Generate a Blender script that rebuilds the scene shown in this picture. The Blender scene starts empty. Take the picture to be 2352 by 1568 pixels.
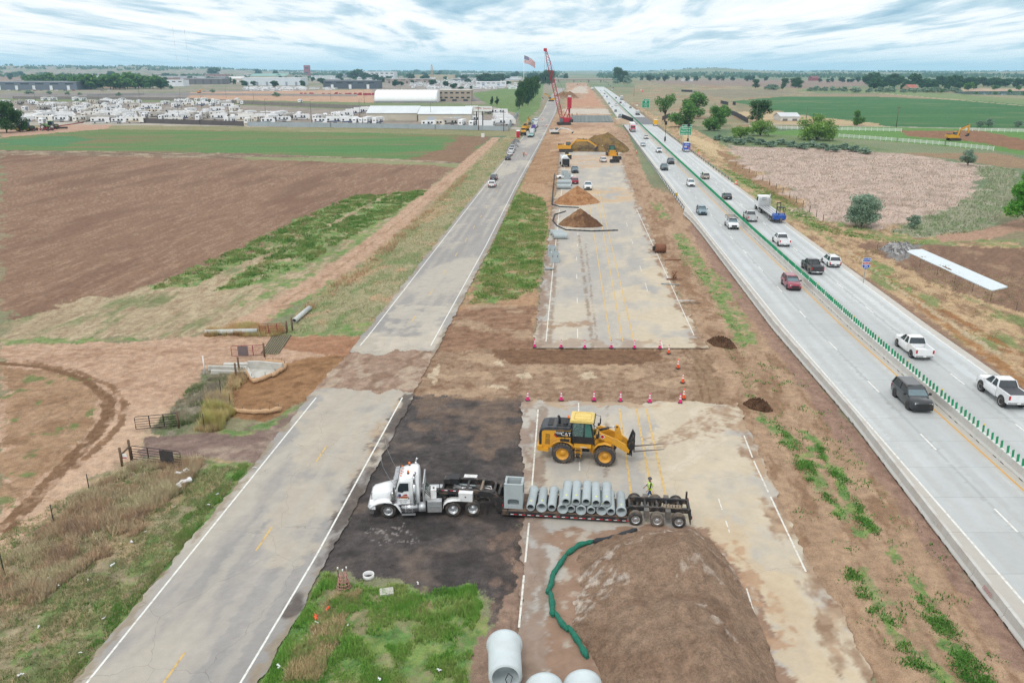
import bpy,math,random
import numpy as np
from mathutils import Vector,Matrix
R=math.radians
SC=bpy.context.scene
COL=SC.collection
# ---------------------------------------------------------------- camera
H=29.0;PITCH=R(18.75)
cam=bpy.data.cameras.new('camera');cam.lens=28.0;cam.sensor_width=36.0
cam.clip_start=0.5;cam.clip_end=40000
co=bpy.data.objects.new('camera',cam);COL.objects.link(co)
co.location=(0,0,H);co.rotation_euler=(math.pi/2-PITCH,0,0)
SC.camera=co
# ---------------------------------------------------------------- light
SUN_EL,SUN_AZ=R(52),R(200)
W=bpy.data.worlds.new('World');SC.world=W;W.use_nodes=True
def world():
 nt=W.node_tree;N=nt.nodes;L=nt.links;N.clear()
 out=N.new('ShaderNodeOutputWorld');bg=N.new('ShaderNodeBackground')
 bg2=N.new('ShaderNodeBackground');mx=N.new('ShaderNodeMixShader')
 sky=N.new('ShaderNodeTexSky');sky.sky_type='NISHITA';sky.sun_disc=False
 sky.sun_elevation=SUN_EL;sky.sun_rotation=SUN_AZ;sky.altitude=1500
 bg.inputs[1].default_value=0.10
 L.new(sky.outputs[0],bg.inputs[0])
 tc=N.new('ShaderNodeTexCoord');sp=N.new('ShaderNodeSeparateXYZ')
 L.new(tc.outputs['Generated'],sp.inputs[0])
 def M(op,a,b=None,c=None):
  m=N.new('ShaderNodeMath');m.operation=op
  for i,v in enumerate((a,b,c)):
   if v is None:continue
   if isinstance(v,(int,float)):m.inputs[i].default_value=v
   else:L.new(v,m.inputs[i])
  return m.outputs[0]
 z=M('ADD',M('MAXIMUM',sp.outputs[2],0.0),0.040)
 cx=N.new('ShaderNodeCombineXYZ')
 L.new(M('DIVIDE',sp.outputs[0],z),cx.inputs[0]);L.new(M('MULTIPLY',M('DIVIDE',sp.outputs[1],z),.29),cx.inputs[1])
 def noise(scale,det,w,rough=0.55,dist=0.0):
  n=N.new('ShaderNodeTexNoise');n.inputs['Scale'].default_value=scale
  n.inputs['Detail'].default_value=det;n.inputs['Roughness'].default_value=rough
  n.inputs['Distortion'].default_value=dist
  mp=N.new('ShaderNodeMapping');mp.inputs['Location'].default_value=(w,w*.7,0)
  L.new(cx.outputs[0],mp.inputs[0]);L.new(mp.outputs[0],n.inputs[0]);return n.outputs[0]
 def ramp(v,pts):
  r=N.new('ShaderNodeValToRGB');e=r.color_ramp.elements
  while len(e)<len(pts):e.new(0.5)
  for i,(p,c)in enumerate(pts):e[i].position=p;e[i].color=(*c,1)
  L.new(v,r.inputs[0]);return r.outputs[0]
 n=M('ADD',M('MULTIPLY',noise(0.78,9,3.1,.55,.9),.75),M('MULTIPLY',noise(3.2,6,9.3,.55),.25))
 cloud=ramp(n,[(.30,(.26,.44,.57)),(.37,(.40,.57,.68)),(.43,(.56,.70,.78)),(.485,(.84,.89,.92)),(.57,(1.0,1.0,1.0)),(.74,(.66,.74,.80))])
 hz=M('SMOOTHSTEP',sp.outputs[2],0.0,0.03)if False else N.new('ShaderNodeMapRange')
 hz.inputs[1].default_value=0.0;hz.inputs[2].default_value=0.035;L.new(sp.outputs[2],hz.inputs[0])
 mixc=N.new('ShaderNodeMix');mixc.data_type='RGBA'
 mixc.inputs['A'].default_value=(.50,.73,.84,1)
 pw=M('POWER',hz.outputs[0],.8);L.new(pw,mixc.inputs['Factor']);L.new(cloud,mixc.inputs['B'])
 up=N.new('ShaderNodeMapRange');up.inputs[1].default_value=.1;up.inputs[2].default_value=.6
 up.inputs[3].default_value=1.0;up.inputs[4].default_value=1.30;L.new(sp.outputs[2],up.inputs[0])
 hs=N.new('ShaderNodeHueSaturation');L.new(up.outputs[0],hs.inputs['Value'])
 ds=N.new('ShaderNodeMapRange');ds.inputs[1].default_value=.1;ds.inputs[2].default_value=.4
 ds.inputs[3].default_value=1.0;ds.inputs[4].default_value=.25;L.new(sp.outputs[2],ds.inputs[0])
 L.new(ds.outputs[0],hs.inputs['Saturation']);L.new(mixc.outputs['Result'],hs.inputs['Color'])
 L.new(hs.outputs[0],bg2.inputs[0]);bg2.inputs[1].default_value=1.07
 mx.inputs[0].default_value=0.93
 L.new(bg.outputs[0],mx.inputs[1]);L.new(bg2.outputs[0],mx.inputs[2]);L.new(mx.outputs[0],out.inputs[0])
world()
sl=bpy.data.lights.new('sun','SUN');sl.energy=1.25;sl.angle=R(14);sl.color=(1,.98,.95)
so=bpy.data.objects.new('sun',sl);COL.objects.link(so)
sd=Vector((math.sin(SUN_AZ)*math.cos(SUN_EL),math.cos(SUN_AZ)*math.cos(SUN_EL),math.sin(SUN_EL)))
so.rotation_euler=sd.to_track_quat('Z','Y').to_euler();so.location=(0,0,200)
SC.view_settings.view_transform='Standard';SC.view_settings.look='None'
SC.view_settings.exposure=0.13;SC.view_settings.gamma=1
SC.cycles.max_bounces=6;SC.cycles.volume_bounces=1;SC.cycles.transparent_max_bounces=6
SC.cycles.use_adaptive_sampling=True;SC.cycles.adaptive_threshold=0.02;SC.cycles.use_denoising=True;SC.cycles.denoiser='OPENIMAGEDENOISE';SC.cycles.denoising_input_passes='RGB_ALBEDO_NORMAL';SC.cycles.denoising_prefilter='NONE'
# ---------------------------------------------------------------- maths helpers
FP=1829.0;CT,ST=math.cos(PITCH),math.sin(PITCH)
def G(px,py,z=0.0):
 """ground (or height z) point seen at a place of the photo, measured on a 2352 wide print"""
 u=784-py;dy=CT*FP+ST*u;dz=-ST*FP+CT*u
 t=(z-H)/dz
 return Vector(((px-1176)*t,dy*t,z))
KA=0.80
def lin(c):
 return tuple(KA*((v/255/12.92)if v<=10 else((v/255+.055)/1.055)**2.4)for v in c)
rng=np.random.default_rng(7);random.seed(7)
def _h(ix,iy,s):
 n=(ix*374761393+iy*668265263+s*1442695041)&0xffffffff
 n=((n^(n>>13))*1274126177)&0xffffffff
 return((n^(n>>16))&0xffff)/65535.0
def vn(x,y,s=0):
 ix=np.floor(x).astype(np.int64);iy=np.floor(y).astype(np.int64)
 fx=x-ix;fy=y-iy;fx=fx*fx*(3-2*fx);fy=fy*fy*(3-2*fy)
 a=_h(ix,iy,s);b=_h(ix+1,iy,s);c=_h(ix,iy+1,s);d=_h(ix+1,iy+1,s)
 return(a+(b-a)*fx)*(1-fy)+(c+(d-c)*fx)*fy
def fbm(x,y,scale,octv=4,s=0,ang=0.0,ratio=1.0):
 if ang or ratio!=1:
  ca,sa=math.cos(R(ang)),math.sin(R(ang))
  x,y=(x*ca+y*sa)/ratio,-x*sa+y*ca
 x=x/scale;y=y/scale;t=0;a=1;w=0
 for k in range(octv):
  t=t+a*vn(x+17.3*k,y-9.1*k,s+k);w+=a;a*=.58;x=x*2.03;y=y*2.03
 return np.clip((t/w-.5)*1.9+.5,0,1)
def sstep(a,b,v):
 t=np.clip((v-a)/(b-a),0,1);return t*t*(3-2*t)
def inpoly(x,y,P):
 r=np.zeros(x.shape,bool);n=len(P)
 for i in range(n):
  x0,y0=P[i];x1,y1=P[(i+1)%n]
  if y0==y1:continue
  c=((y0>y)!=(y1>y));r^=c&(x<(x1-x0)*(y-y0)/(y1-y0)+x0)
 return r
def dpoly(x,y,P):
 d=np.full(x.shape,1e18)
 for(x0,y0),(x1,y1)in zip(P[:-1],P[1:]):
  vx,vy=x1-x0,y1-y0;L2=vx*vx+vy*vy+1e-9
  t=np.clip(((x-x0)*vx+(y-y0)*vy)/L2,0,1)
  d=np.minimum(d,(x-x0-t*vx)**2+(y-y0-t*vy)**2)
 return np.sqrt(d)
def W2(pts):return[tuple(G(*p)[:2])for p in pts]
def spec(c1,c2=None,s=2.0,an=0,ra=1.0,sp=()):return(c1,c2 or c1,s,an,ra,sp)
def colour(x,y,sp_,seed):
 c1,c2,s,an,ra,spots=sp_
 n=fbm(x,y,s,5,seed,an,ra)[:,None]
 g=rng.random(len(x))[:,None];n=np.clip((n-.5)*.9+.5+(g-.5)*.35,0,1)
 c=np.array(lin(c1))*(1-n)+np.array(lin(c2))*n
 for i,(cc,ss,th,so_)in enumerate(spots):
  m=.75*sstep(th-so_*1.7,th+so_*1.7,fbm(x,y,ss,6,seed+31+7*i,an,max(1,ra*.6)))[:,None]
  c=c*(1-m)+np.array(lin(cc))*m
 return c
def paint(x,y,layers,seed0=1):
 n=len(x);c=np.zeros((n,3));reg=np.zeros(n,np.int32)
 for li,(kind,P,wd,sp_,edge,alpha,dens,region)in enumerate(layers):
  seed=seed0+li*13
  if kind=='all':sel=np.arange(n)
  else:
   pa=np.array(P);e=(wd or 0)+edge*2+.01
   sel=np.nonzero((x>pa[:,0].min()-e)&(x<pa[:,0].max()+e)&(y>pa[:,1].min()-e)&(y<pa[:,1].max()+e))[0]
  if not len(sel):continue
  xs,ys=x[sel],y[sel]
  if kind=='all':m=np.ones(len(sel))
  else:
   if edge:
    ws=edge*2.2+.05
    wx=xs+(fbm(xs,ys,ws,4,seed+3)-.5)*2*edge;wy=ys+(fbm(xs,ys,ws,4,seed+5)-.5)*2*edge
    w2x=wx+(vn(xs*31/ws,ys*31/ws,seed+8)-.5)*edge*.8;w2y=wy+(vn(xs*29/ws,ys*29/ws,seed+9)-.5)*edge*.8
   else:wx,wy,w2x,w2y=xs,ys,xs,ys
   if kind=='poly':
    m=inpoly(wx,wy,P)*1.0
    if edge:m=m*.5+.5*inpoly(w2x,w2y,P)
   else:
    d=dpoly(wx,wy,P);m=1-sstep(wd*.5*.75,wd*.5*1.15,d)
  rm=m>.5
  if dens:
   ds,th,so_=dens[:3];an,ra=(dens[3:]+(0,1))[:2]
   m=m*sstep(th-so_,th+so_,fbm(xs,ys,ds,5,seed+11,an,ra))
  m=m*alpha
  k=m>.004
  if not k.any():continue
  s2=sel[k];mm=m[k][:,None]
  c[s2]=c[s2]*(1-mm)+colour(x[s2],y[s2],sp_,seed)*mm
  if region is not None:reg[sel[rm]]=region
 return c,reg
LAY=[]
REG=['ground']
def P_(pts,sp_,edge=1.0,alpha=1.0,dens=None,region=None,lay=None):
 if region and region not in REG:REG.append(region)
 (LAY if lay is None else lay).append(('poly',W2(pts),0,sp_,edge,alpha,dens,REG.index(region)if region else None))
def L_(pts,wd,sp_,edge=.3,alpha=1.0,dens=None,region=None,lay=None):
 if region and region not in REG:REG.append(region)
 (LAY if lay is None else lay).append(('line',W2(pts),wd,sp_,edge,alpha,dens,REG.index(region)if region else None))
# ---------------------------------------------------------------- materials
MC={}
def mat(name,rgb,rough=.6,metal=0.0,var=.12,vs=3.0,bump=0.0,bs=20.0,coat=0.0,dirt=0.0,spec_=None):
 if name in MC:return MC[name]
 m=bpy.data.materials.new(name);m.use_nodes=True;nt=m.node_tree;N,L=nt.nodes,nt.links
 b=N['Principled BSDF'];b.inputs['Roughness'].default_value=rough;b.inputs['Metallic'].default_value=metal
 if coat:b.inputs['Coat Weight'].default_value=coat;b.inputs['Coat Roughness'].default_value=.08
 if spec_ is not None:b.inputs['Specular IOR Level'].default_value=spec_
 c=lin(rgb);tc=N.new('ShaderNodeTexCoord')
 nz=N.new('ShaderNodeTexNoise');nz.inputs['Scale'].default_value=vs;nz.inputs['Detail'].default_value=6
 nz.inputs['Roughness'].default_value=.65
 L.new(tc.outputs['Object'],nz.inputs[0])
 r=N.new('ShaderNodeValToRGB');e=r.color_ramp.elements
 e[0].position=.32;e[1].position=.68
 e[0].color=(*[v*(1-var)for v in c],1);e[1].color=(*[min(1,v*(1+var))for v in c],1)
 L.new(nz.outputs[0],r.inputs[0]);o=r.outputs[0]
 if dirt:
  n2=N.new('ShaderNodeTexNoise');n2.inputs['Scale'].default_value=vs*.7;n2.inputs['Detail'].default_value=8
  L.new(tc.outputs['Object'],n2.inputs[0])
  mr=N.new('ShaderNodeMapRange');mr.inputs[1].default_value=.5;mr.inputs[2].default_value=.72;mr.inputs[4].default_value=dirt
  L.new(n2.outputs[0],mr.inputs[0])
  mi=N.new('ShaderNodeMix');mi.data_type='RGBA';L.new(mr.outputs[0],mi.inputs['Factor'])
  L.new(o,mi.inputs['A']);mi.inputs['B'].default_value=(*lin((150,122,98)),1);o=mi.outputs['Result']
 L.new(o,b.inputs['Base Color'])
 if bump:
  n3=N.new('ShaderNodeTexNoise');n3.inputs['Scale'].default_value=bs;n3.inputs['Detail'].default_value=5
  L.new(tc.outputs['Object'],n3.inputs[0])
  bp=N.new('ShaderNodeBump');bp.inputs['Strength'].default_value=bump;bp.inputs['Distance'].default_value=.05
  L.new(n3.outputs[0],bp.inputs['Height']);L.new(bp.outputs[0],b.inputs['Normal'])
 MC[name]=m;return m
def vmat(name,rough=.95,s1=1.3,s2=14.0,amt=.35,bump=.5,dist=.12,spec_=.15,slab=False,crack=0.0,trans=0.0):
 """material of a surface whose albedo is stored per vertex in Col, with fine procedural grain on top"""
 if name in MC:return MC[name]
 m=bpy.data.materials.new(name);m.use_nodes=True;nt=m.node_tree;N,L=nt.nodes,nt.links
 b=N['Principled BSDF'];b.inputs['Roughness'].default_value=rough;b.inputs['Specular IOR Level'].default_value=spec_
 at=N.new('ShaderNodeAttribute');at.attribute_name='Col';tc=N.new('ShaderNodeTexCoord')
 nz=N.new('ShaderNodeTexNoise');nz.inputs['Scale'].default_value=s2;nz.inputs['Detail'].default_value=4;nz.inputs['Roughness'].default_value=.8
 n1=N.new('ShaderNodeTexNoise');n1.inputs['Scale'].default_value=s1;n1.inputs['Detail'].default_value=8;n1.inputs['Roughness'].default_value=.7
 for n in(nz,n1):L.new(tc.outputs['Object'],n.inputs[0])
 ad=N.new('ShaderNodeMath');ad.operation='ADD';L.new(nz.outputs[0],ad.inputs[0]);L.new(n1.outputs[0],ad.inputs[1])
 mr=N.new('ShaderNodeMapRange');mr.inputs[1].default_value=.76;mr.inputs[2].default_value=1.24
 mr.inputs[3].default_value=1-amt;mr.inputs[4].default_value=1+amt;L.new(ad.outputs[0],mr.inputs[0])
 vm=N.new('ShaderNodeVectorMath');vm.operation='SCALE';L.new(at.outputs['Color'],vm.inputs[0]);L.new(mr.outputs[0],vm.inputs['Scale'])
 o=vm.outputs[0]
 def MM(op,a,bb):
  q=N.new('ShaderNodeMath');q.operation=op
  for i,v in enumerate((a,bb)):
   if isinstance(v,(int,float)):q.inputs[i].default_value=v
   else:L.new(v,q.inputs[i])
  return q.outputs[0]
 def mul(o,f):
  v=N.new('ShaderNodeVectorMath');v.operation='SCALE';L.new(o,v.inputs[0]);L.new(f,v.inputs['Scale']);return v.outputs[0]
 if slab:
  sa=N.new('ShaderNodeAttribute');sa.attribute_name='st';sx=N.new('ShaderNodeSeparateXYZ');L.new(sa.outputs['Vector'],sx.inputs[0])
  fr=MM('FRACT',MM('DIVIDE',sx.outputs[1],4.6),0.0)
  j1=MM('LESS_THAN',fr,.012)
  wn=N.new('ShaderNodeTexWhiteNoise');wn.noise_dimensions='2D'
  fl=N.new('ShaderNodeCombineXYZ');L.new(MM('FLOOR',MM('DIVIDE',sx.outputs[1],4.6),0),fl.inputs[0]);L.new(MM('FLOOR',MM('DIVIDE',sx.outputs[0],3.7),0),fl.inputs[1])
  L.new(fl.outputs[0],wn.inputs[0])
  o=mul(o,MM('ADD',MM('MULTIPLY',wn.outputs[0],.07),.965))
  o=mul(o,MM('SUBTRACT',1.0,MM('MULTIPLY',j1,.25)))
 if crack:
  vo=N.new('ShaderNodeTexVoronoi');vo.feature='DISTANCE_TO_EDGE';vo.inputs['Scale'].default_value=.16
  mp=N.new('ShaderNodeMapping');mp.inputs['Scale'].default_value=(1,.8,1)
  nd=N.new('ShaderNodeTexNoise');nd.inputs['Scale'].default_value=.8;nd.inputs['Detail'].default_value=5
  L.new(tc.outputs['Object'],nd.inputs[0])
  va=N.new('ShaderNodeVectorMath');va.operation='ADD';L.new(tc.outputs['Object'],va.inputs[0]);L.new(nd.outputs['Color'],va.inputs[1])
  L.new(va.outputs[0],mp.inputs[0]);L.new(mp.outputs[0],vo.inputs[0])
  o=mul(o,MM('SUBTRACT',1.0,MM('MULTIPLY',MM('LESS_THAN',vo.outputs[0],.0022),crack)))
 L.new(o,b.inputs['Base Color'])
 if bump:
  bp=N.new('ShaderNodeBump');bp.inputs['Strength'].default_value=bump;bp.inputs['Distance'].default_value=dist
  L.new(ad.outputs[0],bp.inputs['Height']);L.new(bp.outputs[0],b.inputs['Normal'])
 MC[name]=m;return m
def np_mesh(name,V,F,mats,colr=None,st=None,mi=None,smooth=False):
 me=bpy.data.meshes.new(name);V=np.asarray(V,np.float32);F=np.asarray(F,np.int32);k=F.shape[1]
 me.vertices.add(len(V));me.vertices.foreach_set('co',V.ravel())
 me.loops.add(F.size);me.loops.foreach_set('vertex_index',F.ravel())
 me.polygons.add(len(F));me.polygons.foreach_set('loop_start',np.arange(0,F.size,k,dtype=np.int32))
 me.polygons.foreach_set('loop_total',np.full(len(F),k,np.int32))
 if smooth:me.polygons.foreach_set('use_smooth',np.ones(len(F),bool))
 for m in(mats if isinstance(mats,(list,tuple))else[mats]):me.materials.append(m)
 if mi is not None:me.polygons.foreach_set('material_index',np.asarray(mi,np.int32))
 if colr is not None:
  a=me.attributes.new('Col','FLOAT_COLOR','POINT');q=np.ones((len(V),4),np.float32);q[:,:3]=colr
  a.data.foreach_set('color',q.ravel())
 if st is not None:
  a=me.attributes.new('st','FLOAT_VECTOR','POINT');q=np.zeros((len(V),3),np.float32);q[:,:2]=st
  a.data.foreach_set('vector',q.ravel())
 me.update(calc_edges=True);return me
def put(name,me,parent=None,loc=None,rz=None):
 o=bpy.data.objects.new(name,me);COL.objects.link(o)
 if parent is not None:o.parent=parent
 if loc is not None:o.location=loc
 if rz is not None:o.rotation_euler=(0,0,rz)
 return o
def tag(o,label=None,cat=None,group=None,kind=None):
 if label:o['label']=label
 if cat:o['category']=cat
 if group:o['group']=group
 if kind:o['kind']=kind
 return o
def thing(name,label,cat,loc=(0,0,0),rz=0.0,group=None):
 o=bpy.data.objects.new(name,None);COL.objects.link(o);o.location=loc;o.rotation_euler=(0,0,rz)
 o.empty_display_size=.3
 return tag(o,label,cat,group)
def dup(root,loc,rz,label=None,group=None,scale=None):
 r=root.copy();COL.objects.link(r);r.location=loc;r.rotation_euler=(0,0,rz)
 if scale is not None:r.scale=scale if isinstance(scale,tuple)else(scale,)*3
 if label:r['label']=label
 if group:r['group']=group
 for ch in list(root.children):
  c=ch.copy();COL.objects.link(c);c.parent=r
  for g in list(ch.children):
   d=g.copy();COL.objects.link(d);d.parent=c
 return r
# ================================================================ TERRAIN
BROWN=spec((130,102,83),(146,117,96),.8,84,9,[((164,138,116),.6,.72,.14),((120,92,76),5.0,.68,.14)])
STUB=spec((150,126,102),(184,168,138),.6,84,6,[((186,172,142),.5,.62,.1),((104,122,76),2.5,.70,.1)])
GRN=spec((84,122,64),(116,148,84),.4,40,2,[((160,150,116),1.0,.64,.14),((136,152,88),.6,.66,.12)])
CROP=spec((98,122,72),(124,128,88),5,6,8,[((84,130,74),14,.52,.14),((138,112,90),7,.70,.1)])
DIRT=spec((176,144,119),(196,166,142),.7,0,1,[((160,128,104),2,.72,.1)])
SOIL=spec((146,120,97),(167,142,119),.8,0,1,[((126,96,74),.7,.70,.1),((184,158,130),2.5,.72,.08)])
MUD=spec((136,104,82),(160,128,104),.8,10,3,[((118,90,70),.8,.68,.1),((178,154,128),3,.76,.06)])
DRY=spec((134,122,98),(168,156,128),.5,30,2,[((92,116,66),1.1,.60,.1),((182,158,126),1.4,.66,.1)])
TANG=spec((176,154,122),(156,146,116),.6,60,3,[((104,124,78),1.4,.66,.1)])
BLACK=spec((74,70,69),(98,91,88),.16,8,2,[((120,106,96),2.2,.66,.16),((62,58,58),1.6,.60,.16)])
FAR=spec((150,146,116),(112,130,96),170,0,4,[((88,116,84),90,.58,.12),((158,136,112),150,.64,.1)])
STRAW=spec((196,170,134),(178,148,116),.8,84,5,[((132,104,82),.9,.64,.1),((112,134,80),3,.74,.08)])
EARTH=spec((120,94,78),(140,112,92),.8,60,4,[((158,132,108),2,.72,.1)])
REED=spec((196,175,162),(184,162,150),.8,0,2,[((206,182,166),1.2,.64,.1),((144,128,112),2.5,.70,.1)])
YARD=spec((160,149,138),(144,134,124),6,5,3,[((130,121,112),5,.66,.1)])
LAY.append(('all',None,0,FAR,0,1,None,0))
P_([(0,232),(0,172),(300,170),(700,170),(1180,174),(1290,176),(1240,250),(1190,300),(0,300)],spec((164,150,136),(140,134,118),30,3,3,[((116,128,92),25,.58,.1)]),4)
P_([(0,196),(0,180),(100,178),(420,182),(500,190),(280,204)],spec((140,110,90),(156,130,110),12),5,region='ploughed_field')
P_([(0,214),(360,214),(620,205),(860,210),(1180,215),(1180,232),(860,236),(520,232),(240,226),(0,226)],spec((126,120,118),(150,142,136),9,3,3),2,region='gravel_yard')
P_([(440,212),(860,206),(860,236),(640,236),(430,232)],spec((196,160,132),(178,146,124),9),3)
P_([(0,226),(500,229),(860,236),(1120,240),(1120,262),(840,252),(420,236),(0,232)],spec((104,126,84),(130,134,98),8),2,region='grass_verge')
P_([(840,196),(1190,180),(1190,206),(1100,214),(860,216)],YARD,2,region='gravel_yard')
P_([(1080,215),(1250,190),(1240,250),(1185,300),(1190,262),(1120,240)],spec((94,126,72),(122,138,88),6),2,region='grass_verge')
P_([(0,232),(420,236),(830,254),(1120,264),(1190,260),(1195,290),(830,288),(240,282),(0,282)],YARD,1.5,region='gravel_lot')
P_([(0,280),(240,279),(840,286),(1195,292),(1195,298),(840,294),(240,287),(0,289)],spec((186,178,166),(170,164,152),5),.6,region='side_road')
P_([(0,289),(240,287),(840,294),(1195,298),(1190,312),(1120,312),(600,303),(230,297),(0,312)],spec((124,130,88),(158,146,116),3,5,4),1.5,region='grass_verge')
P_([(0,297),(160,286),(260,287),(240,300),(0,318)],spec((178,142,122),(190,160,138),4),2,region='dirt_yard')
P_([(0,336),(0,316),(230,297),(600,301),(1040,309),(1125,314),(1065,372),(700,368),(560,352),(0,348)],CROP,2,region='crop_field')
P_([(0,320),(150,312),(230,320),(120,335),(0,336)],spec((70,122,84),(86,132,90),6,4,5),4,.85)
P_([(330,332),(560,320),(900,312),(1040,316),(1010,344),(840,352),(560,346)],spec((74,126,74),(94,134,80),6,4,6),5,.85,(9,.45,.2,4,5))
P_([(1050,311),(1128,314),(1068,374),(940,368),(1010,344)],spec((128,96,78),(146,114,94),3),3,.9)
P_([(0,344),(560,352),(930,366),(1070,372),(1065,380),(920,374),(600,366),(0,357)],spec((150,128,108),(104,88,74),2,4,4,[((180,166,140),2.4,.62,.1)]),1.2,region='ditch')
P_([(560,360),(760,362),(1000,374),(1060,376),(1050,386),(900,381),(560,369)],spec((124,138,92),(150,150,112),3,4,4),1.5,.9)
P_([(0,354),(400,362),(700,370),(1010,380),(1050,388),(960,448),(870,475),(700,560),(480,625),(330,672),(130,712),(0,738)],BROWN,2.0,region='ploughed_field')
P_([(0,738),(130,704),(350,655),(560,590),(860,460),(985,432),(1060,378),(1072,384),(900,520),(780,612),(650,690),(565,742),(470,764),(0,792)],STUB,1.6,region='stubble_field')
P_([(345,664),(430,655),(560,605),(700,548),(800,490),(890,446),(820,448),(690,500),(560,565),(420,622)],GRN,1.2,.95,(2,.30,.2),'weed_strip')
P_([(490,668),(570,655),(700,605),(770,560),(880,505),(985,436),(910,440),(760,520),(640,575),(560,625)],GRN,1.4,.95,(2,.30,.2),'weed_strip')
P_([(560,715),(690,650),(820,570),(960,470),(985,436),(900,470),(760,560),(560,660)],GRN,2,.9,(3,.48,.16))
P_([(0,778),(180,772),(330,778),(200,788),(0,790)],GRN,.8,.8,(2,.4,.2))
P_([(0,741),(150,712),(330,690),(500,690),(560,720),(420,750),(0,770)],spec((176,160,130),(142,124,100),.7,10,4),2,.6,(2,.5,.2))
P_([(640,775),(700,690),(820,610),(960,500),(1060,400),(1150,318),(1200,300),(1216,318),(1120,425),(1010,570),(880,735),(850,770)],spec((168,158,126),(140,140,104),.6,70,3,[((186,152,122),2.2,.66,.1),((104,128,76),2.6,.64,.1)]),.8,region='grass_verge')
P_([(640,775),(680,760),(870,735),(1010,560),(1120,420),(1180,345),(1190,350),(1125,430),(1015,580),(885,745),(850,772)],GRN,.7,.85,(1.5,.35,.2))
L_([(700,690),(830,600),(960,490),(1060,398),(1140,325)],2.2,spec((196,162,132),(170,142,118),.6),.8,.8,(2,.42,.15))
L_([(1140,316),(1100,350),(1050,396),(980,452),(900,522),(780,614),(650,694),(560,746),(470,778)],4.2,DIRT,.4,region='dirt_track')
L_([(1132,322),(1050,396),(900,522),(780,614),(650,694)],.35,spec((152,122,92),(140,118,84)),.15,.7,(2,.4,.2))
L_([(640,720),(740,670),(770,645)],2.0,GRN,.7,.9,(1,.35,.2))
P_([(0,790),(330,782),(480,766),(560,742),(640,772),(850,770),(825,812),(640,836),(500,836),(440,890),(330,985),(330,1045),(200,1110),(110,1190),(0,1280),(0,1130)],DIRT,.8,region='dirt_yard')
L_([(0,1250),(120,1160),(230,1075),(300,1010),(330,960)],5,spec((196,166,140),(206,178,152),1),1.0,.7)
P_([(0,838),(130,850),(215,880),(240,925),(215,985),(140,1060),(0,1170)],spec((156,126,98),(176,146,118),.9,0,1,[((140,110,84),3,.60,.12),((102,124,72),2,.76,.05)]),1.2,region='rough_field')
for off in(0,1):
 L_([(0,832),(100,842),(190,868),(243+off*14,915),(240+off*14,955),(205+off*16,1000),(140+off*18,1068),(60+off*20,1150),(0+off*20,1215)],.75,spec((112,84,60),(130,100,74),.4),.15,.92,(1,.2,.3))
L_([(60,829),(170,850),(255,885),(288,925),(275,975),(230,1020),(170,1075)],.7,spec((122,92,66),(140,108,82),.4),.15,.9,(1,.25,.3))
L_([(0,806),(200,802),(400,797),(560,792)],.4,spec((150,116,90),(160,126,100)),.12,.6,(2,.35,.2))
L_([(0,816),(200,812),(400,806),(560,800)],.4,spec((150,116,90),(160,126,100)),.12,.6,(2,.35,.2))
for a,b in(((20,960),(120,900)),((66,985),(170,905)),((150,1010),(160,930)),((130,1000),(210,900)),((110,1050),(170,990)),((0,1100),(60,1160)),((30,1130),(130,1150))):
 L_([a,((a[0]+b[0])/2+6,(a[1]+b[1])/2-4),b],.35,spec((178,148,120),(132,104,80),.3),.15,.7)
P_([(350,985),(430,905),(470,850),(540,838),(560,880),(500,960),(400,1000)],spec((128,118,104),(154,146,128),.4,30,2,[((96,112,70),1,.66,.1)]),.7,region='grass_verge')
P_([(500,845),(660,832),(830,800),(820,830),(745,900),(640,955),(600,965),(510,955),(520,900)],spec((142,106,74),(162,126,92),.6,25,3,[((120,88,60),.8,.66,.1)]),.5,region='graded_soil')
P_([(640,770),(850,770),(825,812),(760,815),(640,800)],spec((150,110,84),(172,132,104),.6,5,3),.5)
P_([(330,1000),(400,995),(560,985),(700,930),(640,1000),(590,1060),(480,1070),(420,1040),(320,1042)],spec((140,118,108),(120,102,94),.8,5,3,[((168,150,134),2,.68,.1)]),.6,region='dirt_track')
P_([(480,985),(560,985),(650,950),(700,925),(690,935),(600,990),(540,1005)],GRN,.4,.85,(1,.3,.2))
P_([(0,1290),(110,1190),(200,1110),(280,1060),(420,1040),(520,1050),(560,1070),(205,1560),(190,1600),(60,1750),(-400,1750),(-300,1500)],DRY,.6,region='roadside_grass')
P_([(0,1290),(110,1190),(280,1060),(400,1050),(300,1160),(140,1290),(0,1400)],spec((150,130,108),(170,150,124),.4,30,2),1,.8,(1.5,.3,.2))
L_([(560,1065),(420,1260),(270,1465),(180,1590)],1.5,GRN,.5,.95,(.9,.30,.2))
L_([(500,1075),(390,1240),(230,1450),(120,1580)],2.6,GRN,.9,.8,(1.0,.5,.14))
P_([(60,1420),(200,1330),(300,1390),(150,1568),(0,1568)],GRN,1,.8,(.9,.58,.1))
P_([(985,812),(1005,730),(1120,560),(1180,430),(1240,300),(1290,250),(1310,250),(1260,520),(1235,700),(1225,812)],spec((168,132,102),(184,154,124),1.2,70,3,[((128,108,84),2,.66,.1)]),.8)
P_([(1090,660),(1120,570),(1160,490),(1195,440),(1215,450),(1250,455),(1258,520),(1240,620),(1225,670),(1150,695),(1080,700)],GRN,2.2,.95,(2.2,.36,.22),'grass_verge')
L_([(1085,680),(1130,580),(1185,450),(1230,340),(1265,250),(1295,190)],1.6,GRN,.6,.8,(2,.4,.2))
P_([(1000,730),(1100,700),(1230,700),(1225,800),(985,815)],MUD,.6,region='churned_soil')
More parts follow.
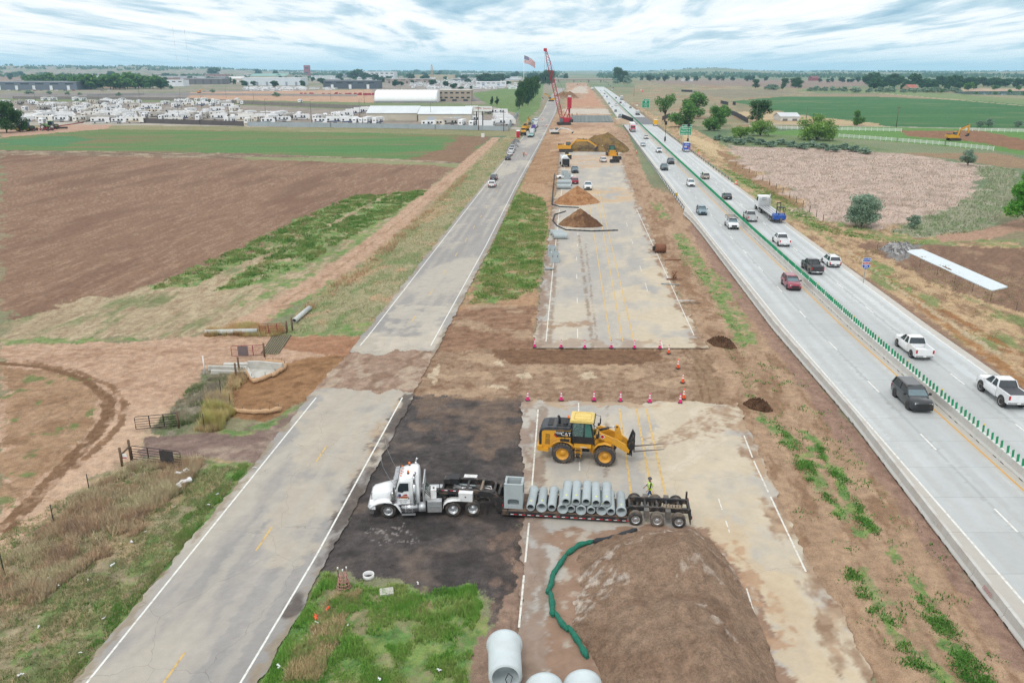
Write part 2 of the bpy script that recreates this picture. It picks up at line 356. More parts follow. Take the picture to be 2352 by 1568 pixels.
for k in range(7):
 L_([(1005+k*4,735+k*9),(1080+k*6,745+k*5),(1150,742+k*6)],.25,spec((116,88,68),(132,100,78),.4),.12,.7,(1,.35,.2))
P_([(1230,330),(1300,300),(1300,360),(1270,420),(1200,420)],spec((150,116,86),(178,146,114),1.5,60,3),1.5)
CLS=spec((176,142,116),(192,164,138),3,84,4,[((156,122,98),6,.64,.12)])
P_([(1270,352),(1290,262),(1300,236),(1300,190),(1345,190),(1368,214),(1386,236),(1400,262),(1432,300),(1440,352)],CLS,3,region='closed_highway_bed')
P_([(1300,262),(1294,250),(1392,250),(1404,262)],spec((204,196,182),(192,182,168),4),2,.9)
P_([(1296,244),(1300,228),(1345,226),(1350,206),(1362,206),(1366,226),(1386,244)],spec((178,134,108),(192,150,122),6),3,.9)
P_([(1300,214),(1330,198),(1350,200),(1350,214)],spec((202,192,176),(190,178,162),6),3,.9)
P_([(1290,300),(1390,296),(1420,320),(1300,322)],spec((206,176,142),(190,160,128),3),3,.8,(8,.4,.2))
P_([(745,905),(815,812),(985,806),(1225,798),(1640,795),(1690,860),(1760,960),(1700,990),(1560,930),(1195,925),(940,912)],SOIL,.5,region='dirt_crossing')
P_([(1130,800),(1230,800),(1520,802),(1520,826),(1440,836),(1180,834),(1140,820)],spec((108,82,62),(134,102,78),.35,5,2),.3,.95)
for P in([(980,860),(1010,835),(1000,880)],[(1180,860),(1215,852),(1222,866),(1195,870)],[(1325,858),(1360,852),(1372,864),(1340,870)],[(1100,885),(1160,880),(1170,892)],[(1130,832),(1150,826),(1158,838)]):
 P_(P,spec((204,186,160),(190,172,146)),.3,.9)
P_([(1595,770),(1625,772),(1700,880),(1735,935),(1600,935),(1588,880)],spec((158,132,106),(138,112,88),.35,-75,2),.4,.9)
for dx in(0,16,40,58):
 L_([(1560+dx*.7,790),(1600+dx,850),(1618+dx,930)],.3,spec((112,86,66),(128,100,76),.3),.12,.7,(.6,.4,.2))
P_([(925,912),(1230,918),(1226,960),(1222,1100),(1222,1200),(1215,1330),(1130,1420),(1100,1430),(1095,1345),(1000,1360),(790,1325),(715,1310),(765,1190),(870,990)],BLACK,1.0,region='asphalt_millings')
P_([(930,915),(1230,912),(1226,990),(1080,1050),(960,980)],spec((132,112,96),(108,92,82),.5,10,3),1.4,.8,(1.6,.44,.25))
P_([(1150,1180),(1225,1180),(1222,1330),(1130,1430)],spec((138,116,102),(116,98,88),.5),1.0,.75,(1.4,.46,.2))
P_([(840,1215),(920,1200),(960,1240),(880,1255)],spec((170,164,160),(120,112,108),.2),.4,.8,(.25,.62,.08))
P_([(590,1568),(718,1308),(800,1330),(1000,1355),(1080,1340),(1100,1350),(1110,1430),(1085,1500),(1060,1620),(560,1640)],GRN,1.0,region='roadside_grass')
P_([(600,1560),(720,1320),(800,1345),(1000,1362),(1085,1350),(1100,1420),(1060,1600)],spec((146,134,106),(126,128,90),.4,60,2),.8,.85,(1.6,.58,.12,60,2))
P_([(940,1385),(985,1370),(990,1400),(950,1420)],spec((150,124,100),(166,144,116),.3),.5,.8)
P_([(640,1568),(760,1350),(830,1350),(800,1440),(700,1568)],spec((156,146,112),(170,150,122),.4),.5,.8,(.8,.42,.14))
P_([(1060,1640),(1085,1500),(1120,1430),(1180,1330),(1200,1240),(1260,1500),(1270,1640)],spec((140,116,102),(156,132,114),.5),.4)
P_([(1495,430),(1560,450),(1610,540),(1810,800),(2070,1105),(2352,1490),(2700,1900),(2100,1750),(2010,1568),(1900,1420),(1800,1190),(1700,1000),(1640,830),(1610,780),(1500,560),(1420,400),(1400,300),(1440,300)],spec((160,132,107),(182,154,127),1.0,84,6,[((136,106,82),1.2,.68,.1)]),.6,region='bare_soil')
L_([(1590,520),(1700,680),(1811,815),(1960,1010),(2075,1130),(2200,1290),(2365,1520)],2.2,spec((142,114,102),(158,130,116),.3),.4,.75,None)
L_([(1500,470),(1520,560),(1570,640),(1640,730)],2.4,spec((150,116,88),(128,98,74),.5,-65,4),.4,.7,(1,.4,.2))
for pts,w_,th in(([(1560,540),(1600,600),(1650,660),(1720,790)],2.6,.34),([(1505,465),(1530,500)],2.2,.4),([(1750,950),(1800,1000),(1860,1060),(1900,1140),(1990,1220)],1.2,.34),([(1850,990),(1910,1070),(1960,1160),(2000,1220)],.8,.30),([(1960,1300),(2060,1420),(2170,1568)],1.6,.52),([(2120,1380),(2180,1460),(2240,1568)],1.2,.44),([(2050,1250),(2100,1330),(2140,1390)],.8,.5),([(1640,620),(1700,680)],1.0,.5)):
 L_(pts,w_,GRN,.5,.92,(.9,th,.12))
P_([(1440,230),(1530,300),(1600,360),(1740,470),(1860,560),(2060,690),(2300,865),(2700,1150),(3000,1250),(2800,800),(2352,640),(2352,560),(1900,490),(1660,330),(1560,280)],STRAW,1.0,region='straw_slope')
L_([(1450,240),(1530,306),(1610,368),(1748,478),(1870,570),(2065,695),(2300,868),(2500,1010)],2.2,spec((150,122,104),(136,110,94),.5),.4,.85)
P_([(1620,370),(1700,400),(1760,430),(1850,480),(1900,520),(1880,530),(1760,470),(1660,410)],GRN,1.5,.8,(3,.42,.16))
P_([(1560,300),(1640,330),(1690,370),(1640,360),(1570,320)],spec((206,184,146),(194,170,132),2),1.0,.9)
P_([(1640,340),(1690,360),(1740,400),(1800,440),(1850,475),(1830,480),(1760,440),(1680,390)],spec((138,106,80),(156,124,96),1.5),1,.9)
P_([(1900,560),(2050,555),(2150,560),(2352,570),(2500,560),(2700,720),(2500,760),(2300,700),(2180,660),(1960,560)],EARTH,1.2,region='graded_soil')
for pts,c in(([(1960,580),(2040,640),(2130,710),(2250,800),(2380,900)],((150,106,66),(168,126,86))),([(2150,700),(2300,790),(2420,880)],((156,110,70),(140,98,62)))):
 L_(pts,1.4,spec(*c,.6),.5,.85,(1.5,.35,.2))
L_([(1950,575),(2060,660),(2160,725),(2290,810)],.8,spec((196,178,150),(182,164,136),.8),.3,.8)
P_([(2010,600),(2060,640),(2100,670),(2060,660),(1990,615)],GRN,.6,.8,(1,.4,.15))
P_([(2020,570),(2120,560),(2090,590),(2060,600)],spec((112,108,104),(150,146,142),.4),.5)
P_([(1660,330),(1800,336),(1900,340),(2060,352),(2240,380),(2260,420),(2200,470),(2120,510),(2040,530),(1960,528),(1860,480),(1760,410),(1690,360)],REED,5,region='reed_marsh')
P_([(2240,380),(2330,385),(2345,460),(2260,530),(2100,545),(2040,530),(2200,470),(2270,420)],spec((168,162,142),(140,142,116),1.2,20,2,[((98,128,78),2.2,.66,.1)]),1.5,region='rough_grass')
P_([(1900,500),(2040,535),(2160,548),(2352,550),(2352,565),(2120,562),(1960,545)],GRN,1.2,.8,(2.5,.42,.14))
P_([(2150,540),(2260,525),(2352,500),(2352,530),(2260,548),(2160,556)],spec((186,150,128),(160,128,108),.8),.8,.9,None)
P_([(1640,318),(1700,300),(1900,318),(2060,348),(1900,342),(1700,336)],spec((96,120,76),(128,138,100),3),2,region='rough_grass')
P_([(1720,306),(1980,320),(2280,345),(2500,380),(2500,300),(2352,296),(1960,290)],spec((86,132,62),(110,142,80),3),2,region='paddock')
P_([(2070,300),(2250,300),(2380,325),(2480,355),(2380,352),(2240,326),(2080,312)],spec((126,92,70),(150,112,86),2),2)
P_([(2060,350),(2300,352),(2450,385),(2352,390),(2200,368)],spec((140,116,92),(158,134,106),2),2)
P_([(1440,230),(1460,192),(1560,190),(1900,196),(1850,222),(1680,232),(1700,260),(1960,288),(1720,296),(1600,290),(1500,262)],spec((170,154,126),(140,136,108),12,0,2,[((124,130,96),12,.58,.1),((160,122,98),14,.68,.08)]),5,region='pasture')
P_([(1440,186),(1700,182),(1990,186),(2000,196),(1860,204),(1500,192)],spec((138,118,106),(150,132,118),25,0,4),6,region='ploughed_field')
P_([(1700,205),(1800,208),(1860,215),(1680,228),(1540,208)],spec((150,140,116),(130,124,104),15),6)
P_([(1675,233),(1800,222),(2000,222),(2352,236),(2600,250),(2600,300),(2352,294),(2050,292),(1860,268),(1760,250)],spec((58,106,62),(76,118,70),14,4,6,[((112,124,86),20,.76,.06)]),5,region='crop_field')
P_([(1830,210),(2000,214),(2352,240),(2600,258),(2600,246),(2352,228),(2050,206),(1850,204)],spec((110,134,86),(134,144,104),15),5)
L_([(1990,212),(2352,243),(2600,262)],5,spec((196,180,148),(180,164,134),6),1,.9)
P_([(1690,258),(1760,252),(1860,268),(2000,282),(2050,292),(1900,290),(1720,282)],spec((198,176,138),(176,150,120),6,10,4),3,.9)
L_([(1720,284),(1960,290),(2352,297),(2600,302)],6,spec((166,160,150),(176,168,156),6),.8,region='farm_road')
P_([(2180,204),(2352,204),(2600,206),(2600,216),(2352,214),(2200,210)],spec((176,150,128),(190,166,140),12),4)
def hgt(x,y):
 """height of the ground above the road level"""
 z=-.07+(fbm(x,y,3.0,4,5)-.5)*.16+(fbm(x,y,.6,3,55)-.5)*.05
 far=sstep(3200,8000,y+np.abs(x)*.3)
 ang=x/np.maximum(y,1)
 rid=fbm(ang*9+3.1,y/9000.,.8,5,91)
 z=z+far*(6+26*rid+55*sstep(-.15,-.62,ang))
 z=z+far*30*np.exp(-((ang-.235)/.045)**2)
 return z
ROADS=[]
def terrain():
 a1=np.concatenate([np.linspace(-78,-39.5,40),np.linspace(-39,39,1250),np.linspace(39.5,78,40)])
 py=np.concatenate([np.arange(1780,400,-2.7),np.arange(400,190,-1.15),np.arange(190,172,-.5)])
 u=784-py;Y=H*(CT*FP+ST*u)/(ST*FP-CT*u)
 Y=np.concatenate([np.linspace(-10,Y[0]-.5,40),Y,np.geomspace(Y[-1]*1.02,15000,90)])
 X=(Y[:,None]+12)*np.tan(np.radians(a1))[None,:]
 YY=np.repeat(Y[:,None],len(a1),1)
 x=X.ravel();y=YY.ravel()
 c,reg=paint(x,y,LAY)
 z=hgt(x,y)
 for lf,rf,y0,y1 in ROADS:
  m=(y>y0)&(y<y1)&(x>lf(y)-.5)&(x<rf(y)+.5)
  z[m]=np.minimum(z[m],-.10)
 V=np.stack([x,y,z],1);nr,nc=X.shape
 i=np.arange(nr*nc).reshape(nr,nc)
 F=np.stack([i[:-1,:-1],i[:-1,1:],i[1:,1:],i[1:,:-1]],-1).reshape(-1,4)
 fy=YY[:-1,:-1].ravel()
 fr=np.max(np.stack([reg[F[:,k]]for k in range(4)]),0)
 hi=len(REG);REG.append('hills');fr[fy>4200]=hi
 m=vmat('soil_and_grass',.95,1.1,8.0,.30,.6,.10)
 for k,nm in enumerate(REG):
  f=F[fr==k]
  if not len(f):continue
  u_,inv=np.unique(f.ravel(),return_inverse=True)
  o=put(nm,np_mesh(nm,V[u_],inv.reshape(-1,4),m,c[u_],smooth=True));tag(o,kind='structure')
# ---------------------------------------------------------------- roads
def interp(pts):
 p=np.array(sorted(pts,key=lambda q:q[1]));X,Y=p[:,0],p[:,1]
 k0=(X[1]-X[0])/(Y[1]-Y[0]);k1=(X[-1]-X[-2])/(Y[-1]-Y[-2])
 def f(y):
  y=np.asarray(y,float)
  r=np.interp(y,Y,X)
  r=np.where(y<Y[0],X[0]+(y-Y[0])*k0,r);return np.where(y>Y[-1],X[-1]+(y-Y[-1])*k1,r)
 return f
MED=interp([(38.7,58),(40.6,91),(41.6,103.5),(45.1,149),(52.4,236),(64.5,380),(83,594),(131,1153),(190,1900)])
NBL=lambda y:MED(y)-9.4;SBR=lambda y:MED(y)+9.5
FRL=interp([(-21.3,32.3),(-18.3,70),(-16.6,87.6),(-6.8,220),(2.6,345),(22,600),(40,900),(82,1500)])
FRR=interp([(-13.6,32.3),(-12.4,43.1),(-8.9,86),(-4.6,137.4),(1.6,222),(11.5,345),(31,600),(50,900),(94,1500)])
OLL=interp([tuple(G(*p)[:2])for p in((1188,1568),(1195,1450),(1200,1190),(1196,930),(1226,800),(1238,690),(1250,620),(1266,500),(1280,420),(1284,350))])
OLR=interp([tuple(G(*p)[:2])for p in((2010,1568),(1935,1420),(1810,1190),(1700,945),(1626,800),(1560,680),(1506,560),(1470,470),(1440,400),(1428,350))])
def rows(y0,y1):
 ys=[y0]
 while ys[-1]<y1:ys.append(ys[-1]+max(.12,(ys[-1]*.0019)**1.0*(.6+ys[-1]/150)))
 return np.array(ys)
def strip(name,lf,rf,y0,y1,ncol,layers,m,z=0.0,edge=.0,st=None,holes=None):
 ys=rows(y0,y1);t=np.linspace(0,1,ncol)
 xl,xr=lf(ys),rf(ys)
 if edge:
  xl=xl+(fbm(ys,ys*0,1.2,4,71)-.5)*edge;xr=xr+(fbm(ys,ys*0+9,1.2,4,72)-.5)*edge
 X=xl[:,None]*(1-t)+xr[:,None]*t;YY=np.repeat(ys[:,None],ncol,1)
 x,y=X.ravel(),YY.ravel()
 c,reg=paint(x,y,layers,500)
 i=np.arange(x.size).reshape(X.shape)
 F=np.stack([i[:-1,:-1],i[:-1,1:],i[1:,1:],i[1:,:-1]],-1).reshape(-1,4)
 s=np.stack([x-MED(y),y],1)if st else None
 zz=np.full(x.size,z)
 if holes is not None:
  k=~holes(x[F].mean(1),y[F].mean(1));F=F[k]
 o=put(name,np_mesh(name,np.stack([x,y,zz],1),F,m,c,s));return tag(o,kind='structure')
MARKS={}
def mark(col,lf,w,y0,y1,z,step=None):
 """painted line along lf(y)"""
 n=max(2,int((y1-y0)/(step or max(.8,(y1-y0)/60))))if y1-y0>3.2 else 2
 ys=np.geomspace(max(y0,1),y1,n);MARKS.setdefault(col,[]).append((lf(ys),ys,w,z))
def build_marks(name,col,rgb,wear=.4):
 V,F,n=[],[],0
 for x,y,w,z in MARKS[col]:
  k=len(x);a=np.stack([x-w/2,y,np.full(k,z)],1);b=np.stack([x+w/2,y,np.full(k,z)],1)
  V+=[a,b];i=np.arange(k-1);F.append(np.stack([n+i,n+k+i,n+k+i+1,n+i+1],1));n+=2*k
 m=mat('paint_'+col,rgb,.7,var=.10,vs=4,dirt=wear)
 return tag(put(name,np_mesh(name,np.concatenate(V),np.concatenate(F),m)),kind='structure')
def roads():
 conc=[('all',None,0,spec((194,199,200),(207,210,209),3,85,12,[((180,183,182),6,.66,.14)]),0,1,None,0)]
 def lane(off,w,c,a):
  ys=np.geomspace(20,900,40);conc.append(('line',list(zip(MED(ys)+off,ys)),w,spec(*c,1.5,85,10),.15,a,None,None))
 for o_ in(-8.6,-.75,.8,9.1):lane(o_,1.1,((188,178,164),(198,190,178)),.7)
 for o_ in(-2.7,-6.2,2.8,6.5):lane(o_-.85,.8,((178,180,179),(188,190,188)),.75);lane(o_+.85,.8,((178,180,179),(188,190,188)),.75)
 lane(-4.4,.30,((166,168,166),(176,178,176)),.9);lane(4.7,.30,((166,168,166),(176,178,176)),.9)
 ROADS.append((NBL,SBR,5,1600));ROADS.append((lambda y:FRL(y)-.8,lambda y:FRR(y)+1.0,5,1500));ROADS.append((OLL,OLR,5,345))
 strip('interstate_highway',NBL,SBR,22,1600,84,conc,vmat('highway_concrete',.8,1.2,30,.05,.1,.01,.3,slab=True),0,0,True)
 dk=lambda y:NBL(y)-.02
 o=strip('bridge_deck',lambda y:NBL(y)+.3,lambda y:SBR(y)-.2,470,545,6,[('all',None,0,spec((120,120,122),(132,132,134),6),0,1,None,0)],vmat('asphalt_plain',.85,1.2,30,.12,.2,.02,.25),.05,0,True)
 asp=[('all',None,0,spec((150,147,144),(163,159,155),2.5,80,5,[((152,148,144),4,.68,.1),((190,182,168),5,.68,.1)]),0,1,None,0)]
 P_([(680,1000),(740,890),(850,770),(1000,770),(940,905),(830,1080),(720,1300),(600,1300)],spec((194,184,166),(182,172,156),1.2,70,4),1.6,.75,(3,.35,.25),lay=asp)
 P_([(850,805),(905,700),(1040,700),(985,812)],spec((204,194,178),(186,178,164),1,20,3),1,.7,(2,.4,.2),lay=asp)
 P_([(860,960),(940,900),(880,1000),(800,1100)],spec((184,164,138),(172,150,124),1),.6,.7,(1,.4,.2),lay=asp)
 for o_ in(.16,.36,.62,.84):
  ys=np.geomspace(20,300,30);asp.append(('line',list(zip(FRL(ys)*(1-o_)+FRR(ys)*o_,ys)),.75,spec((186,180,168),(178,172,162),1.5,85,8),.2,.55,(3,.35,.3,85,5),None))
 for f,sg in((lambda y:FRL(y)-.7,1),(lambda y:FRR(y)+.85,-1)):
  ys=np.geomspace(15,500,70);asp.append(('line',list(zip(f(ys),ys)),.8,spec((142,128,110),(160,148,128),.5),.3,.85,(1.0,.46,.18,80,2),None))
 P_([(880,990),(960,905),(1000,905),(960,960),(880,1020),(800,1190),(770,1200)],spec((100,92,88),(124,112,104),.3),.9,.85,(.9,.38,.2),lay=asp)
 ys=np.geomspace(38,70,30);asp.append(('line',list(zip(FRR(ys)+.55,ys)),1.5,spec((84,78,75),(108,98,92),.25),.5,.9,(1.1,.42,.2,80,2),None))
 am=vmat('frontage_asphalt',.9,1.0,24,.10,.25,.02,.2,crack=.22)
 gap0,gap1=70.6,81.8
 strip('frontage_road',lambda y:FRL(y)-.75,lambda y:FRR(y)+.9,14,gap0+1.5,64,asp,am,0,.35,holes=lambda x,y:y>gap0+.9-fbm(x,x*0,1.6,4,7)*2.0)
 strip('frontage_road',lambda y:FRL(y)-.75,lambda y:FRR(y)+.9,gap1-1.5,1500,56,asp,am,0,.35,holes=lambda x,y:y<gap1-1.1+fbm(x,x*0,1.6,4,17)*2.0)
 mud=[('all',None,0,spec((150,124,106),(170,146,128),.7,80,3,[((132,106,88),.9,.64,.1),((186,168,148),1.2,.68,.1)]),0,1,None,0)]
 strip('dirt_crossing',lambda y:FRL(y)-.7+(y-76)*.02,lambda y:FRR(y)+.85,gap0-2.5,gap1+2.5,60,mud,vmat('soil_and_grass'),-.012,.5)
 old=[('all',None,0,spec((176,171,163),(188,181,170),1.6,80,4,[((168,165,160),3,.62,.16),((200,188,168),2.6,.64,.16)]),0,1,None,0)]
 DUST=spec((208,194,170),(196,182,158),1.6,70,3);BR=spec((150,122,98),(168,140,116),.6,10,2)
 P_([(1420,700),(1520,560),(1640,800),(1700,930),(1760,1100),(1960,1430),(2100,1620),(1800,1620),(1700,1330),(1600,1200),(1480,1180),(1470,1000),(1540,900),(1500,800),(1400,640)],DUST,2.2,.85,(4,.25,.2),lay=old)
 P_([(1560,1200),(1690,1180),(1800,1330),(1960,1568),(1850,1600),(1740,1400)],spec((206,188,158),(194,172,142),1.4,-60,3),1.2,.7,(3,.4,.2),lay=old)
 P_([(1560,1000),(1640,925),(1700,925),(1680,980),(1600,1010)],BR,.7,.75,(.5,.5,.12,-30,4),lay=old)
 for k in range(6):
  L_([(1480+k*8,1010+k*4),(1560+k*10,985+k*2),(1630+k*11,930)],.35,BR,.15,.65,(.5,.45,.15),lay=old)
 for k in range(5):
  L_([(1640-k*12,935),(1660-k*16,1010),(1590-k*14,1060+k*10),(1520-k*8,1080+k*8)],.5,spec((214,204,186),(204,190,168)),.3,.45,(1.5,.4,.2),lay=old)
 P_([(1560,460),(1270,470),(1275,440),(1420,430)],spec((206,176,138),(196,164,126),1.5),1.5,.7,(3,.35,.2),lay=old)
 P_([(1290,360),(1420,352),(1430,380),(1300,390)],spec((188,150,118),(204,178,146),2),2,.7,(3,.4,.2),lay=old)
 for(x0,y0,x1,y1,w)in((1247,700,1240,800,.25),(1330,540,1362,800,.45),(1345,560,1372,790,.2),(1248,930,1232,1180,1.0),(1246,1215,1246,1560,.5),(1395,930,1392,1100,.25),(1280,560,1262,790,.5),(1220,1330,1215,1560,.4)):
  L_([(x0,y0),(x1,y1)],w,spec((132,114,98),(150,130,112),.4),.15,.75,(1.2,.35,.2),lay=old)
 P_([(1235,740),(1360,736),(1362,750),(1240,756)],BR,.5,.8,(.8,.38,.15),lay=old)
 P_([(1225,790),(1230,778),(1530,782),(1530,802),(1225,802)],BR,.5,.55,(1.4,.5,.1),lay=old)
 P_([(1195,915),(1570,915),(1560,930),(1380,936),(1200,940)],spec((190,166,136),(168,140,112)),.8,.8,(1.4,.4,.15),lay=old)
 P_([(1190,1240),(1240,1230),(1250,1290),(1200,1320),(1160,1420),(1180,1440),(1250,1400),(1260,1560),(1180,1640),(1140,1560)],spec((146,124,110),(158,136,120),.5),.5,.8,(1.2,.42,.06),lay=old)
 P_([(1250,1215),(1600,1205),(1680,1260),(1760,1420),(1830,1640),(1240,1640),(1270,1400),(1300,1300)],spec((142,114,94),(156,128,108),.5,0,1,[((186,178,164),1.6,.76,.04)]),.6,.95,lay=old)
 P_([(1600,1250),(1700,1240),(1830,1480),(1760,1500),(1700,1340)],spec((190,158,128),(172,138,110),.6),.6,.8,(1,.4,.1),lay=old)
 for f,sg in((OLL,1),(OLR,-1)):
  ys=np.geomspace(15,340,60)
  for o_,w_,th in((.0,1.6,.42),(.7,1.6,.56)):old.append(('line',list(zip(f(ys)+sg*o_,ys)),w_,SOIL if f is OLR else spec((140,120,106),(158,138,122),.5),.5,.9,(1.3,th,.16,80,2),None))
 om=vmat('old_asphalt',.92,1.0,26,.10,.25,.02,.2,crack=.18)
 yb=float(G(1350,917).y);yt=float(G(1350,799).y)
 strip('old_highway',OLL,OLR,14,yb,110,old,om,.0,.5,holes=lambda x,y:(y>yb-.5-(fbm(x,x*0,2,3,4)-.4)*1.2))
 rr=lambda y:np.minimum(OLR(y),OLR(y))
 strip('old_highway',OLL,rr,yt,345,96,old,om,.0,.5,holes=lambda x,y:(y<yt+.05)|(y>333+(fbm(x,x*0,6,3,4)-.5)*10))
 hw=.006
 for o_ in(-8.05,8.4):mark('white',lambda y,o_=o_:MED(y)+o_,.16,22,1400,hw)
 for o_ in(-.95,.95):mark('yellow',lambda y,o_=o_:MED(y)+o_,.16,22,1200,hw)
 for o_,ph in((-4.4,84.0),(4.7,86.0)):
  for k in range(-5,85):
   y=ph+k*12.15
   if 20<y:mark('white',lambda q,o_=o_:MED(q)+o_,.16,y-1.5,y+1.5,hw+.002)
 for f,w in((FRL,.125),(FRR,.125)):
  mark('white',f,w,14,gap0-1.5,hw);mark('white',f,w,gap1+2.2,900,hw)
 for k in range(60):
  y=33.0+k*12.2
  if gap0-5<y<gap1+2:continue
  mark('amber',lambda q:(FRL(q)+FRR(q))/2,.13,y-1.3,y+1.5,hw)
 wl=interp([tuple(G(*p)[:2])for p in((1192,1440),(1216,1190),(1236,940),(1254,785),(1271,607),(1285,480),(1292,420))])
 def seg(col,f,w,pa,pb):
  ya,yb_=G(0,pa).y,G(0,pb).y;mark(col,f,w,ya,yb_,hw)
 seg('faded',wl,.12,1440,1320);seg('faded',wl,.12,1290,1200);seg('faded',wl,.12,1170,940);seg('faded',wl,.12,784,480);seg('faded',wl,.12,455,350)
 dl=interp([tuple(G(*p)[:2])for p in((1330,1000),(1328,880),(1326,700),(1324,600),(1330,480))])
 for pa,pb in((950,925),(1020,1000),(1080,1055),(776,755),(696,683),(640,630),(598,590),(566,560),(540,535),(400,397)):seg('faded',dl,.11,pa,pb)
 for tr in(((1370,574),(1402,783)),((1393,574),(1433,800)),((1407,574),(1456,783))):
  f=interp([tuple(G(*p)[:2])for p in tr]);seg('amber',f,.14,783,574)
  mark('amber',f,.14,float(G(0,574).y),float(G(0,440).y),hw)
 for tr in(((1423,940),(1452,1150)),((1461,935),(1500,1148)),((1485,940),(1532,1150))):
  seg('amber',interp([tuple(G(*p)[:2])for p in tr]),.16,1150,938)
 rw=interp([tuple(G(*p)[:2])for p in((1705,990),(1732,1060),(1850,1310))])
 for pa,pb in((1050,1000),(1130,1058),(1312,1140)):seg('faded',rw,.12,pa,pb)
 r2=interp([tuple(G(*p)[:2])for p in((1512,590),(1594,770))]);seg('faded',r2,.11,770,480)
 r3=interp([tuple(G(*p)[:2])for p in((1470,612),(1485,660),(1520,790))])
 for pa,pb in((625,610),(668,650),(560,550),(520,512),(800,785)):seg('faded',r3,.09,pa,pb)
 r4=interp([tuple(G(*p)[:2])for p in((1652,1150),(1675,1220),(1760,1500))])
 for pa,pb in((1170,1145),(1222,1195),(1410,1350),(1500,1470)):seg('faded',r4,.09,pa,pb)
 build_marks('faded_lane_lines','faded',(226,224,214),.75);build_marks('white_lane_lines','white',(232,232,226),.45);build_marks('yellow_edge_lines','yellow',(222,170,80),.25);build_marks('yellow_centre_lines','amber',(214,180,112),.8)
roads();terrain()
# ================================================================ mesh building
class MB:
 def __init__(s):s.v=[];s.f=[];s.m=[];s.sm=[];s.mats=[]
 def _mi(s,m):
  if m not in s.mats:s.mats.append(m)
  return s.mats.index(m)
 def face(s,idx,m,sm=False):s.f.append(idx);s.m.append(s._mi(m));s.sm.append(sm)
 def add(s,pts):n=len(s.v);s.v+=[tuple(p)for p in pts];return n
 def hexa(s,p,m):
  """eight corners: bottom four counter-clockwise, then top four"""
  n=s.add(p)
  for q in((3,2,1,0),(4,5,6,7),(0,1,5,4),(1,2,6,5),(2,3,7,6),(3,0,4,7)):s.face([n+i for i in q],m)
  return s
 def box(s,x0,x1,y0,y1,z0,z1,m,tx=0,ty=0,rz=0):
  """box; tx, ty pull the top in"""
  p=[(x0,y0,z0),(x1,y0,z0),(x1,y1,z0),(x0,y1,z0),(x0+tx,y0+ty,z1),(x1-tx,y0+ty,z1),(x1-tx,y1-ty,z1),(x0+tx,y1-ty,z1)]
  if rz:
   cx,cy=(x0+x1)/2,(y0+y1)/2;c,s_=math.cos(rz),math.sin(rz)
   p=[(cx+(a-cx)*c-(b-cy)*s_,cy+(a-cx)*s_+(b-cy)*c,z)for a,b,z in p]
  return s.hexa(p,m)
 def prism(s,prof,y0,y1,m,ty=0,axis='y',sm=False):
  """profile in x,z swept along y (or profile in y,z along x, or x,y along z)"""
  def P(a,b,t):return(a,t,b)if axis=='y' else((t,a,b)if axis=='x' else(a,b,t))
  k=len(prof);n=s.add([P(a,b,y0)for a,b in prof]+[P(a,b,y1)for a,b in prof])
  for i in range(k):j=(i+1)%k;s.face([n+i,n+j,n+k+j,n+k+i],m,sm)
  s.face([n+i for i in range(k)][::-1],m);s.face([n+k+i for i in range(k)],m);return s
 def loft(s,rings,m,caps=True,closed=True,sm=True):
  k=len(rings[0]);ns=[s.add(r)for r in rings]
  for a,b in zip(ns[:-1],ns[1:]):
   for i in range(k if closed else k-1):
    j=(i+1)%k;s.face([a+i,a+j,b+j,b+i],m,sm)
  if caps and closed:s.face([ns[0]+i for i in range(k)][::-1],m);s.face([ns[-1]+i for i in range(k)],m)
  return s
 def cyl(s,p0,p1,r0,m,r1=None,n=12,caps=True,sm=True):
  r1=r0 if r1 is None else r1;p0,p1=Vector(p0),Vector(p1);d=(p1-p0).normalized()
  a=d.orthogonal().normalized();b=d.cross(a)
  R_=[[p+(a*math.cos(2*math.pi*i/n)+b*math.sin(2*math.pi*i/n))*r for i in range(n)]for p,r in((p0,r0),(p1,r1))]
  return s.loft(R_,m,caps,True,sm)
 def tube(s,path,r,m,n=6,sm=True):
  P=[Vector(p)for p in path];rr=r if isinstance(r,(list,tuple))else[r]*len(P);R_=[]
  up=Vector((.03,.02,1)).normalized()
  for i,p in enumerate(P):
   d=(P[min(i+1,len(P)-1)]-P[max(i-1,0)]).normalized()
   a=d.cross(up);a=a.normalized()if a.length>1e-3 else d.orthogonal().normalized();b=d.cross(a)
   R_.append([p+(a*math.cos(2*math.pi*k/n)+b*math.sin(2*math.pi*k/n))*rr[i]for k in range(n)])
  return s.loft(R_,m,True,True,sm)
 def lathe(s,prof,c,axis,n,m,sm=True):
  """profile of (radius, height) about an axis through c"""
  c=Vector(c);d=Vector(axis).normalized();a=d.orthogonal().normalized();b=d.cross(a)
  R_=[[c+d*h+(a*math.cos(2*math.pi*i/n)+b*math.sin(2*math.pi*i/n))*max(r,.0005)for i in range(n)]for r,h in prof]
  return s.loft(R_,m,False,True,sm)
 def mesh(s,name):
  me=bpy.data.meshes.new(name);me.from_pydata(s.v,[],s.f)
  for m in s.mats:me.materials.append(m)
  me.polygons.foreach_set('material_index',s.m);me.polygons.foreach_set('use_smooth',s.sm);me.update();return me
 def build(s,name,parent=None,loc=None,rz=None):return put(name,s.mesh(name),parent,loc,rz)
